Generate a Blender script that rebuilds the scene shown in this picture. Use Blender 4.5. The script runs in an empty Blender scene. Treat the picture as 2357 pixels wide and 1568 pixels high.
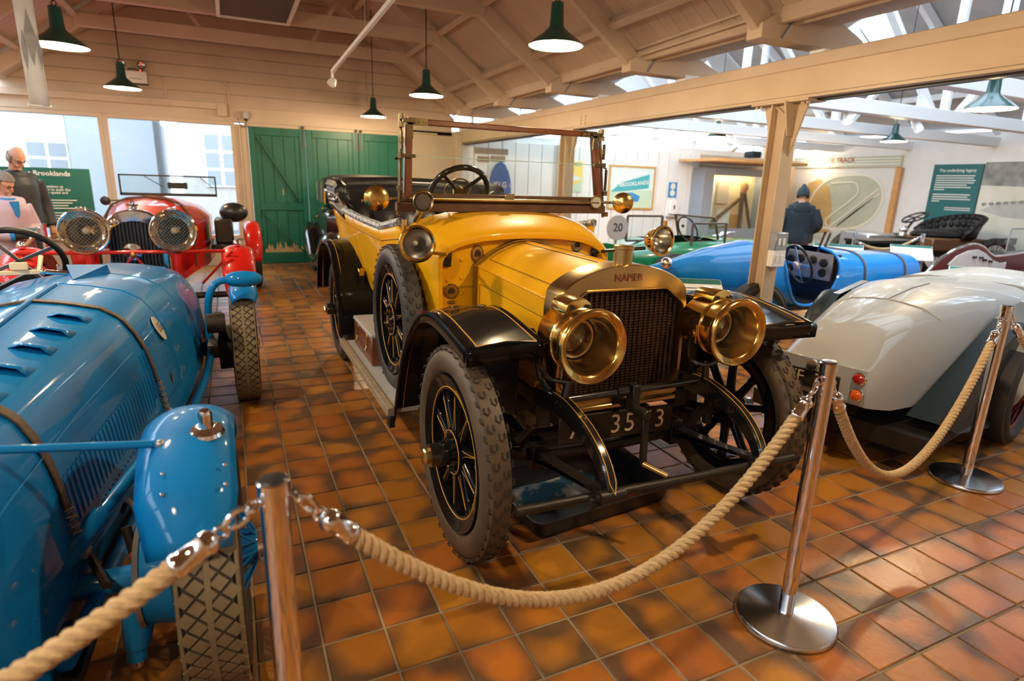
import bpy, bmesh, math, random
from mathutils import Vector as V, Matrix as Mx
random.seed(7)
pi = math.pi
sc = bpy.context.scene
col = sc.collection
# ---------------------------------------------------------------- camera
cam_d = bpy.data.cameras.new('camera'); cam = bpy.data.objects.new('camera', cam_d); col.objects.link(cam)
sc.camera = cam
PITCH, ROLL, YAW, CAMH = 0.258668, 0.0320721, 0.441844, 1.488
_f = V((math.sin(YAW)*math.cos(PITCH), math.cos(YAW)*math.cos(PITCH), -math.sin(PITCH)))
_r = V((math.cos(YAW), -math.sin(YAW), 0)); _u = _r.cross(_f)
_r2 = math.cos(ROLL)*_r+math.sin(ROLL)*_u; _u2 = -math.sin(ROLL)*_r+math.cos(ROLL)*_u
m3 = Mx((_r2, _u2, -_f)).transposed(); cam.matrix_world = Mx.Translation((0, 0, CAMH)) @ m3.to_4x4()
cam_d.sensor_width = 36; cam_d.lens = 36*1357.527/2357
cam_d.clip_start = 0.05; cam_d.clip_end = 200
cam_d.dof.use_dof = True; cam_d.dof.focus_distance = 2.7; cam_d.dof.aperture_fstop = 2.2
# ---------------------------------------------------------------- world, exposure
w = bpy.data.worlds.new('sky'); sc.world = w; w.use_nodes = True
bg = w.node_tree.nodes['Background']; bg.inputs[0].default_value = (0.66, 0.83, 1.0, 1); bg.inputs[1].default_value = 7.5
vs = sc.view_settings; vs.view_transform = 'Standard'; vs.look = 'None'; vs.gamma = 1; vs.use_curve_mapping = False; vs.exposure = 0.12
sc.cycles.max_bounces = 10; sc.cycles.diffuse_bounces = 5; sc.cycles.glossy_bounces = 5; sc.cycles.transmission_bounces = 8
sc.cycles.sample_clamp_indirect = 6; sc.cycles.use_denoising = True; sc.cycles.caustics_reflective = False; sc.cycles.caustics_refractive = False
WARM = (1.0, 0.74, 0.44); BULB_W = 100
# ---------------------------------------------------------------- materials
MATS = {}
def mat(name, c, rough=.5, metal=0., coat=0., c2=None, ns=8., nb=.5, bump=0., bs=40., emit=0., ec=None, trans=0., ior=1.45, alpha=1., spec=.5, detail=4., obj=True, sharp=None):
    """c base colour, c2 second colour mixed in by noise of scale ns, bump strength at scale bs"""
    m = bpy.data.materials.new(name); m.use_nodes = True; nt = m.node_tree; b = nt.nodes['Principled BSDF']
    I = b.inputs
    I['Base Color'].default_value = (*c, 1); I['Roughness'].default_value = rough; I['Metallic'].default_value = metal
    I['Coat Weight'].default_value = coat; I['Coat Roughness'].default_value = .04; I['IOR'].default_value = ior; I['Alpha'].default_value = alpha
    I['Transmission Weight'].default_value = trans; I['Specular IOR Level'].default_value = spec
    if emit: I['Emission Color'].default_value = (*(ec or c), 1); I['Emission Strength'].default_value = emit
    if c2 or bump:
        tc = nt.nodes.new('ShaderNodeTexCoord')
        def nz(s, d):
            n = nt.nodes.new('ShaderNodeTexNoise'); n.inputs['Scale'].default_value = s; n.inputs['Detail'].default_value = d
            nt.links.new(tc.outputs['Object'], n.inputs['Vector']); return n
        if c2:
            n = nz(ns, detail); r = nt.nodes.new('ShaderNodeValToRGB'); e = r.color_ramp.elements
            k = .18 if sharp is None else sharp
            e[0].position = max(0, nb-k); e[1].position = min(1, nb+k); e[0].color = (*c, 1); e[1].color = (*c2, 1)
            nt.links.new(n.outputs[0], r.inputs[0]); nt.links.new(r.outputs[0], I['Base Color'])
        if bump:
            n = nz(bs, 3); bp = nt.nodes.new('ShaderNodeBump'); bp.inputs['Strength'].default_value = bump; bp.inputs['Distance'].default_value = .01
            nt.links.new(n.outputs[0], bp.inputs['Height']); nt.links.new(bp.outputs[0], I['Normal'])
    MATS[name] = m; return m
def glass(name, tint=(1, 1, 1), fac=.92):
    """thin clear pane: mostly see-through with a fresnel reflection"""
    m = bpy.data.materials.new(name); m.use_nodes = True; nt = m.node_tree; nt.nodes.clear()
    o = nt.nodes.new('ShaderNodeOutputMaterial'); mx = nt.nodes.new('ShaderNodeMixShader'); t = nt.nodes.new('ShaderNodeBsdfTransparent'); g = nt.nodes.new('ShaderNodeBsdfGlossy')
    lw = nt.nodes.new('ShaderNodeLayerWeight'); lw.inputs[0].default_value = .5; pw = nt.nodes.new('ShaderNodeMath'); pw.operation = 'POWER'; pw.inputs[1].default_value = 5.; nt.links.new(lw.outputs['Facing'], pw.inputs[0]); fr = nt.nodes.new('ShaderNodeMath'); fr.operation = 'MULTIPLY_ADD'; fr.inputs[1].default_value = .9; fr.inputs[2].default_value = .03; nt.links.new(pw.outputs[0], fr.inputs[0]); t.inputs[0].default_value = (*[x*fac for x in tint], 1); g.inputs['Roughness'].default_value = .02
    nt.links.new(fr.outputs[0], mx.inputs[0]); nt.links.new(t.outputs[0], mx.inputs[1]); nt.links.new(g.outputs[0], mx.inputs[2]); nt.links.new(mx.outputs[0], o.inputs[0])
    MATS[name] = m; return m
def M(n): return MATS[n] if isinstance(n, str) else n
# ---------------------------------------------------------------- geometry collector
def frame(d, up=None):
    d = V(d).normalized(); up = V(up) if up else (V((0, 0, 1)) if abs(d.z) < .95 else V((1, 0, 0)))
    a = up.cross(d).normalized(); b = d.cross(a).normalized(); return a, b, d
class G:
    def __init__(s): s.v = []; s.f = []
    def add(s, vs, fs):
        k = len(s.v); s.v += [tuple(p) for p in vs]; s.f += [tuple(i+k for i in f) for f in fs]; return s
    def box(s, c, d, r=None):
        x, y, z = [a/2 for a in d]; P = [V((i*x, j*y, k*z)) for i in (-1, 1) for j in (-1, 1) for k in (-1, 1)]
        if r is not None:
            q = r if isinstance(r, Mx) else (Mx.Rotation(r[2], 3, 'Z') @ Mx.Rotation(r[1], 3, 'Y') @ Mx.Rotation(r[0], 3, 'X'))
            P = [q @ p for p in P]
        return s.add([p+V(c) for p in P], [(0, 1, 3, 2), (4, 6, 7, 5), (0, 4, 5, 1), (2, 3, 7, 6), (0, 2, 6, 4), (1, 5, 7, 3)])
    def bb(s, a, b): return s.box([(i+j)/2 for i, j in zip(a, b)], [abs(j-i) for i, j in zip(a, b)])
    def bar(s, p, q, w, h, up=None):
        """rectangular bar from p to q, w across, h along up"""
        p = V(p); q = V(q); a, b, d = frame(q-p, up); w /= 2; h /= 2
        P = [e+a*i*w+b*j*h for e in (p, q) for i, j in ((-1, -1), (1, -1), (1, 1), (-1, 1))]
        return s.add(P, [(3, 2, 1, 0), (4, 5, 6, 7)]+[(i, (i+1) % 4, 4+(i+1) % 4, 4+i) for i in range(4)])
    def cyl(s, p, q, r, r2=None, n=16, caps=True):
        p = V(p); q = V(q); r2 = r if r2 is None else r2; a, b, d = frame(q-p)
        cs = [(math.cos(2*pi*i/n), math.sin(2*pi*i/n)) for i in range(n)]
        P = [p+(a*c+b*t)*r for c, t in cs]+[q+(a*c+b*t)*r2 for c, t in cs]
        F = [(i, (i+1) % n, n+(i+1) % n, n+i) for i in range(n)]
        if caps: F += [tuple(range(n-1, -1, -1)), tuple(range(n, 2*n))]
        return s.add(P, F)
    def grid(s, rows, cu=False, cv=False):
        """rows: list of lists of points; cu closes along rows list, cv closes within a row"""
        m = len(rows); n = len(rows[0]); F = []
        for i in range(m if cu else m-1):
            for j in range(n if cv else n-1):
                F.append((i*n+j, i*n+(j+1) % n, ((i+1) % m)*n+(j+1) % n, ((i+1) % m)*n+j))
        return s.add([p for r in rows for p in r], F)
    def tube(s, pts, r, n=8, closed=False, caps=True):
        pts = [V(p) for p in pts]; m = len(pts); rr = r if isinstance(r, (list, tuple)) else [r]*m
        T = []
        for i in range(m):
            if closed: t = pts[(i+1) % m]-pts[i-1]
            else: t = pts[min(i+1, m-1)]-pts[max(i-1, 0)]
            T.append(t.normalized() if t.length > 1e-9 else V((0, 0, 1)))
        a, b, _ = frame(T[0]); rows = []
        for i in range(m):
            if i:
                a = (a-T[i]*a.dot(T[i])); a = a.normalized() if a.length > 1e-6 else frame(T[i])[0]
            b = T[i].cross(a)
            rows.append([pts[i]+(a*math.cos(2*pi*k/n)+b*math.sin(2*pi*k/n))*rr[i] for k in range(n)])
        s.grid(rows, closed, True)
        if caps and not closed:
            k = len(s.v); s.f.append(tuple(range(k-n, k))); s.f.append(tuple(range(k-m*n+n-1, k-m*n-1, -1)))
        return s
    def lathe(s, prof, o=(0, 0, 0), ax=(0, 0, 1), n=32, cap=False):
        """prof: (radius, height along ax)"""
        o = V(o); a, b, d = frame(ax)
        rows = [[o+d*h+(a*math.cos(2*pi*k/n)+b*math.sin(2*pi*k/n))*max(r, 1e-5) for k in range(n)] for r, h in prof]
        return s.grid(rows, cv=True)
    def prism(s, poly, o, ux, uy, dep):
        """poly of (u,v) in plane o,ux,uy extruded by vector dep"""
        o = V(o); ux = V(ux); uy = V(uy); dep = V(dep); n = len(poly)
        P = [o+ux*u+uy*v for u, v in poly]; P += [p+dep for p in P]
        return s.add(P, [tuple(range(n-1, -1, -1)), tuple(range(n, 2*n))]+[(i, (i+1) % n, n+(i+1) % n, n+i) for i in range(n)])
    def sph(s, c, r, n=16, m=10):
        r = (r, r, r) if not isinstance(r, (tuple, list)) else r; c = V(c)
        rows = [[c+V((r[0]*math.sin(pi*i/m)*math.cos(2*pi*k/n), r[1]*math.sin(pi*i/m)*math.sin(2*pi*k/n), r[2]*math.cos(pi*i/m))) for k in range(n)] for i in range(m+1)]
        return s.grid(rows, cv=True)
    def ring(s, c, R, r, ax=(0, 1, 0), n=40, k=8):
        a, b, d = frame(ax); c = V(c)
        return s.tube([c+(a*math.cos(2*pi*i/n)+b*math.sin(2*pi*i/n))*R for i in range(n)], r, k, closed=True)
    def disc(s, c, r, ax, n=24):
        a, b, d = frame(ax); c = V(c)
        return s.add([c+(a*math.cos(2*pi*i/n)+b*math.sin(2*pi*i/n))*r for i in range(n)], [tuple(range(n))])
    def text(s, body, o, ux, uy, size, dep=.002, align='CENTER', bold=False):
        cu = bpy.data.curves.new('t', 'FONT'); cu.body = body; cu.size = 1; cu.align_x = align; cu.align_y = 'CENTER'; cu.extrude = 0; cu.resolution_u = 2; cu.offset = .018 if bold else 0
        ob = bpy.data.objects.new('t', cu); me = bpy.data.meshes.new_from_object(ob)
        o = V(o); ux = V(ux).normalized(); uy = V(uy).normalized(); nrm = ux.cross(uy)
        P = [o+ux*(q.co.x*size)+uy*(q.co.y*size)+nrm*dep for q in me.vertices]
        s.add(P, [tuple(p.vertices) for p in me.polygons])
        bpy.data.objects.remove(ob); bpy.data.curves.remove(cu); bpy.data.meshes.remove(me); return s
    def xf(s, m):
        s.v = [tuple(m @ V(p)) for p in s.v]; return s
    def mesh(s, name, m, smooth=True, bev=0., ang=.7, seg=1, weld=True):
        bm = bmesh.new(); vs_ = [bm.verts.new(p) for p in s.v]
        for f in s.f:
            if len(set(f)) > 2:
                try: bm.faces.new([vs_[i] for i in f])
                except ValueError: pass
        if weld: bmesh.ops.remove_doubles(bm, verts=bm.verts, dist=1e-5)
        bmesh.ops.recalc_face_normals(bm, faces=bm.faces)
        if bev: bmesh.ops.bevel(bm, geom=[e for e in bm.edges if len(e.link_faces) == 2 and e.calc_face_angle(0) > .5], offset=bev, segments=seg, affect='EDGES', clamp_overlap=True, profile=.6)
        me = bpy.data.meshes.new(name); bm.to_mesh(me); bm.free()
        if smooth: me.shade_smooth(); me.set_sharp_from_angle(angle=ang)
        if m is not None: me.materials.append(M(m))
        return me
    def ob(s, name, m, parent=None, smooth=True, bev=0., ang=.7, loc=(0, 0, 0), rot=(0, 0, 0), label=None, seg=1, sub=0, thick=0.):
        o = bpy.data.objects.new(name, s.mesh(name, m, smooth, bev, ang, seg)); col.objects.link(o); o.parent = parent; o.location = loc; o.rotation_euler = rot
        if label: o['label'] = label
        if thick:
            q = o.modifiers.new('solid', 'SOLIDIFY'); q.thickness = thick; q.offset = 0
        if sub:
            q = o.modifiers.new('sub', 'SUBSURF'); q.levels = sub; q.render_levels = sub
        return o
def tag(o, label, cat, group=None, kind=None):
    if label: o['label'] = label
    if cat: o['category'] = cat
    if group: o['group'] = group
    if kind: o['kind'] = kind
    return o
def thing(name, label, cat, loc=(0, 0, 0), rz=0., group=None):
    o = bpy.data.objects.new(name, None); col.objects.link(o); o.location = loc; o.rotation_euler = (0, 0, rz); o.empty_display_size = .1
    return tag(o, label, cat, group)
def struct(o, label=None):
    o['kind'] = 'structure'
    if label: o['label'] = label
    return o
def inst(me, name, parent, loc=(0, 0, 0), rot=(0, 0, 0), scale=(1, 1, 1)):
    o = bpy.data.objects.new(name, me); col.objects.link(o); o.parent = parent; o.location = loc; o.rotation_euler = rot; o.scale = scale; return o
def dup(o, loc=None, rz=None, label=None, group=None, parent=None):
    c = o.copy(); col.objects.link(c); c.parent = parent
    if loc is not None: c.location = loc
    if rz is not None: c.rotation_euler = (c.rotation_euler[0], c.rotation_euler[1], rz)
    if label: c['label'] = label
    if group: c['group'] = group
    for ch in [k for k in o.children]: dup(ch, parent=c)
    return c
def arc(c, r, a0, a1, n, ux=(1, 0, 0), uy=(0, 0, 1)):
    c = V(c); ux = V(ux); uy = V(uy)
    return [c+(ux*math.cos(a0+(a1-a0)*i/(n-1))+uy*math.sin(a0+(a1-a0)*i/(n-1)))*r for i in range(n)]
def smoothpath(P, n=8):
    """Catmull-Rom through P"""
    P = [V(p) for p in P]; out = []
    for i in range(len(P)-1):
        a = P[max(i-1, 0)]; b = P[i]; c = P[i+1]; d = P[min(i+2, len(P)-1)]
        for k in range(n):
            t = k/n; out.append(.5*((2*b)+(c-a)*t+(2*a-5*b+4*c-d)*t*t+(3*b-a-3*c+d)*t**3))
    out.append(P[-1]); return out
# ================================================================ shared materials
cream = (.56, .45, .35)
mat('cream_paint', cream, .55, c2=(.51, .40, .30), ns=2.2, bump=.08, bs=60)
mat('white_paint', (.78, .79, .79), .5, c2=(.72, .73, .74), ns=3)
mat('white_beam', (.82, .84, .86), .5)
mat('roof_timber', (.56, .45, .35), .6, c2=(.51, .40, .30), ns=3, bump=.1, bs=30)
mat('roof_board', (.56, .45, .35), .6, c2=(.51, .40, .30), ns=3, bump=.1, bs=30)
mat('grey_board', (.50, .49, .48), .7, c2=(.40, .40, .40), ns=3)
mat('steel_cream', (.56, .43, .29), .42, c2=(.51, .39, .26), ns=4)
mat('grout', (.38, .30, .19), .85, c2=(.10, .08, .06), ns=2.2, nb=.52)
mat('green_paint', (.004, .118, .078), .42, c2=(.004, .098, .064), ns=5, bump=.05, bs=80)
mat('bare_wood', (.52, .38, .22), .8, c2=(.35, .22, .10), ns=30)
mat('asphalt', (.13, .13, .13), .9)
mat('brick', (.48, .43, .40), .8, c2=(.40, .35, .32), ns=6)
mat('render_white', (.75, .75, .74), .8)
mat('slate', (.27, .28, .29), .7)
mat('black_metal', (.012, .012, .013), .35)
mat('black_rubber', (.018, .017, .016), .75)
mat('grey_metal', (.35, .36, .38), .4, .6)
mat('chrome', (.88, .88, .90), .06, 1.)
mat('brushed_steel', (.62, .63, .65), .24, 1.)
mat('grey_plastic', (.45, .46, .47), .5)
mat('white_plastic', (.80, .80, .79), .4)
mat('mesh_dark', (.10, .085, .07), .8)
mat('orange_wood', (.62, .34, .13), .5, c2=(.52, .26, .09), ns=9)
mat('silver_hinge', (.10, .10, .10), .5, .5)
glass('window_glass'); glass('clear_glass', (.97, 1., .98), .96)
S = .203; TX0 = .787*S; TY0 = .464*S
def tile_mat():
    m = bpy.data.materials.new('quarry_tile'); m.use_nodes = True; nt = m.node_tree; b = nt.nodes['Principled BSDF']; N = nt.nodes.new; K = nt.links.new
    def vm(op, a, bb=None):
        n = N('ShaderNodeVectorMath'); n.operation = op; K(a, n.inputs[0])
        if bb is not None:
            if isinstance(bb, tuple): n.inputs[1].default_value = bb
            else: K(bb, n.inputs[1])
        return n
    def mt(op, a, bb=None):
        n = N('ShaderNodeMath'); n.operation = op
        for i, x in enumerate((a, bb)):
            if x is None: continue
            if isinstance(x, (int, float)): n.inputs[i].default_value = x
            else: K(x, n.inputs[i])
        return n.outputs[0]
    g = N('ShaderNodeNewGeometry'); P = vm('SUBTRACT', g.outputs['Position'], (TX0, TY0, 0)).outputs[0]; P = vm('DIVIDE', P, (S, S, 1)).outputs[0]
    fl = vm('FLOOR', P).outputs[0]; fr = vm('FRACTION', P).outputs[0]
    wn = N('ShaderNodeTexWhiteNoise'); wn.noise_dimensions = '2D'; K(fl, wn.inputs['Vector'])
    d = vm('ABSOLUTE', vm('SUBTRACT', fr, (.5, .5, 0)).outputs[0]).outputs[0]; sx = N('ShaderNodeSeparateXYZ'); K(d, sx.inputs[0])
    ln = mt('POWER', mt('ADD', mt('POWER', sx.outputs[0], 3.), mt('POWER', sx.outputs[1], 3.)), .333)
    nz = N('ShaderNodeTexNoise'); nz.inputs['Scale'].default_value = 4.6; nz.inputs['Detail'].default_value = 1; vv = vm('MULTIPLY', wn.outputs[1], (9., 9., 9.)).outputs[0]; vv = vm('ADD', vv, g.outputs['Position']).outputs[0]; K(vv, nz.inputs['Vector'])
    e = mt('ADD', mt('MULTIPLY', ln, .50), mt('MULTIPLY', mt('SUBTRACT', nz.outputs[0], .38), .95)); e = mt('ADD', e, mt('MULTIPLY', mt('SUBTRACT', wn.outputs[0], .5), .20))
    r = N('ShaderNodeValToRGB'); K(e, r.inputs[0]); el = r.color_ramp.elements
    el[0].position = .24; el[0].color = (.50, .18, .024, 1); el[1].position = .46; el[1].color = (.135, .070, .033, 1)
    q = el.new(.35); q.color = (.33, .125, .030, 1)
    fine = N('ShaderNodeTexNoise'); fine.inputs['Scale'].default_value = 38.; fine.inputs['Detail'].default_value = 5; K(g.outputs['Position'], fine.inputs['Vector'])
    hs = N('ShaderNodeHueSaturation'); K(r.outputs[0], hs.inputs['Color']); K(mt('ADD', mt('MULTIPLY', wn.outputs[0], .30), .72), hs.inputs['Value'])
    sep = N('ShaderNodeSeparateXYZ'); K(wn.outputs[1], sep.inputs[0]); K(mt('ADD', mt('MULTIPLY', sep.outputs[1], .02), .492), hs.inputs['Hue'])
    mx = N('ShaderNodeMixRGB'); mx.blend_type = 'MULTIPLY'; mx.inputs[0].default_value = .28; K(hs.outputs[0], mx.inputs[1]); K(fine.outputs[0], mx.inputs[2])
    r2 = N('ShaderNodeValToRGB'); K(fine.outputs[0], r2.inputs[0]); r2.color_ramp.elements[0].position = .3; r2.color_ramp.elements[1].position = .75; K(r2.outputs[0], mx.inputs[2])
    r2.color_ramp.elements[0].color = (.65, .65, .65, 1)
    K(mx.outputs[0], b.inputs['Base Color'])
    rr = N('ShaderNodeMapRange'); K(nz.outputs[0], rr.inputs[0]); rr.inputs[3].default_value = .27; rr.inputs[4].default_value = .45; K(rr.outputs[0], b.inputs['Roughness'])
    bp = N('ShaderNodeBump'); bp.inputs['Strength'].default_value = .10; bp.inputs['Distance'].default_value = .01; K(fine.outputs[0], bp.inputs['Height']); K(bp.outputs[0], b.inputs['Normal'])
    MATS['quarry_tile'] = m
tile_mat()
# ================================================================ floor
XL, XR, YB, YF = -3.6, 13.2, 11.2, -4.0      # room limits
floor = struct(G().bb((XL-.2, YF-.2, -.15), (XR+.2, YB+.2, -.005)).ob('floor', 'grout', smooth=False), 'quarry tiled floor with pale mortar joints')
_R, _U, _F = _r2, _u2, _f
def px(p):
    d = V(p)-V((0, 0, CAMH)); z = d.dot(_F)
    return None if z < .1 else (1178.5+1357.5*d.dot(_R)/z, 784-1357.5*d.dot(_U)/z, z)
def tile_mesh(g, x0, y0, gap=.0045, ch=.003, dz=0.):
    x1 = x0+S-gap; y1 = y0+S-gap; x0 += gap; y0 += gap; c = ch
    P = [(x0, y0, -.012), (x1, y0, -.012), (x1, y1, -.012), (x0, y1, -.012), (x0, y0, -c+dz), (x1, y0, -c+dz), (x1, y1, -c+dz), (x0, y1, -c+dz), (x0+c, y0+c, dz), (x1-c, y0+c, dz), (x1-c, y1-c, dz), (x0+c, y1-c, dz)]
    F = [(8, 9, 10, 11)]
    for i in range(4):
        j = (i+1) % 4; F += [(i, j, 4+j, 4+i), (4+i, 4+j, 8+j, 8+i)]
    g.add(P, F)
tiles = []
for i in range(int((XL-TX0)/S), int((XR-TX0)/S)+1):
    for j in range(int((YF-TY0)/S), int((YB-TY0)/S)+1):
        x = TX0+i*S; y = TY0+j*S
        if x < XL or y < YF or y+S > YB+.05 or x+S > XR: continue
        q = px((x+S/2, y+S/2, 0)); vis = q is not None and -60 < q[0] < 2420 and -60 < q[1] < 1640
        hid = (x < -.25 and y < 5.0)          # under the blue racing car
        tiles.append((q[2] if vis and not hid else 99, x, y))
tiles.sort(); g = G(); tile_mesh(g, 0, 0); tme = g.mesh('tile', 'quarry_tile', smooth=False)
for k, (z, x, y) in enumerate(tiles[:300]): inst(tme, 'tile', floor, (x, y, random.uniform(-.0008, .0008)))
g = G()
for z, x, y in tiles[300:]: tile_mesh(g, x, y, ch=.002)
tf = g.ob('tile_field', 'quarry_tile', floor, smooth=False); tf['kind'] = 'stuff'
# ================================================================ back wall
RX = .545; RZ = 5.08; SL = .715               # ridge line of the near bay, board underside
def roofz(x): return RZ-SL*abs(x-RX)
wb = struct(G().bb((XL, YB, 0), (.2, YB+.18, .45)).bb((.15, YB-.02, 0), (.345, YB+.18, 2.30)).bb((XL, YB, 2.335), (3.9, YB+.18, 2.56)).bb((.30, YB-.01, 2.27), (3.1, YB+.18, 2.40))
            .bb((3.02, YB, 0), (5.25, YB+.18, 2.4)).bb((5.25, YB, 0), (XR, YB+.18, 2.30)).ob('wall_back', 'cream_paint', smooth=False), 'cream painted timber end wall with shiplap gable')
wh = struct(G().bb((3.9, YB+.02, 2.30), (XR, YB+.18, 2.42)).bb((3.9, YB+.02, 2.95), (XR, YB+.18, 5.8)).ob('wall_gable', 'white_paint', smooth=False), 'white gable wall over the hall windows')
G().bb((.30, YB-.015, -.004), (3.1, YB+.18, .022)).ob('threshold', 'cream_paint', wb, smooth=False)
z = 2.56; k = 0
while z < 4.95:                                # shiplap boards of the gable
    h = .187; w2 = (RZ-z)/SL; x0 = max(RX-w2, XL); x1 = min(RX+w2, 3.95)
    w3 = max((RZ-z-h)/SL, .02); a0 = max(RX-w3, XL); a1 = min(RX+w3, 3.95)
    y0 = YB-.040; y1 = YB-.012; gp = .011
    P = [(x0, y0, z), (x1, y0, z), (a1, y1, z+h-gp), (a0, y1, z+h-gp)]; P += [(p[0], YB+.012, p[2]) for p in P]
    G().add(P, [(0, 1, 2, 3), (7, 6, 5, 4), (0, 4, 5, 1), (1, 5, 6, 2), (2, 6, 7, 3), (3, 7, 4, 0)]).ob('plank', 'cream_paint', wb, smooth=False); z += h; k += 1
G().prism([(max(XL, RX-(RZ-2.5)/SL), 2.5), (3.95, 2.5), (3.95, 2.65), (RX, RZ+.02), (XL, 2.2+.0*RZ), (XL, 2.2)], (0, YB+.012, 0), (1, 0, 0), (0, 0, 1), (0, .14, 0)).ob('backing', 'cream_paint', wb, smooth=False)
G().bb((XL, YB-.05, 2.335), (3.6, YB, 2.365)).ob('ledge', 'cream_paint', wb, smooth=False, bev=.004)
G().bb((XL, YB-.10, 2.50), (-.02, YB, 2.60)).bb((-.08, YB-.11, 2.40), (.06, YB, 2.60)).ob('trunking', 'cream_paint', wb, smooth=False, bev=.006)
G().tube([(-.78, YB-.03, 2.6), (-.78, YB-.03, 2.90), (-.86, YB-.03, 2.92)], .018).ob('conduit', 'cream_paint', wb)
G().tube([(.10, YB-.03, 2.58), (.10, YB-.03, 2.88), (.04, YB-.03, 2.95)], .018).ob('conduit', 'cream_paint', wb)
G().tube([(2.28, YB-.04, 2.56), (2.28, YB-.04, 3.3)], .014).ob('conduit', 'cream_paint', wb)
G().tube([(.22, YB-.035, .5), (.22, YB-.035, 2.28)], .018).ob('conduit', 'cream_paint', wb)
# vertical boards of the white partition further right
x = 4.05
while x < 9.85:
    G().bb((x+.006, YB-.03, .02), (x+.29, YB+.01, 2.30 if x > 5.2 else 2.38)).ob('plank', 'white_paint', wb, smooth=False, bev=.004); x += .296
G().bb((3.93, YB-.16, 0), (4.05, YB, 2.42)).ob('corner_post', 'cream_paint', wb, smooth=False, bev=.006)
for xx in (6.15, 6.36): G().bb((xx, YB-.14, 0), (xx+.09, YB-.02, 2.3)).ob('corner_post', 'cream_paint', wb, smooth=False, bev=.006)
# two vent grilles
for (x0, x1, z0, z1) in ((4.36, 5.06, 2.05, 2.16), (4.42, 4.66, 1.90, 2.00), (4.70, 5.00, 1.92, 2.02)):
    v = G().bb((x0, YB-.045, z0), (x1, YB-.025, z1)).ob('vent_grille', 'mesh_dark', wb, smooth=False)
    n = 5
    for i in range(n): G().box(((x0+x1)/2, YB-.05, z0+(i+.5)*(z1-z0)/n), (x1-x0, .012, .008), (.5, 0, 0)).ob('slat', 'cream_paint', v, smooth=False)
# windows of the back wall
def window(n, x0, x1, z0, z1, y=YB, bars=()):
    t = .06; g = G().bb((x0, y-.04, z0), (x0+t, y+.1, z1)).bb((x1-t, y-.04, z0), (x1, y+.1, z1)).bb((x0+t, y-.04, z1-t), (x1-t, y+.1, z1)).bb((x0+t, y-.06, z0), (x1-t, y+.1, z0+t))
    for bx in bars: g.bb((bx-.02, y-.02, z0+t), (bx+.02, y+.08, z1-t))
    f = struct(g.ob('window_%d' % n, 'cream_paint', smooth=False, bev=.004), 'tall cream framed shop window')
    G().bb((x0+t, y+.02, z0+t), (x1-t, y+.026, z1-t)).ob('pane', 'window_glass', f, smooth=False); return f
window(1, XL, -1.66, .45, 2.335); window(2, -1.66, .15, .45, 2.335)
for i in range(8):                             # band of hall windows high on the back wall
    x0 = 4.3+i*1.1; f = struct(G().bb((x0, YB+.02, 2.42), (x0+.05, YB+.12, 2.95)).bb((x0+1.05, YB+.02, 2.42), (x0+1.1, YB+.12, 2.95)).ob('window_%d' % (3+i), 'white_beam', smooth=False))
    G().bb((x0+.05, YB+.06, 2.42), (x0+1.05, YB+.066, 2.95)).ob('pane', 'window_glass', f, smooth=False)
# green doors
def door(n, x0, x1, z1, kind):
    y = YB-.02; d = struct(G().bb((x0, y, .02), (x1, y+.05, z1)).ob('door_%d' % n, 'green_paint', smooth=False), 'dark green ledged and braced timber door')
    nb = 5; w_ = (x1-x0)/nb
    for i in range(nb): G().bb((x0+i*w_+.003, y-.012, .03), (x0+(i+1)*w_-.003, y, z1-.01)).ob('board', 'green_paint', d, smooth=False, bev=.003)
    fw = .10; yf = y-.035
    for a, b in (((x0, yf, .02), (x0+fw, y-.01, z1)), ((x1-fw, yf, .02), (x1, y-.01, z1)), ((x0+fw, yf, z1-.13), (x1-fw, y-.01, z1)), ((x0+fw, yf, .02), (x1-fw, y-.01, .20))):
        G().bb(a, b).ob('rail', 'green_paint', d, smooth=False, bev=.006)
    if kind == 1:
        G().bb((x0+fw, yf, .93), (x1-fw, y-.01, 1.06)).ob('rail', 'green_paint', d, smooth=False, bev=.006)
        for za, zb in ((2.12, 1.07), (.92, .22)):
            G().bar((x0+fw+.03, y-.022, za), (x1-fw-.03, y-.022, zb), .025, .10, up=(0, 1, 0)).xf(Mx.Identity(4)).ob('brace', 'green_paint', d, smooth=False)
        # chipped paint low on the leaf
        for i in range(14):
            px_ = x0+.13+i*.045; h = random.uniform(.05, .20)
            G().prism([(0, 0), (.04, .0), (.045, h*.5), (.02, h), (.005, h*.6)], (px_, y-.0365 if False else y-.0125, .21), (1, 0, 0), (0, 0, 1), (0, -.0015, 0)).ob('bare_patch', 'bare_wood', d, smooth=False)
        G().prism([(0, 0), (.02, .02), (.025, .1), (.01, .12)], (x0+.47, y-.0125, 1.18), (1, 0, 0), (0, 0, 1), (0, -.0015, 0)).ob('bare_patch', 'bare_wood', d, smooth=False)
    return d
door(1, .35, 1.24, 2.28, 1); door(2, 1.25, 2.13, 2.28, 2); door(3, 2.14, 3.02, 2.28, 2)
for dn, xs in (('door_1', (1.21,)), ('door_2', (2.10,)), ('door_3', (2.18,))):
    for xx in xs:
        G().bb((xx-.012, YB-.075, 2.02), (xx+.012, YB-.05, 2.30)).sph((xx, YB-.065, 2.31), .025, 10, 6).bb((xx-.022, YB-.07, 1.98), (xx+.022, YB-.05, 2.04)).ob('bolt', 'silver_hinge', bpy.data.objects[dn], bev=.002)
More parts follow.
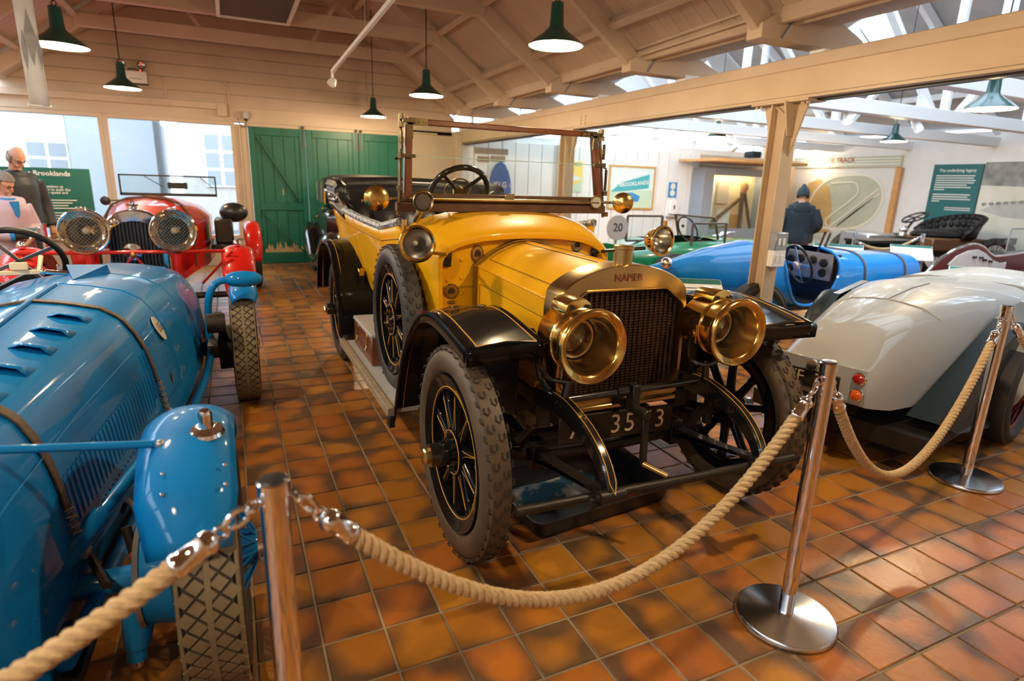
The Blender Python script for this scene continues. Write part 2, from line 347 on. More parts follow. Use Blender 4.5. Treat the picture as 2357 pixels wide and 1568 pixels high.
# ================================================================ side and front walls (out of frame), closed without windows
def wall_with_openings(name, fixed, axis, a0, a1, z1, ops, m='cream_paint'):
    g = G()
    def bx(u0, u1, za, zb):
        if u1-u0 < .01 or zb-za < .01: return
        if axis == 'Y': g.bb((fixed-.08, u0, za), (fixed+.08, u1, zb))
        else: g.bb((u0, fixed-.08, za), (u1, fixed+.08, zb))
    u = a0
    for (o0, o1, za, zb) in ops:
        bx(u, o0, 0, z1); bx(o0, o1, 0, za); bx(o0, o1, zb, z1); u = o1
    bx(u, a1, 0, z1); return struct(g.ob(name, m, smooth=False))
wall_with_openings('wall_left', XL-.08, 'Y', YF, YB, 2.6, [])
wall_with_openings('wall_front', YF-.08, 'X', XL, XR, 5.8, [])
wr = wall_with_openings('wall_right', XR+.08, 'Y', YF, YB, 2.75, [], 'white_paint')
# ================================================================ near bay roof
ceil = struct(G().bb((RX-.05, YF, RZ+.0), (RX+.05, YB, RZ+.12)).ob('ceiling', 'roof_board', smooth=False), 'open timber roof with painted boards and trusses')
cb = math.cos(math.atan(SL)); sb = math.sin(math.atan(SL)); LEN = 3.28/cb
y = YF
def slope_box(g, side, u0, u1, y0, y1, t0, t1):
    """box on a roof slope: u along the slope from the ridge, t above the board underside"""
    d = V((side*cb, 0, -sb)); n = V((side*sb, 0, cb)); o = V((RX, 0, RZ))
    P = [o+d*u+n*t+V((0, yy, 0)) for u in (u0, u1) for yy in (y0, y1) for t in (t0, t1)]
    return g.add(P, [(0, 1, 3, 2), (4, 6, 7, 5), (0, 4, 5, 1), (2, 3, 7, 6), (0, 2, 6, 4), (1, 5, 7, 3)])
g = slope_box(G(), 1, 0, LEN, 0, .146, 0, .02); bme1 = g.mesh('roof_board', 'roof_board', smooth=False, bev=.003)
g = slope_box(G(), -1, 0, LEN, 0, .146, 0, .02); bme2 = g.mesh('roof_board', 'roof_board', smooth=False, bev=.003)
while y < YB:
    inst(bme1, 'roof_board', ceil, (0, y, 0)); inst(bme2, 'roof_board', ceil, (0, y, 0)); y += .15
slope_box(slope_box(G(), 1, 0, LEN+.1, YF, YB, .022, .06), -1, 0, LEN+.1, YF, YB, .022, .06).ob('roof_deck', 'roof_board', ceil, smooth=False)
TR = [10.04-1.607*i for i in range(9)]
for ti, ty in enumerate(TR):
    t = thing('roof_truss', None, None, (0, 0, 0))
    t.parent = ceil
    for sd in (1, -1):
        slope_box(G(), sd, .05, LEN-.02, ty-.035, ty+.035, -.20, -.05).ob('rafter', 'roof_timber', t, smooth=False, bev=.004)
        fx = RX+sd*(3.06)
        G().prism([(0, 0), (1.1, 0), (1.1, .10), (.42, .34), (0, .10)], (fx, ty-.075, 2.585), (sd, 0, 0), (0, 0, 1), (0, .15, 0)).ob('foot_block', 'roof_timber', t, smooth=False, bev=.004)
        G().cyl((fx+sd*.20, ty-.08, 2.60), (fx+sd*.42, ty-.08, 2.90), .010, n=8).ob('tie_rod', 'grey_metal', t)
    G().bb((RX-2.2, ty-.055, 3.30), (RX+2.2, ty+.055, 3.46)).ob('collar_tie', 'roof_timber', t, smooth=False, bev=.005)
    if ti < 4:
        for sd in (-1, 1): G().bar((RX+sd*.75, ty, 3.45), (RX+sd*1.25, ty, 4.3), .05, .09, up=(0, 1, 0)).ob('strut', 'roof_timber', t, smooth=False)
for sd in (1, -1):
    for u in (.8, 1.75, 2.7, 3.5):
        for ty in TR[:-1]:
            slope_box(G(), sd, u, u+.07, ty-1.572, ty-.035, -.11, 0).ob('purlin', 'roof_timber', ceil, smooth=False, bev=.003)
# valley beam, main beam and post between the two bays
vb = struct(G().bb((3.74, YF, 2.735), (4.30, YB, 2.80)).bb((3.74, YF, 2.69), (3.80, YB, 2.735)).ob('trim_1', 'roof_timber', smooth=False, bev=.006), 'valley plate under the roof gutter')
mb = struct(G().bb((4.05, YF, 2.20), (4.085, YB, 2.385)).bb((4.05, YF, 2.385), (4.30, YB, 2.415)).bb((4.05, YF, 2.20), (4.30, YB, 2.225)).bb((4.265, YF, 2.20), (4.30, YB, 2.40)).ob('trim_2', 'steel_cream', smooth=False, bev=.004), 'long cream steel beam over the opening')
G().bb((4.035, YF, 2.415), (4.30, YB, 2.505)).ob('timber_plate', 'roof_timber', mb, smooth=False, bev=.006)
G().bb((4.14, YF, 2.185), (4.20, YB, 2.20)).ob('door_track', 'black_metal', mb, smooth=False)
for yy in (9.0, 6.65, 6.75):
    for zz in (2.25, 2.29, 2.33): G().cyl((4.04, yy, zz), (4.05, yy, zz), .012, n=8).ob('bolt_head', 'steel_cream', mb)
def column(n, y):
    p = struct(G().bb((4.06, y-.085, 0), (4.20, y-.07, 2.2)).bb((4.06, y+.07, 0), (4.20, y+.085, 2.2)).bb((4.12, y-.07, 0), (4.14, y+.07, 2.2)).ob('trim_%d' % n, 'steel_cream', smooth=False, bev=.003), 'cream painted steel column carrying the beam')
    # top bracket plates
    G().prism([(-.12, 0), (.12, 0), (.05, -.26), (-.05, -.26)], (4.05, y-.08, 2.19), (1, 0, 0), (0, 0, 1), (0, -.02, 0)).xf(Mx.Translation((.08, 0, 0))).ob('bracket', 'steel_cream', p, smooth=False, bev=.003)
    G().prism([(-.22, 0), (-.07, 0), (-.07, -.42), (-.085, -.42)], (4.13, y, 2.19), (0, 1, 0), (0, 0, 1), (.02, 0, 0)).ob('bracket', 'steel_cream', p, smooth=False, bev=.003)
    G().prism([(.22, 0), (.07, 0), (.07, -.42), (.085, -.42)], (4.13, y, 2.19), (0, 1, 0), (0, 0, 1), (.02, 0, 0)).ob('bracket', 'steel_cream', p, smooth=False, bev=.003)
    G().bb((4.04, y-.28, 2.18), (4.24, y+.28, 2.2)).ob('cap_plate', 'steel_cream', p, smooth=False, bev=.003)
    for s in (-1, 1):
        for q in (.20, .25): G().cyl((4.08, y+s*q, 2.16), (4.08, y+s*q, 2.24), .012, n=8).ob('bolt_head', 'steel_cream', p)
    G().tube([(4.11, y-.07, .3), (4.11, y-.07, 1.9), (4.11, y-.02, 2.1), (4.11, y+.1, 2.18)], .012).ob('conduit', 'steel_cream', p)
    return p
column(3, 3.70); column(4, 7.2)
# pair of pipes running round the truss foot
G().tube([(3.70, 5.45, 2.79), (3.70, 3.72, 2.83), (3.70, 3.70, 2.69), (4.6, 3.62, 2.65)], .016).ob('pipe', 'cream_paint', ceil)
G().tube([(3.70, 5.47, 2.73), (3.70, 3.78, 2.76), (3.70, 3.76, 2.62), (4.6, 3.68, 2.60)], .016).ob('pipe', 'cream_paint', ceil)
# ================================================================ hall roof (second bay)
HX0, HXR, HX1, HZ0, HZR = 4.28, 8.74, 13.3, 2.80, 5.55
def hz(x): return HZ0+(HZR-HZ0)*(x-HX0)/(HXR-HX0) if x < HXR else HZR-(HZR-HZ0)*(x-HXR)/(HX1-HXR)
def hall_strip(g, x0, x1, y0, y1, t=.06):
    P = [(x, yy, hz(x)+dz) for x in (x0, x1) for yy in (y0, y1) for dz in (0, t)]
    return g.add(P, [(0, 1, 3, 2), (4, 6, 7, 5), (0, 4, 5, 1), (2, 3, 7, 6), (0, 2, 6, 4), (1, 5, 7, 3)])
hall = struct(hall_strip(hall_strip(hall_strip(G(), HX0, 4.9, YF, YB), 7.9, HXR, YF, YB), HXR, HX1, YF, 1.8).ob('ceiling_hall', 'grey_board', smooth=False), 'grey boarded hall roof with white trusses and rooflights')
g = G()
for i in range(7):
    for (xa, xb, n) in ((HXR, HX1, 0),):
        y0 = 1.8+i*1.4
        if i % 3 == 1:
            hall_strip(hall_strip(g, HXR, 9.8, y0, min(y0+1.4, YB)), 11.6, HX1, y0, min(y0+1.4, YB))
        else: hall_strip(g, HXR, HX1, y0, min(y0+1.4, YB))
g.ob('roof_deck', 'grey_board', hall, smooth=False)
for i in range(16):                            # rooflight glazing bars and panes on the near slope
    y0 = YF+i*(YB-YF)/16; y1 = YF+(i+1)*(YB-YF)/16
    hall_strip(G(), 4.9, 7.9, y0, y0+.06, .08).ob('glazing_bar', 'white_beam', hall, smooth=False)
    hall_strip(G(), 4.9, 7.9, y0+.06, y1, .008).ob('pane', 'window_glass', hall, smooth=False)
for i in (1, 4):
    y0 = 1.8+i*1.4; hall_strip(G(), 9.8, 11.6, y0, y0+1.4, .008).ob('pane', 'window_glass', hall, smooth=False)
    for q in (9.8, 10.4, 11.0, 11.55): hall_strip(G(), q, q+.05, y0, y0+1.4, .06).ob('glazing_bar', 'white_beam', hall, smooth=False)
    hall_strip(G(), 9.8, 11.6, y0+.68, y0+.72, .06).ob('glazing_bar', 'white_beam', hall, smooth=False)
for ty in (10.04, 8.43, 6.82, 5.21, 3.61, 1.6):
    t = thing('hall_truss', None, None); t.parent = hall
    G().bb((HX0, ty-.07, 2.46), (HX1, ty+.07, 2.62)).ob('tie_beam', 'white_beam', t, smooth=False, bev=.006)
    for (xa, xb) in ((HX0, HXR), (HX1, HXR)):
        G().bar((xa, ty, hz(xa)-.10), (xb, ty, hz(xb)-.12), .09, .16, up=(0, 0, 1)).ob('rafter', 'white_beam', t, smooth=False, bev=.005)
    for (xa, za, xb) in ((HXR, 2.6, HXR), (HXR-.3, 2.6, HXR-2.0), (HXR+.3, 2.6, HXR+2.0), (HXR-2.0, 2.6, HXR-2.0), (HXR+2.0, 2.6, HXR+2.0)):
        G().bar((xa, ty, za), (xb, ty, hz(xb)-.15), .07, .10, up=(0, 1, 0)).ob('strut', 'white_beam', t, smooth=False, bev=.004)
for xp in (9.9, 11.1, 12.3): G().bar((xp, YF, hz(xp)-.07), (xp, YB, hz(xp)-.07), .08, .10).ob('purlin', 'white_beam', hall, smooth=False)
# ================================================================ outside
struct(G().bb((-30, YB+.4, -.3), (30, 60, -.12)).ob('ground', 'asphalt', smooth=False), 'pale yard outside the windows')
def building(x0, x1, y, h, m, wins, label):
    t = thing('building', label, 'building', ((x0+x1)/2, y, -.15)); c = (x0+x1)/2
    G().bb((x0-c, 0, 0), (x1-c, 4, h)).ob('wall', m, t, smooth=False)
    G().prism([(x0-c-.2, h), (x1-c+.2, h), (x1-c+.2, h+.2), (x0-c-.2, h+.2)], (0, -.3, 0), (1, 0, 0), (0, 0, 1), (0, 4.6, 0)).ob('roof', 'slate', t, smooth=False)
    for (xa, xb, za, zb) in wins:
        f = G().bb((xa-c, -.06, za), (xb-c, .0, zb)).ob('window', 'render_white', t, smooth=False)
        for i in range(2):
            for j in range(3):
                dx = (xb-xa)/2; dz = (zb-za)/3; G().bb((xa-c+i*dx+.04, -.07, za+j*dz+.04), (xa-c+(i+1)*dx-.04, -.055, za+(j+1)*dz-.04)).ob('pane', 'slate', f, smooth=False)
    return t
building(-16, -4.6, 24, 3.4, 'render_white', [(-9.5+i*1.9, -8.4+i*1.9, 1.0, 2.5) for i in range(3)], 'long low white building seen through the shop window')
building(-4.0, -1.9, 21, 6.5, 'slate', [(-3.6, -2.5, 3.4, 4.6)], 'narrow grey clad building across the yard')
building(-1.2, 2.4, 20, 4.2, 'brick', [(-.6, .3, 1.3, 2.8), (.9, 1.8, 1.3, 2.8)], 'brick house with white sash windows across the yard')
# ================================================================ pendant lamps
mat('lamp_green', (.006, .055, .048), .35, coat=.5)
mat('lamp_white', (.85, .83, .78), .4)
mat('bulb', (1, .95, .85), .4, emit=22, ec=(1., .93, .80))
def pendant(loc, top, label, on=True, energy=None, lname='bulb_light'):
    x, y, z = loc; t = thing('pendant_lamp', label, 'lamp', (x, y, z), 0, 'green pendant lamps hung from the roof')
    G().lathe([(.192, -.004), (.194, .0), (.16, .032), (.10, .075), (.062, .108), (.050, .125), (.042, .27), (.036, .275), (0, .277)], n=32).ob('shade', 'lamp_green', t)
    G().lathe([(.190, -.003), (.157, .028), (.098, .070), (.06, .102), (.0, .112)], n=32).ob('shade_lining', 'lamp_white', t)
    G().sph((0, 0, .052), (.042, .042, .055), 14, 8).ob('bulb', 'bulb', t)
    G().ring((0, 0, .295), .016, .004, (0, 1, 0), 14, 6).ob('hook', 'black_metal', t)
    zz = .325; i = 0
    L = top-z
    if L < 1.2:
        ch = G()
        while zz < L:
            a = (0, 1, 0) if i % 2 else (1, 0, 0); pts = [V((0, 0, zz))+V((math.cos(q)*.009 if i % 2 else 0, 0 if i % 2 else math.cos(q)*.009, math.sin(q)*.02)) for q in [2*pi*k/10 for k in range(10)]]
            ch.tube(pts, .0028, 5, closed=True); zz += .033; i += 1
        ch.ob('chain', 'black_metal', t)
    else: G().cyl((0, 0, .31), (0, 0, L), .006, n=8).ob('chain', 'black_metal', t)
    if on:
        ld = bpy.data.lights.new(lname, 'POINT'); ld.energy = energy or BULB_W; ld.color = WARM; ld.shadow_soft_size = .05
        lo = bpy.data.objects.new(lname, ld); col.objects.link(lo); lo.parent = t; lo.location = (0, 0, -.02)
    return t
LROW = [(-1.09, 5.95, 'above the two visitors'), (-1.05, 8.75, 'in front of the emergency light'), (2.13, 9.83, 'over the green doors'), (2.14, 7.04, 'over the black saloon'), (2.17, 4.02, 'right above the yellow touring car')]
for x, y, n in LROW: pendant((x, y, 2.445 if y != 5.95 else 2.405), roofz(x)+.01, 'dark green pendant lamp hanging '+n)
# the two visible rows of lamps run on at the same spacing beyond the frame
for x, y, n, ln_ in ((-1.05, 2.95, 'over the blue strapped bonnet', 'lamp_over_bonnet_offscreen'), (-1.05, .05, 'over the nose of the blue racing car', 'lamp_over_nose_offscreen'), (2.14, 1.10, 'over the rope barrier', 'lamp_over_barrier_offscreen')): pendant((x, y, 2.445), roofz(x)+.01, 'dark green pendant lamp '+n, lname=ln_)
for x, y, z, n in ((5.80, 3.10, 2.22, 'beside the white tie beam'), (8.0, 8.6, 2.42, 'near the framed racing poster'), (9.9, 6.6, 2.36, 'before the track mural')): pendant((x, y, z), hz(x)-.1, 'green pendant lamp in the bright hall '+n, energy=BULB_W)
# ================================================================ stanchions and ropes
mat('rope', (.66, .50, .29), .85, c2=(.52, .37, .19), ns=60, bump=.5, bs=300)
mat('cap_black', (.02, .02, .022), .25)
mat('base_steel', (.70, .72, .75), .20, 1., c2=(.62, .64, .67), ns=5)
def stanchion(loc, label, h=.97):
    t = thing('stanchion', label, 'stanchion', loc, 0, 'chrome rope barrier posts')
    G().lathe([(.0, .0), (.165, .0), (.172, .006), (.172, .014), (.166, .022), (.155, .024), (.04, .034), (.030, .036), (.0, .036)], n=48).ob('base', 'base_steel', t)
    G().cyl((0, 0, .03), (0, 0, h), .0255, n=28, caps=False).ob('pole', 'chrome', t)
    G().lathe([(.0255, h-.03), (.028, h-.028), (.028, h-.003), (.025, h)], n=28).ob('collar', 'chrome', t)
    G().lathe([(.025, h-.001), (.022, h+.004), (0, h+.006)], n=28).ob('cap', 'cap_black', t)
    return t
stL = stanchion((.028, 1.03, 0), 'chrome rope post with black cap beside the blue racing car wing')
stM = stanchion((1.695, 1.205, 0), 'chrome rope post standing in front of the yellow car wheel')
stR = stanchion((3.53, 1.60, 0), 'chrome rope post standing in front of the grey car')
st0 = stanchion((-1.75, .62, 0), 'chrome rope post on the far side of the blue racing car')
def rope(p, q, sag, label, hookp=True, hookq=True, n=None):
    p = V(p); q = V(q); L = (q-p).length; t = thing('rope', label, 'rope', p, 0, 'natural barrier ropes'); d = q-p
    # points of a hanging curve relative to p
    def c(u): return d*u+V((0, 0, -4*sag*u*(1-u)))
    hd = V((d.x, d.y, 0)).normalized()
    m = 400; pts = [c(i/m) for i in range(m+1)]; ln = [0]
    for i in range(m): ln.append(ln[-1]+(pts[i+1]-pts[i]).length)
    tot = ln[-1]; capl = .13
    def at(sv):
        k = 0; lo, hi = 0, m
        while hi-lo > 1:
            mid = (lo+hi)//2
            if ln[mid] <= sv: lo = mid
            else: hi = mid
        f = (sv-ln[lo])/max(ln[hi]-ln[lo], 1e-9); return pts[lo].lerp(pts[hi], f), (pts[hi]-pts[lo]).normalized()
    s0 = capl; s1 = tot-capl; pitch = .066; step = pitch/10; N = int((s1-s0)/step)
    side = V((-hd.y, hd.x, 0))
    for k in range(3):
        P = []
        for i in range(N+1):
            sv = s0+(s1-s0)*i/N; o, tg = at(sv); b = tg.cross(side).normalized(); a = 2*pi*(sv/pitch)+2*pi*k/3
            P.append(o+(side*math.cos(a)+b*math.sin(a))*.0104)
        G().tube(P, .0098, 7).ob('strand', 'rope', t)
    for e, (sa, sb_, on) in enumerate(((0, s0, hookp), (tot, s1, hookq))):
        a, tg = at(sb_); sg = -1 if e == 0 else 1; f = tg*sg
        # ferrule and snap hook
        a = a-f*.02
        c_ = G().lathe([(.0205, 0), (.023, .004), (.023, .012), (.0205, .016), (.0205, .055), (.023, .058), (.022, .066), (.016, .074), (.008, .08), (0, .081)], a, f, 20).ob('ferrule', 'chrome', t)
        b0 = a+f*.078; endp = at(sa)[0]; sdv = side
        rest = (endp-b0); G().ring(b0+f*.008, .011, .004, side, 14, 6).ob('eye', 'chrome', t)
        hk = [b0+f*.012, b0+f*.02+V((0, 0, .012)), b0+rest*.55+V((0, 0, .016)), b0+rest*.82+V((0, 0, .004)), b0+rest*.8-V((0, 0, .014)), b0+rest*.5-V((0, 0, .012)), b0+rest*.36-V((0, 0, .004))]
        G().tube(smoothpath(hk, 5), .0052, 8).ob('snap_hook', 'chrome', t)
        G().ring(b0+rest*.97, .013, .0045, side.cross(f), 14, 6).ob('ring', 'chrome', t)
    return t
def pole_edge(a, b, z):
    a = V(a); b = V(b); d = (b-a).normalized(); return V((a.x, a.y, z))+d*.036
A0, AL, AM, AR = V((-1.75, .62, 0)), V((.028, 1.03, 0)), V((1.695, 1.205, 0)), V((3.53, 1.60, 0)); AE = V((5.2, 1.35, 0))
rope(pole_edge(AL, A0, .93), pole_edge(A0, AL, .93), .26, 'twisted rope leading from the capped post across the blue racing car')
rope(pole_edge(AL, AM, .93), pole_edge(AM, AL, .915), .475, 'twisted rope hanging across the front of the yellow car')
rope(pole_edge(AM, AR, .90), pole_edge(AR, AM, .905), .575, 'twisted rope hanging deep in front of the grey car tail')
rope(pole_edge(AR, AE, .92), pole_edge(AE, AR, .92), .45, 'twisted rope running on past the grey car wheel')
stE = stanchion((5.2, 1.35, 0), 'chrome rope post beyond the grey car')
# ================================================================ yellow veteran touring car (local: x right, y back from the front axle, z up)
mat('yellow_paint', (.88, .46, .008), .42, coat=.6, spec=.2, c2=(.84, .43, .007), ns=1.5)
mat('black_paint', (.009, .009, .010), .16, coat=.7)
mat('wing_black', (.006, .006, .007), .09, spec=.5, ior=1.25)
mat('black_dull', (.011, .010, .009), .45, c2=(.022, .017, .012), ns=14, spec=.3)
mat('bracket_metal', (.24, .18, .09), .25, 1., c2=(.15, .11, .06), ns=30)
mat('gold_line', (.75, .40, .04), .35)
mat('dark_line', (.06, .022, .01), .5)
mat('brass', (.84, .60, .20), .15, 1., c2=(.74, .50, .15), ns=6)
mat('brass_pale', (.80, .66, .38), .18, 1., c2=(.70, .55, .28), ns=8)
mat('brass_dull', (.56, .41, .18), .30, 1., c2=(.44, .31, .13), ns=9)
mat('nickel', (.44, .35, .21), .30, 1., c2=(.34, .26, .14), ns=14)
mat('tyre_old', (.098, .069, .041), .55, c2=(.058, .042, .027), ns=9, bump=.12, bs=60)
mat('tyre_groove', (.030, .023, .017), .8)
mat('tyre_dark', (.028, .026, .025), .55, c2=(.045, .042, .040), ns=8, bump=.1, bs=60)
mat('mahogany', (.23, .068, .014), .32, coat=.4, c2=(.14, .038, .009), ns=12)
mat('mahogany_dark', (.13, .062, .026), .5, c2=(.085, .038, .016), ns=14)  # darker and rougher brown than mahogany
mat('core_copper', (.085, .040, .022), .5, .4, c2=(.04, .022, .015), ns=40)
mat('red_enamel', (.20, .035, .02), .5)
mat('leather_black', (.013, .013, .015), .42, bump=.3, bs=50, spec=.25)
mat('leather_trim', (.42, .46, .50), .45, c2=(.10, .11, .13), ns=55, nb=.5, sharp=.05)
mat('grey_wood', (.36, .29, .20), .7, c2=(.26, .20, .13), ns=25)
mat('tool_wood', (.20, .055, .022), .4, coat=.3, c2=(.13, .035, .015), ns=10)
mat('plate_white', (.62, .52, .34), .5)
mat('lens', (.55, .52, .42), .08, 0., trans=.6)
mat('rubber_mat', (.42, .42, .42), .6)
glass('screen_glass', (.96, 1., .98), .97); glass('lamp_glass', (1, .98, .92), .9)
CAR = V((1.485, 2.085, 0))
car = thing('touring_car', 'yellow veteran open touring car with brass lamps and black wings', 'car', CAR)
def tyre_profile(R, ri, hw, n=14):
    """closed section of a tyre as (radius, axial)"""
    P = []; rc = (R+ri)/2; rh = (R-ri)/2
    for i in range(n+1):
        a = -pi*.5-pi*.36+(2*pi-2*pi*.14)*0
    for i in range(25):
        a = -.80*pi+1.6*pi*i/24; x = math.sin(a)*hw; r = rc+math.cos(a)*rh
        P.append((r, x))
    return P
def artillery_wheel(parent, c, side, R=.43, tyremat='tyre_old', steer=0., hub=True, spare=False, tread=True):
    """side -1: outer face towards -x"""
    o = G(); ri = .308
    o.lathe([(ri-.052, -.030), (ri-.052, .030), (ri-.02, .036), (ri-.002, .046), (ri+.012, .050), (ri+.014, .042), (ri+.002, .034), (ri+.002, -.034), (ri+.014, -.042), (ri+.012, -.050), (ri-.002, -.046), (ri-.02, -.036), (ri-.052, -.030)], (0, 0, 0), (1, 0, 0), 56)
    w_ = o.ob('wheel', 'wing_black', parent, loc=c, rot=(0, 0, steer))
    G().lathe(tyre_profile(R, ri+.004, .058), (0, 0, 0), (1, 0, 0), 72).ob('tyre', tyremat, w_)
    # tread: raised band and rows of horseshoe studs
    tg = G(); ug = G()
    tg.lathe([(R-.012, -.040), (R+.001, -.036), (R+.004, 0), (R+.001, .036), (R-.012, .040)], (0, 0, 0), (1, 0, 0), 72)
    if tread:
        n = 42
        for i in range(n):
            for xx, off in ((-.037, .5), (-.018, 0), (.018, .5), (.037, 0)):
                a0 = 2*pi*(i+off)/n
                rr = R+.0045 if abs(xx) < .03 else R-.005
                P = []
                for k in range(5):
                    b = -pi*.72+1.44*pi*k/4; u = math.sin(b)*.0125; v = math.cos(b)*.017
                    P.append((u, v))
                pts = [V((xx+u, math.cos(a0+v/R)*rr, math.sin(a0+v/R)*rr)) for u, v in P]
                ug.tube(pts, .0034, 4)
    tg.ob('tread', tyremat, w_)
    if tread: ug.ob('tread_studs', 'tyre_groove', w_)['kind'] = 'stuff'
    # spokes
    ns = 10
    for i in range(ns):
        a = 2*pi*(i+.5)/ns; d = V((0, math.cos(a), math.sin(a))); q = V((0, -math.sin(a), math.cos(a)))
        rows = []
        for r, wx, wy in ((.05, .024, .028), (.085, .026, .027), (.12, .023, .021), (.20, .022, .0185), (.25, .023, .024), (ri-.045, .026, .040)):
            rows.append([d*r+V((1, 0, 0))*math.cos(t)*wx+q*math.sin(t)*wy for t in [2*pi*k/10 for k in range(10)]])
        sp = G().grid(rows, cv=True).ob('spoke', 'wing_black', w_)
        for sg in (-1, 1):
            ln = [d*r+V((side*.0235, 0, 0))+q*sg*wy for r, wy in ((.10, .014), (.13, .008), (.17, .004), (.235, .002))]
            G().tube([ln[0]]+ln[1:], .0009, 4).ob('pinstripe', 'gold_line', sp)
    G().ring((side*.032, 0, 0), ri-.040, .0022, (1, 0, 0), 56, 5).ob('pinstripe', 'gold_line', w_)
    hb = G().lathe([(.088, -.032), (.088, .032), (.08, .036), (0, .036)], (0, 0, 0), (1, 0, 0), 32).lathe([(.088, -.032), (0, -.034)], (0, 0, 0), (1, 0, 0), 32).ob('hub', 'wing_black', w_)
    G().ring((side*.036, 0, 0), .090, .0018, (1, 0, 0), 40, 5).ob('pinstripe', 'gold_line', hb)
    for i in range(6):
        a = 2*pi*i/6+.3; G().cyl((side*.03, math.cos(a)*.068, math.sin(a)*.068), (side*.052, math.cos(a)*.068, math.sin(a)*.068), .011, n=6).ob('bolt', 'black_dull', hb, smooth=False)
    if hub:
        G().lathe([(.052, .03), (.050, .05), (.050, .055), (.047, .125), (.045, .130), (0, .131)], (0, 0, 0), (side, 0, 0), 28).ob('hub_barrel', 'black_paint', hb)
        G().lathe([(.031, .128), (.031, .146), (.026, .152), (0, .153)], (0, 0, 0), (side, 0, 0), 6).ob('hub_nut', 'brass', hb, smooth=False)
    else: G().cyl((side*.02, 0, 0), (side*.05, 0, 0), .035, .025, 20).ob('hub_boss', 'black_paint', hb)
    return w_
WB = 2.95; TKX = .719
artillery_wheel(car, (-TKX, 0, .43), -1); artillery_wheel(car, (TKX, -.012, .43), 1)
artillery_wheel(car, (-TKX+.02, WB, .43), -1, tyremat='tyre_dark', tread=False); artillery_wheel(car, (TKX, WB, .43), 1, tyremat='tyre_dark', tread=False)
artillery_wheel(car, (-.655, 1.27, .70), -1, R=.43, tyremat='tyre_dark', hub=False)
# ---- radiator
def rad_outline(n=14):
    P = [(-.315, .575), (-.328, .62), (-.328, 1.0)]
    for i in range(n+1):
        a = math.radians(152-124*i/n); P.append((math.cos(a)*.358, .985+math.sin(a)*.195+0))
    P += [(.328, 1.0), (.328, .62), (.315, .575)]
    return P
OUT = rad_outline(); COREP = [(-.245, .61), (-.300, .69), (-.295, 1.0), (-.20, 1.072), (.20, 1.072), (.295, 1.0), (.300, .69), (.245, .61)]
def ang_resample(poly, n, c=(0, .84)):
    """resample a closed polygon by ray casting so that two outlines can be lofted"""
    out = []
    for i in range(n):
        a = 2*pi*i/n; d = (math.cos(a), math.sin(a)); best = None
        for k in range(len(poly)):
            p = poly[k]; q = poly[(k+1) % len(poly)]; ex, ey = q[0]-p[0], q[1]-p[1]; den = d[0]*ey-d[1]*ex
            if abs(den) < 1e-9: continue
            t = ((p[0]-c[0])*ey-(p[1]-c[1])*ex)/den; u = ((p[0]-c[0])*d[1]-(p[1]-c[1])*d[0])/den
            if t > 0 and -1e-6 <= u <= 1+1e-6 and (best is None or t < best): best = t
        out.append((c[0]+d[0]*best, c[1]+d[1]*best))
    return out
NR = 120; o1 = ang_resample(OUT, NR); i1 = ang_resample(COREP, NR)
YR = -.07
sc_ = lambda P, f, c=(0, .84): [(c[0]+(x-c[0])*f, c[1]+(z-c[1])*f) for x, z in P]
def loop(P, y): return [V((x, y, z)) for x, z in P]
g = G().grid([loop(o1, .06), loop(o1, YR+.012), loop(sc_(o1, .985), YR), loop(sc_(i1, 1.04), YR), loop(sc_(i1, 1.03), YR-.008), loop(sc_(i1, 1.005), YR-.008), loop(i1, YR+.002), loop(i1, YR+.05)], cv=True)
rad = g.ob('radiator', 'brass_dull', car, ang=.5)
G().prism(i1[::-1], (0, YR+.045, 0), (1, 0, 0), (0, 0, 1), (0, .02, 0)).ob('core_back', 'black_dull', rad, smooth=False)
ntb = 23
for i in range(ntb):                             # vertical gilled tubes
    x = -.30+.60*(i+.5)/ntb; zt = 1.066-max(0, abs(x)-.2)*.68; zb = .615+max(0, abs(x)-.255)*1.3
    tb = G().cyl((x, YR+.035, zb), (x, YR+.035, zt), .0085, n=6, caps=False); nf = int((zt-zb)/.0125)
    for k in range(nf):
        zz = zb+.006+k*.0125; tb.cyl((x, YR+.033, zz-.0022), (x, YR+.033, zz+.0022), .0125, n=6)
    tb.ob('radiator_tube', 'core_copper', rad, smooth=False)
G().text('NAPIER', (0, YR-.0015, 1.125), (1, 0, 0), (0, 0, 1), .043).ob('lettering', 'red_enamel', rad, smooth=False)
G().lathe([(.048, 1.155), (.045, 1.168), (.038, 1.172), (.038, 1.238), (.043, 1.241), (.043, 1.254), (.038, 1.257), (0, 1.257)], (0.0, -.02, 0), (0, 0, 1), 32).ob('filler_cap', 'brass_dull', rad)
G().bb((-.30, YR-.02, .555), (.30, YR+.03, .578)).ob('bottom_rail', 'brass_dull', rad, bev=.005)
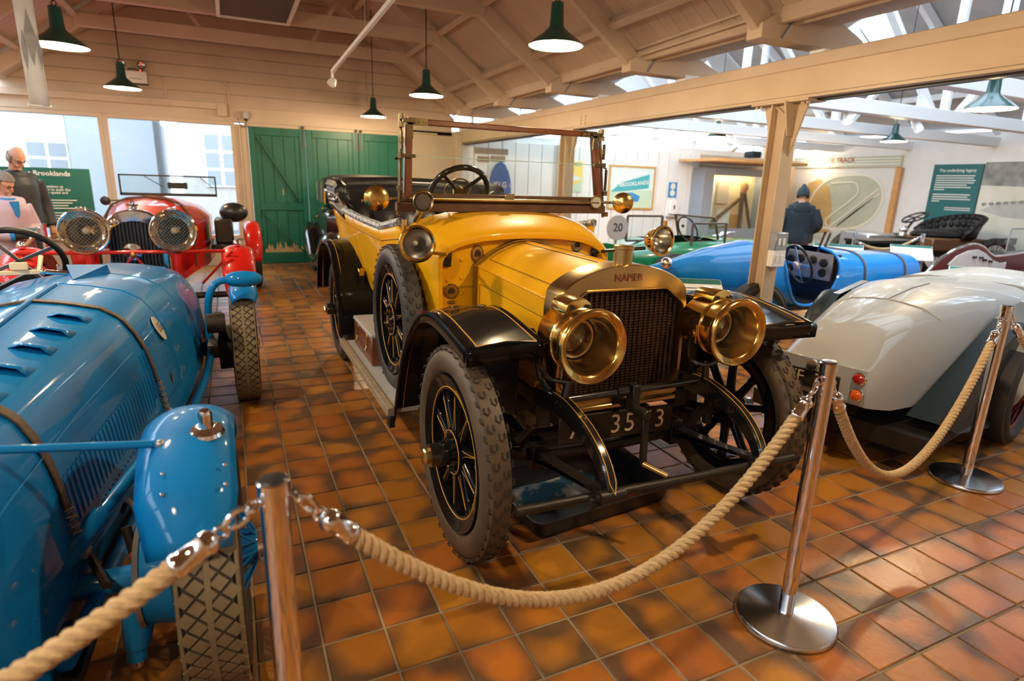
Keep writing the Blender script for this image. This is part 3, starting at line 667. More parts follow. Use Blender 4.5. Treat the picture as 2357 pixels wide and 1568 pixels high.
# ---- bonnet
def bonnet_sec(y, hw, zt, zs, zb, n=12):
    P = [V((-hw, y, zb)), V((-hw, y, zs))]
    for i in range(1, n): 
        x = -hw+2*hw*i/n; u = abs(x)/hw; P.append(V((x, y, zs+(zt-zs)*(1-u**1.9))))
    P += [V((hw, y, zs)), V((hw, y, zb))]; return P
BS = [(-.045, .312, 1.168, 1.022, .60), (.2, .310, 1.172, 1.03, .60), (.5, .304, 1.176, 1.04, .60), (.93, .296, 1.182, 1.055, .60)]
rows = [bonnet_sec(*b) for b in BS]
bon = G().grid(rows).ob('bonnet', 'yellow_paint', car, ang=.45)
def bon_pt(t, s):
    """t 0..1 along bonnet, s index position over section 0..14"""
    k = min(int(t*3), 2); f = t*3-k; i = min(int(s), 13); h = s-i
    p = rows[k][i].lerp(rows[k+1][i], f); q = rows[k][i+1].lerp(rows[k+1][i+1], f); return p.lerp(q, h)
def outln(p, e=.0015):
    n = V((p.x*1.6, 0, max(p.z-.9, 0))); n = n.normalized() if n.length > 0 else V((0, 0, 1)); return p+n*e
for sd in (0, 1):
    f = (lambda s: s) if sd == 0 else (lambda s: 14-s)
    for rect in ([(.06, .12), (.94, .12), (.94, .80), (.06, .80)], [(.06, 2.1), (.94, 2.1), (.94, 6.2), (.06, 6.2)]):
        P = []
        rect2 = rect+[rect[0]]
        for k in range(4):
            a = rect2[k]; b = rect2[k+1]
            for q in range(12): P.append(outln(bon_pt(a[0]+(b[0]-a[0])*q/12, f(a[1]+(b[1]-a[1])*q/12))))
        G().tube(P, .0016, 4, closed=True).ob('pinstripe', 'dark_line', bon)
    G().tube([outln(bon_pt(t, f(1.0)), .001) for t in (0, .33, .66, 1)], .005, 6).ob('hinge', 'yellow_paint', bon)
    G().cyl(bon_pt(.1, f(.5))-V((.0, 0, 0)), bon_pt(.1, f(.5))+V((-.03 if sd == 0 else .03, 0, 0)), .008, n=8).ob('catch', 'brass_dull', bon)
G().tube([bon_pt(t, 7)+V((0, 0, .001)) for t in (0, .33, .66, 1)], .005, 6).ob('hinge', 'yellow_paint', bon)
sec = bonnet_sec(.90, .301, 1.188, 1.058, .60)
band = G().grid([[p+V((0, 0, 0)) for p in sec], [p+V((p.x*.02, .0, .006)) for p in sec], [p+V((p.x*.02, .035, .006)) for p in sec], [p+V((0, .035, 0)) for p in sec]]).ob('bonnet_band', 'brass_dull', car, ang=.4)
# ---- scuttle and cowl
def arch(y, hw, zt, zs, zb, n=18, p=2.6):
    P = [V((-hw*.97, y, zb)), V((-hw, y, (zb+zs)/2)), V((-hw, y, zs))]
    for i in range(1, n):
        a = pi-pi*i/n; cx = math.cos(a); sx = math.sin(a); k = (abs(cx)**p+abs(sx)**p)**(-1/p)
        P.append(V((hw*cx*k, y, zs+(zt-zs)*sx*k)))
    P += [V((hw, y, zs)), V((hw, y, (zb+zs)/2)), V((hw*.97, y, zb))]; return P
cw = [arch(.94, .500, 1.198, 1.05, .58), arch(.88, .502, 1.200, 1.05, .58), arch(.873, .525, 1.222, 1.06, .58), arch(.88, .535, 1.238, 1.07, .58), arch(.93, .55, 1.268, 1.08, .58), arch(1.02, .575, 1.308, 1.09, .58), arch(1.12, .605, 1.328, 1.10, .58), arch(1.20, .625, 1.336, 1.11, .58), arch(1.26, .635, 1.338, 1.12, .58)]
G().grid(cw).ob('cowl', 'yellow_paint', car, ang=.9)
fw_ = arch(.935, .503, 1.202, 1.05, .58)
fwp = G().add([p+V((0, 0, 0)) for p in fw_]+[p+V((0, .02, 0)) for p in fw_], [tuple(range(len(fw_))), tuple(range(2*len(fw_)-1, len(fw_)-1, -1))]).ob('scuttle_panel', 'yellow_paint', car, smooth=False)
G().bb((-.50, .926, .935), (-.30, .935, .94)).bb((.30, .926, .935), (.50, .935, .94)).ob('seam', 'brass_dull', fwp, smooth=False)
for x, z in ((-.375, 1.165), (-.375, 1.085), (-.375, .985), (-.375, .90), (.46, 1.14), (.40, 1.02), (-.455, .975), (.30, 1.185)):
    G().lathe([(.012, 0), (.010, .005), (.004, .008), (0, .008)], (x, .934, z), (0, -1, 0), 12).ob('dome_bolt', 'yellow_paint', fwp)
def badge(x, z, r, rz=None):
    b = G().lathe([(r, 0), (r, .006), (r*.9, .010), (r*.85, .007), (0, .007)], (0, 0, 0), (0, -1, 0), 28)
    o = b.ob('badge', 'nickel', fwp, loc=(x, .934, z)); o.scale = (1, 1, rz or 1)
    G().lathe([(r*.8, .0072), (r*.78, .009), (0, .0092)], (0, 0, 0), (0, -1, 0), 24).ob('badge_field', 'brass_dull', o)
    G().prism([(-r*.45, -r*.3), (r*.45, -r*.3), (r*.5, r*.1), (r*.2, r*.5), (-r*.2, r*.5), (-r*.5, r*.1)], (0, -.0092, 0), (1, 0, 0), (0, 0, 1), (0, -.003, 0)).ob('badge_crest', 'core_copper', o, smooth=False)
    for k in range(10): G().sph((math.cos(2*pi*k/10)*r*.88, -.008, math.sin(2*pi*k/10)*r*.88), r*.07, 6, 4).ob('badge_bead', 'nickel', o)
    return o
badge(-.285, 1.115, .036, 1.35); badge(-.435, .915, .042); badge(.345, 1.155, .036, 1.2)
G().bb((-.455, .922, .845), (-.415, .934, .865)).ob('maker_plate', 'nickel', fwp, bev=.003)
# ---- body tub
def side_pt(y, lvl):
    """lvl 0 bottom .. 1 top edge, right side positive"""
    t = (y-1.2)/2.75; hw_t = .635+.05*min(t*3, 1)-.02*max(t-.8, 0)*5; top = 1.20+.03*math.sin(t*3)+.06*max(t-.5, 0)
    top = 1.185+.10*t if t > .15 else 1.255-.07*t/.15*.8
    hw_b = .50+.02*t; z = .58+(top-.58)*lvl; b = lvl**.75
    return (hw_b+(hw_t-hw_b)*b, z)
ys = [1.22, 1.32, 1.45, 1.6, 1.9, 2.2, 2.5, 2.7, 2.9, 3.0, 3.1, 3.2]
for sd in (-1, 1):
    rows_ = [[V((sd*side_pt(y, l)[0], y, side_pt(y, l)[1])) for l in (0, .2, .4, .6, .8, .92, 1)] for y in ys]
    bs_ = G().grid(rows_).ob('body_side', 'yellow_paint', car, thick=.03)
    G().tube([V((sd*(side_pt(y, 1)[0]), y, side_pt(y, 1)[1]+.012)) for y in ys], .026, 8).ob('edge_trim', 'leather_trim', bs_)
    G().tube([V((sd*(side_pt(y, .88)[0]+.017), y, side_pt(y, .88)[1])) for y in ys], .0022, 4).ob('pinstripe', 'dark_line', bs_)
    for yd in (1.62, 2.32, 2.55, 3.2): G().tube([V((sd*(side_pt(yd, l)[0]+.0165), yd, side_pt(yd, l)[1])) for l in (.1, .3, .5, .7, .9, .98)], .0025, 4).ob('door_edge', 'yellow_paint', bs_)
    for k in range(19):
        y = 1.25+k*.1; q = side_pt(y, 1); G().sph((sd*(q[0]+.022), y, q[1]+.016), .007, 8, 5).ob('stud', 'chrome', bs_)
    G().bb((sd*.655-.02, 2.30, .80), (sd*.655+.02, 2.42, .85)).ob('hinge_strap', 'brass', bs_, bev=.004)
    for k in range(3): G().cyl((sd*.648, 2.33+k*.0, .92), (sd*.69, 2.33, .92), .012, n=10)
G().grid([[V((x, 3.2+.05*(1-(x/.66)**2), z)) for z in (.6, .8, 1.0, 1.2, 1.3)] for x in (-.66, -.4, 0, .4, .66)]).ob('body_back', 'yellow_paint', car, thick=.03)
G().bb((-.55, 1.1, .50), (.55, 3.2, .58)).ob('floor_pan', 'black_dull', car, smooth=False)
# seats
def seat(y, n=5):
    G().bb((-.56, y-.48, .62), (.56, y+.0, .86)).ob('seat_cushion', 'leather_black', car, bev=.04, seg=3)
    rows_ = []
    for i in range(41):
        x = -.58+1.16*i/40; bul = .03*abs(math.sin(i/40*pi*8)); rows_.append([V((x, y-.02-bul*.4, .8)), V((x, y+.0-bul, .95)), V((x, y+.06-bul, 1.12)), V((x, y+.10-bul*.6, 1.24)), V((x, y+.15, 1.28)), V((x, y+.19, 1.24)), V((x, y+.16, .8))])
    G().grid(rows_).ob('seat_back', 'leather_black', car)
seat(2.05); seat(2.95)
# folded hood at the back
hd = G()
for i in range(6):
    z = 1.28+i*.03; yy = 2.95+.05*i
    hd.tube(smoothpath([(-.66, 2.7+.05*i, z-.06), (-.69, 2.9, z), (-.64, yy+.2, z+.02), (0, yy+.30, z+.04), (.64, yy+.2, z+.02), (.69, 2.9, z), (.66, 2.7+.05*i, z-.06)], 5), .05, 7)
hd.ob('folded_hood', 'leather_black', car)
for sd in (-1, 1):
    G().tube([(sd*.70, 2.6, 1.28), (sd*.72, 2.9, 1.38), (sd*.70, 3.3, 1.42)], .014, 8).ob('hood_iron', 'chrome', car)
    for k in range(3): G().sph((sd*.735, 2.85+k*.2, 1.33+.03*k), .026, 10, 6).ob('hood_knuckle', 'chrome', car)
# ---- windscreen
WY = 1.20
ws = G().bb((-.665, WY-.035, 1.325), (.685, WY+.02, 1.375)).bb((-.63, WY-.02, 1.375), (.655, WY+.02, 1.425)).ob('windscreen_sill', 'mahogany_dark', car, bev=.006)
def wx(z, s): # slightly tapering opening
    return s*(.60-.02*(z-1.42)/.4) if s < 0 else .645-.055*(z-1.42)/.4
fr_ = G()
for s in (-1, 1): fr_.bar((wx(1.42, s), WY, 1.40), (wx(1.8, s), WY+.02, 1.815), .042, .045, up=(0, 1, 0))
fr_.bar((wx(1.8, -1)-.015, WY+.02, 1.80), (wx(1.8, 1)+.015, WY+.02, 1.80), .04, .032, up=(0, 0, 1))
wsf = fr_.ob('windscreen_frame', 'mahogany', car, bev=.006)
zm = 1.622
G().add([(wx(1.42, -1), WY, 1.42), (wx(1.42, 1), WY, 1.42), (wx(zm, 1), WY+.01, zm), (wx(zm, -1), WY+.01, zm)], [(0, 1, 2, 3)]).ob('pane', 'screen_glass', wsf, smooth=False, thick=.005)
G().add([(wx(zm, -1), WY+.016, zm), (wx(zm, 1), WY+.016, zm), (wx(1.8, 1), WY+.026, 1.79), (wx(1.8, -1), WY+.026, 1.79)], [(0, 1, 2, 3)]).ob('pane', 'screen_glass', wsf, smooth=False, thick=.005)
mat('glass_edge', (.45, .70, .62), .2)
G().bar((wx(zm, -1), WY+.008, zm), (wx(zm, 1), WY+.008, zm), .006, .004).ob('pane_edge', 'glass_edge', wsf)
for s in (-1, 1):
    P = []
    b = G().cyl((wx(1.42, s)+s*.045, WY, 1.30), (wx(1.8, s)+s*.045, WY+.02, 1.83), .010, n=10)
    for z in (1.32, 1.45, 1.62, 1.70, 1.78, 1.82): b.cyl((wx(z, s)+s*.045, WY-.01, z-.014), (wx(z, s)+s*.045, WY-.01, z+.014), .016, n=10)
    for z in (1.62, 1.80): b.box((wx(z, s)+s*.005, WY-.022, z), (.075, .016, .018))
    b.box((wx(1.8, s)-s*.045, WY-.004, 1.80), (.11, .012, .036)); b.box((wx(1.77, s), WY-.004, 1.755), (.036, .012, .085))
    b.box((wx(1.5, s)+s*.045, WY-.02, 1.53), (.010, .016, .13)); b.box((wx(1.7, s)+s*.045, WY-.02, 1.70), (.010, .016, .09))
    b.cyl((wx(1.62, s)+s*.03, WY, 1.62), (wx(1.62, s)+s*.075, WY, 1.60), .006, n=8)
    bk = b.ob('screen_bracket', 'bracket_metal', wsf)
    for q in range(3): G().sph((wx(1.8, s)-s*(.02+q*.03), WY-.012, 1.80), .005, 6, 4).ob('screw', 'nickel', bk)
G().cyl((-.60, WY-.045, 1.398), (.62, WY-.045, 1.392), .0105, n=12).ob('brass_rod', 'nickel', wsf)
G().bb((-.03, WY-.055, 1.40), (.03, WY-.048, 1.435)).ob('hinge_plate', 'nickel', wsf, bev=.003)
# horn, tax disc
hn = G().lathe([(.0, .10), (.016, .10), (.02, .05), (.036, .02), (.052, .004), (.058, 0), (.055, -.004), (.044, .006), (.040, .012), (0, .014)], (-.555, WY-.16, 1.385), (0, 1, 0), 32).ob('horn', 'nickel', car)
G().lathe([(.042, .006), (.030, .001), (0, -.002)], (-.555, WY-.16, 1.385), (0, 1, 0), 32).ob('horn_gauze', 'mesh_dark', hn)
G().tube([(-.555, WY-.08, 1.37), (-.56, WY-.10, 1.32), (-.57, WY-.06, 1.28)], .020, 10).ob('horn_stem', 'nickel', hn)
td = G().lathe([(.042, 0), (.042, .014), (.036, .018), (.034, .012), (0, .012)], (.60, WY-.04, 1.395), (0, -1, 0), 28).ob('licence_holder', 'nickel', car)
mat('disc_paper', (.50, .62, .68), .4, c2=(.70, .62, .45), ns=30, nb=.5, sharp=.03)
G().disc((.60, WY-.054, 1.395), .034, (0, -1, 0)).ob('licence_disc', 'disc_paper', td)
# mirrors on arms
for s in (-1, 1):
    m_ = G().cyl((s*.66, WY-.02, 1.395), (s*.73, WY-.05, 1.395), .008, n=8).bar((s*.70, WY-.052, 1.395), (s*.86, WY-.052, 1.380), .008, .012).ob('mirror_arm', 'nickel', car)
    dirn = V((s*-.55 if s < 0 else -.25, 1.0, 0)).normalized()*-1
    G().lathe([(0, .014), (.03, .012), (.055, .006), (.066, 0), (.064, -.004), (0, -.004)], (s*.785, WY-.075, 1.395), V((0.12*s if s < 0 else -.75, -1, 0)), 32).ob('mirror', 'brass', m_)
# side lamps on stalks
def side_lamp(s):
    c = V((s*.712, .62, 1.205)); base = V((s*.46, .92, 1.115)); q = V((s*.10, -1, 0)).normalized()
    st = G().cyl(base, c+V((-s*.07, .05, -.045)), .010, n=10).lathe([(.0, 0), (.022, 0), (.022, .012), (0, .014)], base, (0, -1, 0), 16).ob('lamp_stalk', 'black_paint', car)
    G().prism([(-.02, -.065), (.02, -.065), (.024, 0), (.02, .065), (-.02, .065), (-.024, 0)], (s*.46, .926, 1.115), (1, 0, 0), (0, 0, 1), (0, -.010, 0)).ob('lamp_foot', 'black_dull', st, bev=.003)
    l = G().lathe([(0, -.115), (.02, -.112), (.045, -.095), (.066, -.06), (.078, -.02), (.084, 0), (.088, .004), (.086, .014), (.078, .016), (.070, .010), (.068, .0)], c, q, 36).ob('side_lamp', 'brass', car)
    G().lathe([(.068, .0), (.055, -.04), (.03, -.068), (0, -.08)], c, q, 32).ob('reflector', 'brushed_steel', l)
    G().sph(c-q*.045, .014, 10, 6).ob('bulb', 'lamp_white', l)
    G().disc(c+q*.006, .070, q, 32).ob('lamp_glass', 'lamp_glass', l)
    G().cyl(c+V((s*.05, .04, .05)), c+V((s*.05, .04, .11)), .012, n=10).ob('lamp_knob', 'brass', l); G().cyl(c+V((-s*.09, .02, 0)), c+V((-s*.075, .02, 0)), .014, n=10).ob('lamp_knob', 'brass', l)
side_lamp(-1); side_lamp(1)
# steering wheel
swc = V((-.17, 1.55, 1.425)); swn = V((0, .82, .57)).normalized()
sw = G().ring(swc, .188, .018, swn, 44, 10).ob('steering_wheel', 'black_paint', car)
a_, b_, _d = frame(swn)
for k in range(4):
    an = 2*pi*k/4+pi/4; d_ = a_*math.cos(an)+b_*math.sin(an); G().bar(swc+d_*.03, swc+d_*.18, .022, .008, up=swn).ob('wheel_spoke', 'black_dull', sw)
G().cyl(swc-swn*.02, swc+swn*.03, .045, .035, 20).ob('wheel_boss', 'brass_dull', sw)
G().ring(swc+swn*.03, .085, .006, swn, 30, 6).ob('control_quadrant', 'brass_dull', sw)
G().cyl(swc, swc-V((0, .55, .75))*.6, .02, n=10).ob('steering_column', 'black_dull', sw)
# ---- headlamps
def headlamp(s):
    c = V((-.34 if s < 0 else .358, -.345, .928)); q = V((-s*.02-.03, -1, -.02)).normalized(); up = V((0, 0, 1))
    l = G().lathe([(0, -.27), (.05, -.268), (.098, -.245), (.112, -.22), (.114, -.12), (.118, -.11), (.122, -.06), (.126, -.045), (.131, -.02), (.138, -.008), (.143, .004), (.142, .014), (.136, .020), (.114, .010), (.110, .004), (.108, -.006)], c, q, 48).ob('headlamp', 'brass', car)
    G().lathe([(.108, -.006), (.098, -.05), (.084, -.10), (.080, -.115), (.070, -.118), (.062, -.16), (.0, -.19)], c, q, 44).ob('reflector', 'brass_pale', l)
    G().ring(c-q*.112, .080, .004, q, 36, 6).ob('reflector_ring', 'black_dull', l)
    G().lathe([(.060, -.13), (.050, -.11), (.028, -.094), (0, -.088)], c+V((-.012, 0, .012)), q, 32).ob('bullseye', 'lens', l)
    G().disc(c+q*.002, .112, q, 40).ob('lamp_glass', 'lamp_glass', l)
    # chimney on top
    cc = c-q*.165+up*.100
    P = [(-.055, -.02), (-.058, .01), (-.05, .036), (-.03, .05), (0, .055), (.03, .05), (.05, .036), (.058, .01), (.055, -.02)]
    ch = G().prism(P, cc+V((-s*0, -.06, 0)), (1, 0, 0), (0, 0, 1), (0, .12, 0)).ob('chimney', 'brass', l, bev=.008, seg=2)
    for x in (-.034, .034): G().cyl(cc+V((x, -.066, .018)), cc+V((x, -.058, .018)), .014, n=16).ob('chimney_hole', 'black_metal', ch)
    G().lathe([(.118, -.105), (.124, -.10), (.124, -.092), (.118, -.087)], c, q, 44).ob('drum_band', 'brass', l)
    G().cyl(c+V((s*-.118, .11, -.02)), c+V((s*-.142, .11, -.02)), .016, n=10).cyl(c+V((-s*.125, .10, -.06)), c+V((-s*.125, .10, .02)), .008, n=8).ob('lamp_catch', 'brass', l)
    # fork bracket to the dumb iron
    f = G()
    for sx in (-1, 1): f.tube(smoothpath([c+V((sx*.125, .12, .0)), c+V((sx*.128, .13, -.08)), c+V((sx*.10, .14, -.15)), c+V((0, .15, -.185))], 5), .0105, 8)
    f.cyl(c+V((0, .15, -.185)), (s*.36, -.20, .665), .017, n=12); f.lathe([(.034, 0), (.026, .012), (.018, .02)], (s*.36, -.20, .66), (0, 0, 1), 16)
    f.ob('lamp_fork', 'black_paint', l)
    if s < 0:
        G().tube(smoothpath([(-.43, -.06, .80), (-.455, -.05, .86), (-.44, -.05, .93), (-.42, -.05, .88), (-.40, -.06, .74), (-.37, -.1, .68)], 6), .012, 8).ob('bracket_loop', 'black_paint', l)
headlamp(-1); headlamp(1)
# ---- wings
def wing(s, path, xo, xi, name, pin=True, holes=False, lip=.05, front_lip=True):
    """path of (y,z); sheet between xo (outer) and xi (inner) with rolled edges"""
    P = smoothpath([V((0, y, z)) for y, z in path], 6); rows = []
    for i, p in enumerate(P):
        t = (P[min(i+1, len(P)-1)]-P[max(i-1, 0)]).normalized(); n = V((0, -t.z, t.y)); n = n if n.z > 0 or (n.z == 0) else -n
        if t.z < 0 and t.y > 0: pass
        n = V((0, t.z*-1, t.y)); n = n if (n.z >= -.05) else -n
        if path[0][0] < path[-1][0] and n.y > 0 and False: n = -n
        sec_ = [(xo, -lip), (xo, -.012), (xo*.995, -.002), (xo-s*.03, .004), (xo-s*.045, -.001), ((xo+xi)/2, .012), (xi+s*.03, -.001), (xi+s*.015, .004), (xi, -.004), (xi, -lip*.6)]
        rows.append([p+V((x, 0, 0))+n*h for x, h in sec_])
    w_ = G().grid(rows).ob(name, 'wing_black', car, ang=.6, thick=.004)
    if front_lip:
        a = rows[0][1]; b = rows[0][8]; fr = [a+(b-a)*k/8 for k in range(9)]
        G().grid([[p+V((0, -.004, .010)) for p in fr], [p+V((0, -.012, 0)) for p in fr], [p+V((0, -.010, -lip)) for p in fr]]).ob('front_edge', 'wing_black', w_, thick=.005)
    if pin:
        e = V((0, 0, .0))
        L = [r[4]+(r[4]-r[3])*.3+V((0, 0, .0035)) for r in rows[1:]]; Rr = [r[6]-(r[7]-r[6])*.3+V((0, 0, .0035)) for r in rows[1:]]
        fl = [Rr[0].lerp(L[0], k/6)+V((0, 0, .004*math.sin(pi*k/6)+.002)) for k in range(1, 6)]
        m = len(P)-1
        G().tube(list(reversed(Rr))+fl+L, .0024, 5).ob('pinstripe', 'gold_line', w_)
    if holes:
        for x in (.33, .7):
            k = int(len(P)*.30); p = P[k]; G().lathe([(.018, 0), (.016, .004), (.012, .003)], p+V((xo+(xi-xo)*x, 0, .014)), (0, 0, 1), 18).ob('stay_hole', 'black_dull', w_)
    return w_
FP = [(-.23, .925), (-.08, .95), (.08, .972), (.22, .972), (.36, .935), (.50, .845), (.62, .73), (.72, .585), (.80, .42), (.86, .27)]
wing(-1, FP, -.785, -.465, 'front_wing', holes=True)
FP2 = [(-.33, .93), (-.15, .965), (.02, .985), (.18, .985), (.34, .94), (.50, .845), (.62, .73), (.72, .585), (.80, .42), (.86, .27)]
wing(1, FP2, .845, .49, 'front_wing', holes=True)
RP = [(2.30, .36), (2.33, .55), (2.40, .74), (2.52, .89), (2.70, .985), (2.92, 1.01), (3.15, .97), (3.32, .86), (3.44, .70), (3.50, .52)]
for s in (-1, 1): wing(s, RP, s*.83, s*.545, 'rear_wing', front_lip=False, lip=.03)
# inner valances
for s in (-1, 1):
    G().add([V((s*.47, y, z)) for y, z in ((.0, .55), (-.02, .9), (.22, .96), (.4, .9), (.85, .5), (.85, .3))], [(0, 1, 2, 3, 4, 5)]).ob('wing_valance', 'black_dull', car, smooth=False, thick=.004)
# ---- running boards and tool box
for s in (-1, 1):
    rb = G().bb((s*.50, .84, .285), (s*.80, 2.34, .310)).ob('running_board', 'rubber_mat', car, bev=.004)
    G().bb((s*.785, .82, .275), (s*.825, 2.36, .325)).ob('board_edge', 'grey_wood', rb, bev=.004)
    for y in (1.0, 2.1): G().bb((s*.30, y, .24), (s*.76, y+.05, .285)).ob('board_bracket', 'black_dull', rb, smooth=False)
    G().bb((s*.79, .80, .22), (s*.82, .86, .28)).ob('bracket_end', 'black_dull', rb, bev=.003)
tb_ = G().bb((-.735, 1.62, .312), (-.545, 2.22, .50)).ob('tool_box', 'tool_wood', car, bev=.006)
G().bb((-.74, 1.615, .50), (-.54, 2.225, .525)).ob('lid', 'rubber_mat', tb_, bev=.005)
for y in (1.75, 2.05):
    G().bb((-.742, y-.02, .42), (-.735, y+.02, .50)).ob('hasp', 'brass_dull', tb_, bev=.002)
    G().ring((-.748, y, .40), .018, .004, (1, 0, 0), 16, 6).ob('pull_ring', 'nickel', tb_)
# spare wheel carrier
G().bb((-.62, 1.0, .31), (-.585, 1.5, .60)).ob('spare_carrier', 'black_dull', car, smooth=False)
# ---- chassis, axle, springs, dumb irons
for s in (-1, 1): G().bb((s*.33, -.05, .50), (s*.40, 3.1, .60)).ob('chassis_rail', 'black_dull', car, smooth=False)
ax_ = G().tube(smoothpath([(-.66, 0, .43), (-.55, 0, .43), (-.46, 0, .37), (-.2, 0, .34), (.2, 0, .34), (.46, 0, .37), (.55, 0, .43), (.66, 0, .43)], 5), .028, 8).ob('front_axle', 'black_dull', car)
G().tube([(-.60, WB, .43), (.60, WB, .43)], .05, 10).sph((0, WB, .43), .15, 16, 10).ob('rear_axle', 'black_dull', car)
for s in (-1, 1):
    # dumb iron: tapered curved horn
    path = smoothpath([(s*.36, .02, .62), (s*.36, -.18, .645), (s*.36, -.32, .625), (s*.36, -.43, .585), (s*.36, -.51, .525), (s*.36, -.555, .455)], 5); n_ = len(path); rows_ = []
    for i, p in enumerate(path):
        t = (path[min(i+1, n_-1)]-path[max(i-1, 0)]).normalized(); nn = V((0, -t.z, t.y)); nn = nn if nn.z > 0 else -nn; u = i/(n_-1); h = .046-.022*u; w2 = .022
        rows_.append([p+V((w2, 0, 0))+nn*h, p+V((-w2, 0, 0))+nn*h, p+V((-w2, 0, 0))-nn*h, p+V((w2, 0, 0))-nn*h])
    g = G().grid(rows_, cv=True); k = len(g.v); g.f += [(k-4, k-3, k-2, k-1), (3, 2, 1, 0)]
    di = g.ob('dumb_iron', 'black_paint', car, bev=.006)
    tp = [(r[0]+r[1])/2 for r in rows_[4:-2]]
    for sx in (-.013, .013): G().tube([p+V((sx, 0, .0035)) for p in tp]+[tp[-1]+V((0, -.02, -.03))], .0017, 4).ob('pinstripe', 'gold_line', di)
    G().cyl((s*.36-.05, -.56, .445), (s*.36+.05, -.56, .445), .024, n=14).cyl((s*.36-.06, -.56, .445), (s*.36+.06, -.56, .445), .012, n=8).cyl((s*.36+s*.07, -.55, .44), (s*.36+s*.07, -.55, .40), .012, n=8).ob('shackle_pin', 'black_dull', di)
    # leaf spring
    for k in range(5):
        L = .50-.10*k
        sp_ = smoothpath([(s*.37, -.54+.10*k, .445-.016*k), (s*.37, -.27+.05*k, .405-.014*k), (s*.37, 0, .385-.012*k), (s*.37, .27-.05*k, .405-.014*k), (s*.37, .52-.10*k, .45-.016*k)], 4)
        g = G()
        for a, b in zip(sp_[:-1], sp_[1:]): g.bar(a, b, .05, .015)
        g.ob('spring_leaf', 'black_dull', car)
    G().bb((s*.37-.035, -.05, .30), (s*.37+.035, .05, .42)).ob('spring_clamp', 'black_dull', car, bev=.004)
    G().tube([(s*.60, 0, .36), (s*.60, 0, .50)], .025, 10).ob('king_pin', 'black_dull', car)
    G().bar((s*.60, 0, .40), (s*.55, .18, .38), .03, .025).ob('steering_arm', 'black_dull', car)
G().cyl((-.70, -.50, .425), (.56, -.545, .42), .017, n=12).ob('front_cross_tube', 'black_dull', car)
G().cyl((-.56, .16, .38), (.56, .16, .38), .014, n=10).ob('track_rod', 'black_dull', car)
G().cyl((-.36, -.185, .668), (.36, -.185, .672), .016, n=12).cyl((-.10, -.185, .67), (.02, -.185, .67), .021, n=12).ob('lamp_bar', 'black_paint', car)
# starting handle
sh = G().cyl((-.02, .0, .60), (-.02, -.22, .595), .02, n=12).bb((-.04, -.22, .58), (.0, -.17, .70)).cyl((-.02, -.22, .595), (-.02, -.30, .595), .022, n=14).bar((-.02, -.285, .605), (-.015, -.29, .375), .032, .018, up=(0, 1, 0)).ob('starting_handle', 'black_dull', car, bev=.004)
G().cyl((-.015, -.29, .380), (.045, -.38, .355), .013, .011, 12).ob('handle_grip', 'brass_dull', sh)
# number plate
npx = G().box((-.02, -.10, .485), (.60, .012, .125), (0, .03, 0)).ob('number_plate', 'black_dull', car, bev=.004)
for ch, x in (('A', -.225), ('3', -.035), ('5', .04), ('7', .125), ('3', .205)): G().text(ch, (x, -.1075, .485-.03*(x)), (1, 0, -.03), (0, 0, 1), .125).ob('lettering', 'plate_white', npx, smooth=False)
# sump, gearbox, undertray
G().bb((-.16, .05, .36), (.16, .95, .62)).ob('engine_sump', 'black_dull', car, bev=.03, seg=2)
G().cyl((0, .95, .45), (0, WB, .45), .035, n=10).ob('propeller_shaft', 'black_dull', car)
G().bb((-.30, .0, .56), (.30, .85, .60)).ob('engine_tray', 'black_dull', car, smooth=False)
mat('oily', (.10, .055, .025), .5, c2=(.02, .02, .02), ns=12)
G().bb((-.50, .06, .37), (-.12, .12, .42)).ob('drag_link', 'oily', car, bev=.008)
G().tube([(-.42, .05, .55), (-.43, -.05, .50), (-.50, -.08, .47)], .016, 8).bb((-.46, -.06, .52), (-.40, .02, .56)).ob('steering_box', 'oily', car, bev=.004)
# rear hub caps visible behind
# ================================================================ drip tray under the car
mat('tray_black', (.016, .016, .017), .38)
mat('rag_red', (.28, .03, .025), .9, c2=(.16, .015, .012), ns=25)
mat('rag_blue', (.05, .16, .22), .9, c2=(.55, .55, .48), ns=9, nb=.55, sharp=.05)
ty_ = thing('drip_tray', 'black plastic drip tray on the tiles under the yellow car', 'tray', (1.44, 2.32, 0), .09)
def rrect(w_, d, r, z, n=5):
    P = []
    for cx, cy, a0 in ((w_/2-r, d/2-r, 0), (-w_/2+r, d/2-r, pi/2), (-w_/2+r, -d/2+r, pi), (w_/2-r, -d/2+r, 1.5*pi)):
        for k in range(n): a = a0+pi/2*k/(n-1); P.append(V((cx+math.cos(a)*r, cy+math.sin(a)*r, z)))
    return P
G().grid([rrect(.74, .62, .04, .0), rrect(.80, .68, .05, .095), rrect(.83, .71, .055, .102), rrect(.83, .71, .055, .096), rrect(.79, .67, .05, .09), rrect(.73, .61, .04, .008)], cv=True).ob('rim_wall', 'tray_black', ty_)
G().add(rrect(.735, .615, .04, .006), [tuple(range(20))]).ob('bottom', 'tray_black', ty_, smooth=False)
def crumple(n, w_, d, h, seed, m, name):
    rnd = random.Random(seed); rows = []
    for i in range(n):
        rows.append([V(((i/(n-1)-.5)*w_*(1+.3*rnd.random()), (j/(n-1)-.5)*d*(1+.3*rnd.random()), .012+h*rnd.random()*(1-abs(2*i/(n-1)-1)**2)*(1-abs(2*j/(n-1)-1)**2))) for j in range(n)])
    return G().grid(rows)
def rag(loc, rz, w_, d, h, seed, m, label):
    o = crumple(9, w_, d, h, seed, m, 'rag').ob('cleaning_rag', m, None, loc=loc, rot=(0, 0, rz), sub=1, thick=.003); tag(o, label, 'rag'); return o
rag((1.72, 2.13, .003), .5, .12, .09, .09, 3, 'rag_red', 'crumpled red rag in the corner of the drip tray')
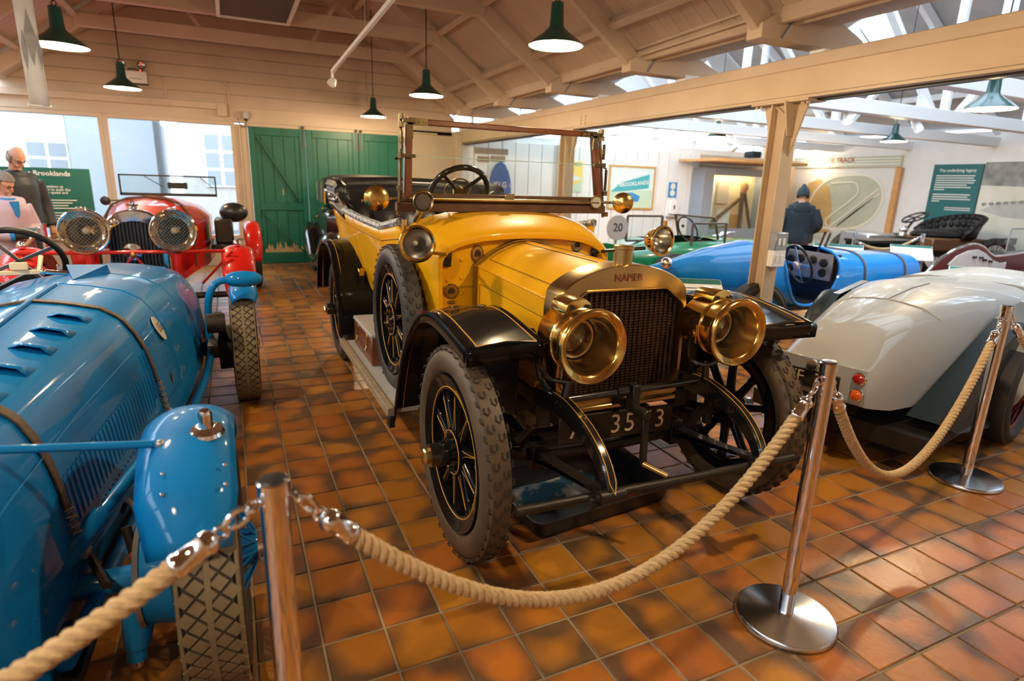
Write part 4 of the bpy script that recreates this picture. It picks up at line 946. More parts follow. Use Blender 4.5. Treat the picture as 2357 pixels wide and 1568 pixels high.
rag((1.36, 2.30, .003), .12, .44, .20, .05, 5, 'rag_blue', 'blue and white rag spread in the drip tray')
# ================================================================ generic helpers for the other cars
def loft(secs, ax='y', n=28, prof=None, cut=None, ends=True):
    """secs: (s, halfwidth, zbottom, ztop, power[, xoffset]) superellipse sections along local axis"""
    rows = []
    for q in secs:
        s, hw, zb, zt, p = q[:5]; off = q[5] if len(q) > 5 else 0; r = []
        for i in range(n):
            a = 2*pi*i/n; c, t = math.cos(a), math.sin(a); k = (abs(c)**p+abs(t)**p)**(-1/p); x = off+hw*c*k; z = (zb+zt)/2+(zt-zb)/2*t*k
            r.append(V((x, s, z)) if ax == 'y' else V((s, x, z)))
        rows.append(r)
    g = G().grid(rows, cv=True)
    if ends: g.f.append(tuple(range(n))); g.f.append(tuple((len(rows)-1)*n+i for i in range(n-1, -1, -1)))
    if cut:
        keep = []
        for f in g.f:
            c = sum((V(g.v[i]) for i in f), V())/len(f)
            if not cut(c): keep.append(f)
        g.f = keep
    return g
def wire_wheel(parent, c, R, hw, side, tyremat, spokemat, name='wheel', axis=(1, 0, 0), ri=None, spin=True, tread=None, ns=36, dish=0.):
    """side: direction of the outer face along axis"""
    ri = ri or R-.105; ax = V(axis); a, b, _ = frame(ax)
    w_ = G().lathe([(ri-.012, -hw*.5), (ri+.012, -hw*.62), (ri+.014, -hw*.5), (ri-.004, -hw*.2), (ri-.004, hw*.2), (ri+.014, hw*.5), (ri+.012, hw*.62), (ri-.012, hw*.5)], (0, 0, 0), ax, 48).ob(name, spokemat, parent, loc=c)
    G().lathe([(r, x) for r, x in tyre_profile(R, ri, hw)], (0, 0, 0), ax, 56).ob('tyre', tyremat, w_)
    tr = G().lathe([(R-.012, -hw*.78), (R+.002, -hw*.70), (R+.004, 0), (R+.002, hw*.70), (R-.012, hw*.78)], (0, 0, 0), ax, 56)
    tr.ob('tread', tyremat, w_)
    if tread: tread(w_, R, hw, ax, a, b)
    sp = G()
    for i in range(ns):
        t = 2*pi*i/ns; t2 = t+(.25 if i % 2 else -.25); zs = side*(.055 if i % 4 < 2 else .0)
        p = ax*(side*.01*(1 if i % 2 else -1))+(a*math.cos(t)+b*math.sin(t))*(ri-.01); q = ax*(zs+side*dish)+(a*math.cos(t2)+b*math.sin(t2))*.05
        sp.cyl(p, q, .0035, n=5, caps=False)
    sp.ob('wire_spokes', spokemat, w_)['kind'] = 'stuff'
    hbb = G().lathe([(.055, -.03), (.055, .045), (.048, .06), (0, .06)], ax*side*dish, ax*side, 24).ob('hub', spokemat, w_)
    if spin:
        k = G().lathe([(.046, .055), (.046, .082), (.034, .094), (0, .098)], ax*side*dish, ax*side, 20); k.bar(ax*side*(.075+dish)+a*.085, ax*side*(.075+dish)-a*.085, .018, .028, up=ax); k.ob('spinner', 'chrome', hbb, bev=.003)
    return w_
def diamond_tread(w_, R, hw, ax, a, b):
    """cross cut grooves: raised lozenge blocks"""
    g = G(); n = 44
    for i in range(n):
        for k, xx in enumerate((-.66, -.33, 0, .33, .66)):
            t = 2*pi*(i+(.5 if k % 2 else 0))/n; rr = R+.0035; d = pi/n*1.55
            def pt(u, v, r=rr): return ax*(hw*(xx+u*.30))+(a*math.cos(t+v*d)+b*math.sin(t+v*d))*r
            P = [pt(-.92, 0), pt(0, -.53), pt(.92, 0), pt(0, .53)]; top = [pt(-.88, 0, rr+.004), pt(0, -.50, rr+.004), pt(.88, 0, rr+.004), pt(0, .50, rr+.004)]
            g.add(P+top, [(4, 5, 6, 7)]+[(j, (j+1) % 4, 4+(j+1) % 4, 4+j) for j in range(4)])
    g.lathe([(R+.001, -hw*.10), (R+.009, -hw*.08), (R+.009, hw*.08), (R+.001, hw*.10)], (0, 0, 0), ax, 56)
    for s in (-1, 1): g.lathe([(R-.004, s*hw*.92), (R+.006, s*hw*.88), (R+.006, s*hw*.80), (R-.002, s*hw*.78)], (0, 0, 0), ax, 56)
    g.ob('tread_blocks', 'tyre_block', w_, smooth=False)['kind'] = 'stuff'
mat('racing_blue', (.002, .185, .53), .5, coat=.5, spec=.1, c2=(.002, .165, .48), ns=2)
mat('tyre_block', (.20, .165, .10), .7, c2=(.15, .12, .075), ns=12)
mat('tyre_black', (.022, .020, .019), .6, c2=(.035, .03, .026), ns=9)
mat('leather_strap', (.060, .038, .024), .6, c2=(.10, .065, .04), ns=40, bump=.2, bs=120)
mat('copper', (.55, .20, .07), .4, .8)
mat('roundel', (.62, .56, .48), .5)
mat('cream_frame', (.70, .60, .40), .5)
# ================================================================ blue racing car in the left foreground
BO = V((-.75, 1.80, 0)); bc = thing('racing_car', 'bright blue vintage racing car with strapped louvred bonnet and cycle wings', 'car', BO)
BPROF = [(0, 1), (.27, .978), (.545, .94), (.70, .88), (.80, .79), (.88, .68), (.928, .56), (.97, .37), (1, .22), (.97, .07), (.75, 0), (.4, -.02), (0, -.02)]
def bsec(y, hw, zt, zb): return [V((hw*u, y, zb+(zt-zb)*v)) for u, v in BPROF]+[V((-hw*u, y, zb+(zt-zb)*v)) for u, v in reversed(BPROF[1:-1])]
BSEC = [(-.70, .235, .87, .30), (-.62, .25, .895, .28), (-.4, .262, .915, .27), (.05, .285, .945, .26), (.55, .345, .966, .25), (1.07, .413, .982, .25), (1.5, .455, .985, .24), (1.9, .495, .975, .22), (2.3, .525, .95, .20), (2.8, .535, .91, .19), (3.2, .50, .86, .22), (3.7, .36, .76, .30), (4.1, .16, .66, .42)]
brow = [bsec(*q) for q in BSEC]
def interp_sec(y):
    for a, b in zip(BSEC[:-1], BSEC[1:]):
        if a[0] <= y <= b[0]:
            f = (y-a[0])/(b[0]-a[0]); return [x+(w_-x)*f for x, w_ in zip(a, b)]
    return BSEC[-1]
fine = []
yy = -.70
while yy < 4.1: fine.append(bsec(*interp_sec(yy))); yy += .09
g = G().grid(fine, cv=True); nn_ = len(fine[0]); g.f.append(tuple(range(nn_))); g.f.append(tuple((len(fine)-1)*nn_+i for i in range(nn_)))
g.f = [f for f in g.f if not (lambda c: 2.02 < c.y < 2.72 and -.40 < c.x < -.02 and c.z > .8)(sum((V(g.v[i]) for i in f), V())/len(f))]
bod = g.ob('body', 'racing_blue', bc, ang=.9)
G().bb((-.36, 2.0, .35), (.33, 2.75, .52)).bb((-.38, 2.0, .5), (-.36, 2.75, .9)).bb((.02, 2.0, .5), (.04, 2.75, .86)).bb((-.36, 2.74, .5), (.33, 2.78, .84)).ob('cockpit_tub', 'leather_black', bc, smooth=False)
def body_pt(y, s):
    """s = index along BPROF (0 top centre .. right side)"""
    q = bsec(*interp_sec(y)); i = int(s); f = s-i; return q[i].lerp(q[i+1], f)
def body_n(y, s):
    a = body_pt(y, s+.05)-body_pt(y, max(s-.05, 0)); t = V((0, 1, 0)); n = t.cross(a).normalized(); return n if n.x+n.z > 0 else -n
# hinge rod and panel seams
G().tube([body_pt(y, 0)+V((0, 0, .004)) for y in (-.65, -.2, .4, 1.0, 1.45)], .010, 8).ob('hinge_rod', 'racing_blue', bod)
for y in (1.50, 2.0): G().tube([body_pt(y, s)+body_n(y, s)*.0005 for s in [k*.5 for k in range(15)]], .0022, 4).ob('panel_seam', 'racing_blue', bod)
G().tube([body_pt(y, 4.6)+body_n(y, 4.6)*.0005 for y in (-.6, -.2, .3, .8, 1.2, 1.5)], .002, 4).ob('panel_seam', 'racing_blue', bod)
# side louvres (pressed ribs)
for k in range(27):
    y = .06+k*.035; P = [body_pt(y, s)+body_n(y, s)*.0005 for s in (5.75, 5.95, 6.3, 6.7, 7.0)]
    G().tube(P, [.002, .0045, .0045, .0045, .002], 6).ob('louvre', 'racing_blue', bod)
    P = [body_pt(y+.012, s)+body_n(y+.012, s)*.0005 for s in (5.72, 5.80)]; G().tube(P, .003, 5).ob('louvre_lip', 'racing_blue', bod)
for y in (.98, .99+.03, 1.06, 1.09): G().tube([body_pt(y, s)+body_n(y, s)*.001 for s in (4.9, 5.6, 6.2, 6.8)], .0075, 6).ob('vent_fin', 'racing_blue', bod)
for y in [-.65+i*.035 for i in range(60)]: G().sph(body_pt(y, 7.35)+body_n(y, 7.35)*.001, .0042, 6, 4).ob('rivet', 'racing_blue', bod)
# top louvres: raised hoods, open towards the nose so that the slot is shaded by the hood itself
for sx in (0, 1):
    for k in range(5):
        y = .05+k*.20; ss = (.95, 1.25, 1.5, 1.8, 2.1); rows2 = []
        for (dy, hh) in ((0, .018), (.03, .016), (.07, .001)): rows2.append([body_pt(y+dy, s_)+body_n(y+dy, s_)*(hh if 0 < i_ < 4 else .001) for i_, s_ in enumerate(ss)])
        if sx: rows2 = [[V((-p.x, p.y, p.z)) for p in r] for r in rows2]
        G().grid(rows2).ob('louvre', 'racing_blue', bod, thick=.003)
# leather bonnet straps with springs and buckles
for y in (.02, 1.07):
    P = [body_pt(y, s)+body_n(y, s)*.004 for s in [k*.4 for k in range(17)]]; P = [V((-p.x, p.y, p.z)) for p in reversed(P[1:])]+P
    g = G(); rows_ = []
    for i, p in enumerate(P):
        n = V((p.x*1.2, 0, max(p.z-.55, .02))).normalized(); rows_.append([p+V((0, -.019, 0)), p+V((0, -.019, 0))+n*.005, p+V((0, .019, 0))+n*.005, p+V((0, .019, 0))])
    st = G().grid(rows_, cv=True).ob('bonnet_strap', 'leather_strap', bc)
    a = body_pt(y, 6.4)+body_n(y, 6.4)*.010; b = body_pt(y, 7.6)+body_n(y, 7.6)*.012
    G().tube([a.lerp(b, t/60)+V((0, math.cos(t*1.9)*.012, 0))+body_n(y, 6.9)*math.sin(t*1.9)*.012 for t in range(61)], .0035, 5).ob('strap_spring', 'grey_metal', st)
    G().box(b+V((.006, 0, 0)), (.016, .05, .03)).cyl(b+V((.01, -.03, -.01)), b+V((.01, .03, -.01)), .006, n=8).ob('buckle', 'grey_metal', st, bev=.003)
# racing number and small prancing badge
p0 = body_pt(1.40, 4.75); nrm = body_n(1.40, 4.75); up_ = (V((0, 0, 1))-nrm*nrm.z).normalized(); ux_ = up_.cross(nrm)
G().lathe([(.062, 0), (.062, .003), (0, .003)], p0+nrm*.004, nrm, 28).ob('number_roundel', 'roundel', bod)
G().text('135', p0+nrm*.0085, ux_, up_, .060).ob('number', 'black_metal', bod, smooth=False)
p1 = body_pt(1.33, 6.9); n1 = body_n(1.33, 6.9)
G().prism([(-.008, -.03), (.006, -.035), (.012, .0), (.008, .03), (-.004, .04), (-.010, .01)], p1+n1*.002, (0, -1, 0), (0, 0, 1), n1*.002).ob('emblem', 'copper', bod, smooth=False)
# tetrahedral air scoop, aero screen, steering wheel, filler
scp = G().add([(-.06, 2.00, .945), (.12, 2.00, .935), (.12, 1.98, 1.005), (-.06, 1.98, 1.01), (.03, 1.64, .980), (-.06, 2.06, .945), (.12, 2.06, .935)], [(2, 3, 4), (3, 0, 4), (1, 2, 4), (3, 2, 6, 5), (0, 3, 5), (2, 1, 6), (0, 1, 6, 5)]).ob('air_scoop', 'racing_blue', bc, smooth=False)
asn = G().bar((-.56, 1.72, 1.00), (-.13, 1.80, 1.0), .018, .022).bar((-.135, 1.80, 1.0), (-.125, 1.84, 1.075), .018, .02, up=(0, 1, 0)).bar((-.56, 1.72, 1.0), (-.56, 1.76, 1.075), .018, .02, up=(0, 1, 0)).ob('aero_screen_frame', 'cream_frame', bc, bev=.003)
G().add([(-.55, 1.725, 1.01), (-.14, 1.80, 1.01), (-.13, 1.84, 1.09), (-.34, 1.82, 1.12), (-.55, 1.765, 1.09)], [(0, 1, 2, 3, 4)]).ob('aero_screen', 'clear_glass', asn, smooth=False, thick=.004)
G().bb((-.24, 1.77, 1.015), (-.17, 1.79, 1.05)).ob('screen_tag', 'cream_frame', asn, bev=.002)
G().cyl((-.12, 1.80, 1.0), (-.03, 1.83, .985), .012, n=10).cyl((-.06, 1.82, .99), (-.06, 1.82, 1.03), .006, n=8).sph((-.12, 1.80, 1.0), .016, 10, 6).ob('screen_clamp', 'chrome', asn)
bsw = G().ring((-.30, 2.16, 1.01), .20, .016, (0, .85, .5), 40, 8).ob('steering_wheel', 'leather_black', bc)
for k in range(4): G().bar((-.30, 2.16, 1.01), V((-.30, 2.16, 1.01))+(V((1, 0, 0))*math.cos(k*pi/2+.5)+V((0, -.5, .85))*math.sin(k*pi/2+.5))*.19, .02, .005, up=(0, .85, .5)).ob('wheel_spoke', 'grey_metal', bsw)
G().lathe([(.035, 0), (.035, .02), (.02, .028), (0, .028)], (-.33, 1.60, .985), (0, 0, 1), 20).ob('filler_cap', 'cream_frame', bc)
# front wing over the wheel
FWX = .62; FW = V((FWX, 0, .37))
def cycle_wing(c, R, a0, a1, hw, m, parent, name='front_wing', n=26):
    rows_ = []
    for i in range(n):
        a = math.radians(a0+(a1-a0)*i/(n-1)); d = V((0, math.cos(a), math.sin(a))); e = min(i/4, 1, (n-1-i)/3+.35); wq = hw*(.80+.20*min(1, e)); rows_.append([])
        for k in range(11):
            u = -1+2*k/10; rows_[-1].append(V(c)+d*(R-.045*abs(u)**2.5-(.02*(1-e) if i < 5 else 0))+V((u*wq, 0, 0)))
    return G().grid(rows_).ob(name, m, parent, thick=.006)
fwg = cycle_wing(FW+V((-.03, 0, 0)), .455, 147, 28, .115, 'racing_blue', bc)
cl_ = G().lathe([(.045, 0), (.040, .010), (.022, .016), (.018, .02), (.018, .06), (.012, .07), (0, .072)], FW+V((.02, -.10, .437)), (0, -.2, 1), 20).ob('wing_lamp', 'chrome', fwg)
for x in (-.10, .04): 
    for k in range(2): G().sph(FW+V((x+.02, -.23-.05*k, .392-.03*k)), .006, 8, 5).ob('rivet', 'chrome', fwg)
G().cyl((-.30, -.28, .965), (FWX-.10, -.12, .80), .0105, n=10).ob('wing_stay', 'racing_blue', bc)
G().sph((FWX-.09, -.122, .798), .014, 10, 6).ob('stay_bolt', 'grey_metal', fwg)
G().cyl((.20, -.16, .42), (.45, .34, .60), .020, n=12).cyl((.25, -.06, .456), (.33, .10, .512), .030, n=12).ob('wing_strut', 'racing_blue', bc)
wire_wheel(bc, FW, .365, .082, 1, 'tyre_black', 'racing_blue', tread=diamond_tread, dish=.06, ns=48)
wire_wheel(bc, (-FWX, 0, .37), .365, .082, -1, 'tyre_black', 'racing_blue')
cycle_wing(V((-FWX+.03, 0, .37)), .455, 158, 28, .115, 'racing_blue', bc)
G().cyl((-.55, -.02, .36), (.52, -.02, .36), .036, n=14).ob('front_axle', 'racing_blue', bc)
dr = G().cyl((.44, -.02, .36), (.515, -.02, .36), .135, .15, 28).ob('brake_drum', 'racing_blue', bc)
G().lathe([(.14, 0), (.145, .012), (.13, .016), (.125, .010), (.03, .012), (0, .02)], (.44, -.02, .36), (-1, 0, 0), 28).ob('back_plate', 'grey_metal', dr)
for k in range(5): a = 2*pi*k/5; G().bar((.425, -.02+math.cos(a)*.02, .36+math.sin(a)*.02), (.425, -.02+math.cos(a)*.11, .36+math.sin(a)*.11), .03, .012, up=(1, 0, 0)).ob('plate_rib', 'racing_blue', dr); 
for k in range(5): a = 2*pi*(k+.5)/5; G().sph((.424, -.02+math.cos(a)*.085, .36+math.sin(a)*.085), .016, 8, 5).ob('copper_slot', 'copper', dr)
G().cyl((.40, -.06, .16), (.42, -.04, .30), .035, .05, 14).cyl((.395, -.07, .12), (.40, -.06, .17), .026, n=12).ob('king_pin', 'racing_blue', bc)
G().cyl((.395, -.072, .10), (.395, -.07, .125), .016, n=10).ob('grease_nut', 'chrome', bc)
G().cyl((.36, -.10, .40), (.12, .5, .42), .012, n=8).cyl((.40, .02, .50), (.44, -.04, .30), .014, n=8).ob('steering_link', 'black_dull', bc)
G().tube(smoothpath([(.36, .22, .45), (.40, .12, .53), (.44, .02, .50), (.45, 0, .42)], 5), .008, 6).ob('brake_hose', 'black_rubber', bc)
for k in range(4): G().bar((.30, -.55+.08*k, .30-.012*k), (.32, .55-.08*k, .30-.012*k), .04, .010).ob('spring_leaf', 'black_dull', bc)
for s in (-1, 1): G().bb((s*.22, -.68, .26), (s*.27, 1.6, .34)).ob('chassis_rail', 'racing_blue', bc, smooth=False)
# side pipe along the sill
G().tube(smoothpath([(.30, -.3, .34), (.38, .5, .33), (.46, 1.2, .32), (.54, 1.9, .36), (.565, 2.3, .46), (.565, 2.5, .56)], 6), .022, 10).ob('side_tube', 'racing_blue', bc)
# rear wheel, arm and pod above it
wire_wheel(bc, (.76, 2.50, .365), .365, .078, 1, 'tyre_black', 'black_dull', tread=diamond_tread)
wire_wheel(bc, (-.76, 2.50, .365), .365, .078, -1, 'tyre_black', 'black_dull')
G().tube(smoothpath([(.56, 2.25, .40), (.565, 2.22, .60), (.58, 2.2, .76), (.63, 2.2, .85), (.72, 2.2, .87)], 6), .022, 10).ob('wing_arm', 'racing_blue', bc)
G().lathe([(0, -.10), (.03, -.095), (.045, -.06), (.052, 0), (.045, .06), (.03, .095), (.012, .11), (0, .11)], (.78, 2.2, .868), (1, 0, 0), 24).ob('torpedo_lamp', 'racing_blue', bc)
cycle_wing(V((.775, 2.5, .365)), .44, 120, 60, .085, 'racing_blue', bc, 'rear_wing')
G().tube([(.45, 2.5, .36), (.72, 2.5, .36)], .05, 12).cyl((.60, 2.5, .365), (.70, 2.5, .365), .15, n=24).ob('rear_axle', 'black_dull', bc)
for k in range(5): G().bar((.58, 2.0+.05*k, .50-.03*k), (.60, 2.9-.05*k, .52-.03*k), .05, .012).ob('spring_leaf', 'black_dull', bc)
G().cyl((.56, 2.1, .62), (.66, 2.1, .62), .06, n=16).cyl((.63, 2.1, .62), (.66, 2.45, .40), .015, n=8).ob('shock_absorber', 'black_dull', bc)
# ================================================================ red sports tourer behind it
mat('red_paint', (.60, .012, .006), .4, coat=.8, spec=.2)
mat('slat_dark', (.035, .04, .055), .35, .5)
RO = V((-.80, 6.25, 0)); rc = thing('sports_tourer', 'red open tourer with large mesh covered headlamps and slatted radiator', 'car', RO)
G().grid([[V((x, y, z)) for x, z in [(-hw, .45), (-hw, .75), (-hw, zs), (-hw*.8, zs+(zt-zs)*.62), (-hw*.45, zt-.02), (0, zt), (hw*.45, zt-.02), (hw*.8, zs+(zt-zs)*.62), (hw, zs), (hw, .75), (hw, .45)]] for y, hw, zt, zs in ((.08, .25, 1.16, 1.0), (.6, .32, 1.20, 1.0), (1.2, .40, 1.235, 1.0), (1.7, .50, 1.25, 1.0), (2.6, .56, 1.16, .98), (3.6, .52, 1.05, .9))]).ob('bonnet', 'red_paint', rc, ang=.9)
for y in (1.15,): G().tube([V((x, y, z)) for x, z in [(.40, .5), (.405, .8), (.40, 1.02), (.32, 1.16), (.18, 1.225), (0, 1.245), (-.18, 1.225), (-.32, 1.16), (-.4, 1.02)]], .014, 6).ob('bonnet_strap', 'leather_strap', rc)
g = G()
for k in range(24): g.bb((.325+.01*k*.25, .45+k*.028, .55), (.34+.01*k*.25, .455+k*.028, .92))
g.ob('bonnet_louvres', 'red_paint', rc, smooth=False)['kind'] = 'stuff'
RPO = [(-.24, .42), (-.245, .95)]+[(math.cos(math.radians(180-180*i/12))*.245, .97+math.sin(math.radians(180-180*i/12))*.20) for i in range(13)]+[(.245, .95), (.24, .42)]
ro = ang_resample(RPO, 60, (0, .78)); rin = [(x*.84, .78+(z-.78)*.84-.035) for x, z in ro]
rrd = G().grid([loop(ro, .12), loop(ro, .0), loop(sc_(ro, .97, (0, .78)), -.02), loop(rin, -.02), loop(rin, .03)], cv=True).ob('radiator_shell', 'chrome', rc)
G().prism(rin[::-1], (0, .03, 0), (1, 0, 0), (0, 0, 1), (0, .01, 0)).ob('core_back', 'black_metal', rrd, smooth=False)
for i in range(15):
    x = -.195+i*.0279; zt = .955+.12*math.sqrt(max(0, 1-(x/.22)**2)); G().bb((x-.0075, -.012, .46), (x+.0075, .012, zt)).ob('radiator_slat', 'slat_dark', rrd, smooth=False)
G().lathe([(.03, 1.16), (.034, 1.18), (.034, 1.20), (.018, 1.215), (.022, 1.235), (0, 1.25)], (0, .05, 0), (0, 0, 1), 18).cyl((-.045, .05, 1.205), (.045, .05, 1.205), .009, n=8).ob('filler_cap', 'chrome', rrd)
G().lathe([(.07, 0), (.075, .01), (0, .02)], (-.03, -.03, .80), (0, -1, 0), 20).bb((-.055, -.05, .73), (-.005, -.03, .76)).ob('bumper_horn', 'chrome', rc)
mat('stone_guard', (.40, .38, .34), .35, .8)
glass('amber_glass', (1., .93, .78), .92)
for s in (-1, 1):
    c = V((s*.325, -.25, 1.0)); l = G().lathe([(0, -.22), (.06, -.21), (.12, -.15), (.165, -.06), (.178, -.01), (.188, 0), (.188, .012), (.178, .018), (.168, .010)], c, (0, -1, 0), 40).ob('headlamp', 'chrome', rc)
    G().lathe([(.168, .005), (.15, -.05), (.10, -.11), (.0, -.14)], c, (0, -1, 0), 36).ob('reflector', 'chrome', l)
    G().sph(c+V((0, .06, 0)), .03, 10, 6).ob('bulb', 'lamp_white', l); G().disc(c-V((0, .010, 0)), .17, (0, -1, 0), 36).ob('lamp_glass', 'amber_glass', l)
    g = G()
    for i in range(-8, 9):
        u = i*.0205; h = math.sqrt(max(.172**2-u*u, 0))
        if h > .02:
            for d1 in ((1, 1), (1, -1)):
                dx, dz = d1[0]/math.sqrt(2), d1[1]/math.sqrt(2); o_ = c+V((-dz*u, -.02, dx*u)); g.bar(o_-V((dx*h, 0, dz*h)), o_+V((dx*h, 0, dz*h)), .0015, .0015)
    g.ob('stone_guard', 'stone_guard', l, smooth=False)['kind'] = 'stuff'; G().ring(c-V((0, .018, 0)), .178, .009, (0, 1, 0), 40, 6).ob('lamp_rim', 'chrome', l)
    G().bb((c.x-.03, -.28, 1.18), (c.x+.03, -.22, 1.20)).ob('lamp_clip', 'chrome', l, bev=.004)
    G().cyl((s*.325, -.22, .82), (s*.325, -.22, .60), .03, n=12).ob('lamp_post', 'red_paint', rc)
    wire_wheel(rc, (s*.80, .05, .37), .37, .07, s, 'tyre_black', 'red_paint'); wire_wheel(rc, (s*.86 if s < 0 else 1.04, 2.7, .37), .37, .075, s, 'tyre_black', 'red_paint')
    cycle_wing(V((s*.82, .05, .37)), .47, 175, 20, .14, 'red_paint', rc); cycle_wing(V((s*.86 if s < 0 else 1.03, 2.65, .37)), .53, 175, 25, .10, 'red_paint', rc, 'rear_wing')
    G().sph((s*.82, -.02, .865), .036, 14, 8).cyl((s*.82, -.02, .82), (s*.82, -.02, .85), .012, n=8).ob('side_lamp', 'chrome', rc)
G().cyl((-.80, -.25, .825), (.72, -.25, .82), .016, n=10).ob('lamp_bar', 'red_paint', rc)
for s in (-1, 1): G().cyl((0, -.25, .80), (s*.16, -.24, .58), .008, n=8).ob('bar_stay', 'red_paint', rc); G().cyl((s*.78, -.22, .82), (s*.50, -.05, .50), .012, n=8).ob('bar_stay', 'red_paint', rc)
G().sph((0, -.26, .80), .025, 10, 6).ob('bar_boss', 'copper', rc)
G().bb((-.25, -.3, .40), (.25, .1, .46)).cyl((-.75, .05, .37), (.75, .05, .37), .03, n=10).ob('front_axle', 'black_dull', rc, smooth=False)
wsr = G().bb((-.30, 1.64, 1.24), (.66, 1.67, 1.27)).bb((-.30, 1.64, 1.24), (-.285, 1.67, 1.46)).bb((.645, 1.64, 1.24), (.66, 1.67, 1.46)).bb((-.30, 1.645, 1.452), (.66, 1.665, 1.468)).ob('windscreen_frame', 'black_metal', rc, smooth=False)
G().bb((-.29, 1.652, 1.26), (.65, 1.656, 1.455)).ob('pane', 'clear_glass', wsr, smooth=False)
G().bb((.16, 1.70, 1.32), (.36, 1.72, 1.39)).ob('rear_mirror', 'black_metal', wsr, bev=.006)
for xa, xb in ((-.05, .12), (.5, .62)): G().cyl((xa, 1.635, 1.45), (xb, 1.635, 1.34), .005, n=6).ob('wiper', 'black_metal', wsr)
G().lathe([(.05, 0), (.045, .02), (0, .03)], (-.44, 1.6, 1.18), (0, -1, 0), 18).cyl((-.40, 1.6, 1.18), (-.29, 1.62, 1.19), .006, n=6).ob('door_mirror', 'black_metal', rc)
G().bb((-.45, 2.0, .5), (.45, 3.5, .9)).bb((-.45, 2.2, .9), (.45, 2.35, 1.12)).ob('seats', 'leather_black', rc, bev=.05, seg=2)
G().sph((.82, 1.9, 1.05), (.16, .14, .12), 16, 10).ob('spare_lamp', 'black_metal', rc); G().bb((.55, 1.5, .62), (.86, 2.3, .70)).bb((.60, 1.6, .7), (.80, 2.2, .98)).ob('side_box', 'black_dull', rc, bev=.02)
# ================================================================ black drophead saloon behind the yellow car
KO = V((1.92, 7.75, 0)); kc = thing('black_saloon', 'glossy black nineteen thirties saloon parked by the green doors', 'car', KO)
loft([(0, .30, .40, 1.02, 3), (.5, .36, .38, 1.12, 3), (1.0, .46, .36, 1.16, 3.4), (1.2, .70, .30, 1.14, 4), (2.2, .74, .30, 1.12, 4), (3.0, .66, .34, 1.0, 3)]).ob('body', 'black_paint', kc)
loft([(1.12, .62, 1.10, 1.20, 4), (1.30, .66, 1.08, 1.50, 4), (1.6, .68, 1.08, 1.56, 4), (2.2, .66, 1.08, 1.55, 4), (2.7, .56, 1.05, 1.36, 4)]).ob('roof', 'leather_black', kc)
mat('dark_glass', (.10, .12, .13), .05, coat=.5)
for s in (-1, 1):
    for y0, y1 in ((1.36, 1.72), (1.78, 2.2)): 
        w_ = G().box((s*.672, (y0+y1)/2, 1.30), (.02, y1-y0, .30)).ob('side_window', 'dark_glass', kc, bev=.01); G().ring((0, 0, 0), .01, .004).xf(Mx.Identity(4))
        for (a, b) in (((y0, 1.14), (y1, 1.14)), ((y0, 1.46), (y1, 1.46)), ((y0, 1.14), (y0, 1.46)), ((y1, 1.14), (y1, 1.46))): G().bar((s*.684, a[0], a[1]), (s*.684, b[0], b[1]), .014, .014).ob('window_trim', 'chrome', w_)
    wire_wheel(kc, (s*.70, .25, .33), .33, .08, s, 'tyre_black', 'black_dull'); wire_wheel(kc, (s*.70, 2.6, .33), .33, .08, s, 'tyre_black', 'black_dull')
    loft([(-.15, .08, .38, .52, 2.2, s*.72), (.0, .13, .34, .70, 2.4, s*.74), (.25, .15, .42, .82, 2.6, s*.74), (.6, .15, .34, .78, 2.6, s*.75), (1.0, .13, .22, .55, 3, s*.76), (1.5, .12, .20, .34, 3, s*.76), (2.0, .12, .20, .36, 3, s*.76), (2.3, .13, .26, .70, 3, s*.76), (2.6, .14, .42, .80, 2.5, s*.75), (3.0, .11, .3, .62, 2.5, s*.74)]).ob('wing', 'black_paint', kc)
    G().lathe([(0, -.12), (.06, -.10), (.09, -.02), (.095, 0), (0, .01)], (s*.50, -.02, .86), (0, -1, 0), 24).ob('headlamp', 'chrome', kc)
    G().cyl((s*.77, 1.5, .95), (s*.80, 1.5, .95), .012, n=8).bar((s*.80, 1.44, .95), (s*.80, 1.58, .95), .015, .02).ob('door_handle', 'chrome', kc)
    G().bar((s*.742, 1.2, 1.08), (s*.742, 2.7, 1.06), .012, .02).ob('waist_strip', 'chrome', kc)
G().bar((-.80, -.28, .45), (.80, -.28, .45), .05, .09).ob('bumper', 'chrome', kc, bev=.015)
g = G()
for i in range(11): g.bb((-.20+i*.038, -.02, .52), (-.185+i*.038, .01, 1.0))
g.ob('grille', 'chrome', kc, smooth=False)
# ================================================================ grey car on the right (local x forward from the tail)
mat('grey_paint', (.36, .38, .385), .45, coat=.5, spec=.2); mat('slate_paint', (.014, .024, .030), .4, coat=.08, spec=.25)
mat('lamp_red', (.35, .012, .008), .15, coat=.6); mat('lamp_amber', (.65, .10, .01), .15, coat=.6); mat('burgundy', (.12, .012, .016), .35)
gc = thing('sports_car', 'pale grey vintage sports car with sloping tail and dark slate wings', 'car', (2.90, 2.12, 0), math.radians(12))
rows_ = []
for x, hw, zt, zb, sh in ((.0, .265, .60, .40, .90), (.08, .275, .66, .38, .88), (.25, .300, .745, .345, .80), (.45, .335, .81, .34, .75), (.75, .39, .868, .46, .72), (1.1, .445, .908, .60, .74), (1.4, .48, .918, .70, .78), (1.7, .52, .915, .66, .82), (2.2, .55, .90, .50, .85)):
    sec_ = [V((x, -hw*1.02, zb)), V((x, -hw, zb+(zt-zb)*.30)), V((x, -hw*.95, zb+(zt-zb)*.58)), V((x, -hw*.80, zb+(zt-zb)*.82)), V((x, -hw*.52, zb+(zt-zb)*.955)), V((x, -hw*.22, zt)), V((x, 0, zt+.006))]
    rows_.append(sec_+[V((x, -p.y, p.z)) for p in reversed(sec_[:-1])])
g = G().grid(rows_); g.f.append(tuple(range(13)))
gb = g.ob('tail_body', 'grey_paint', gc, ang=.8)
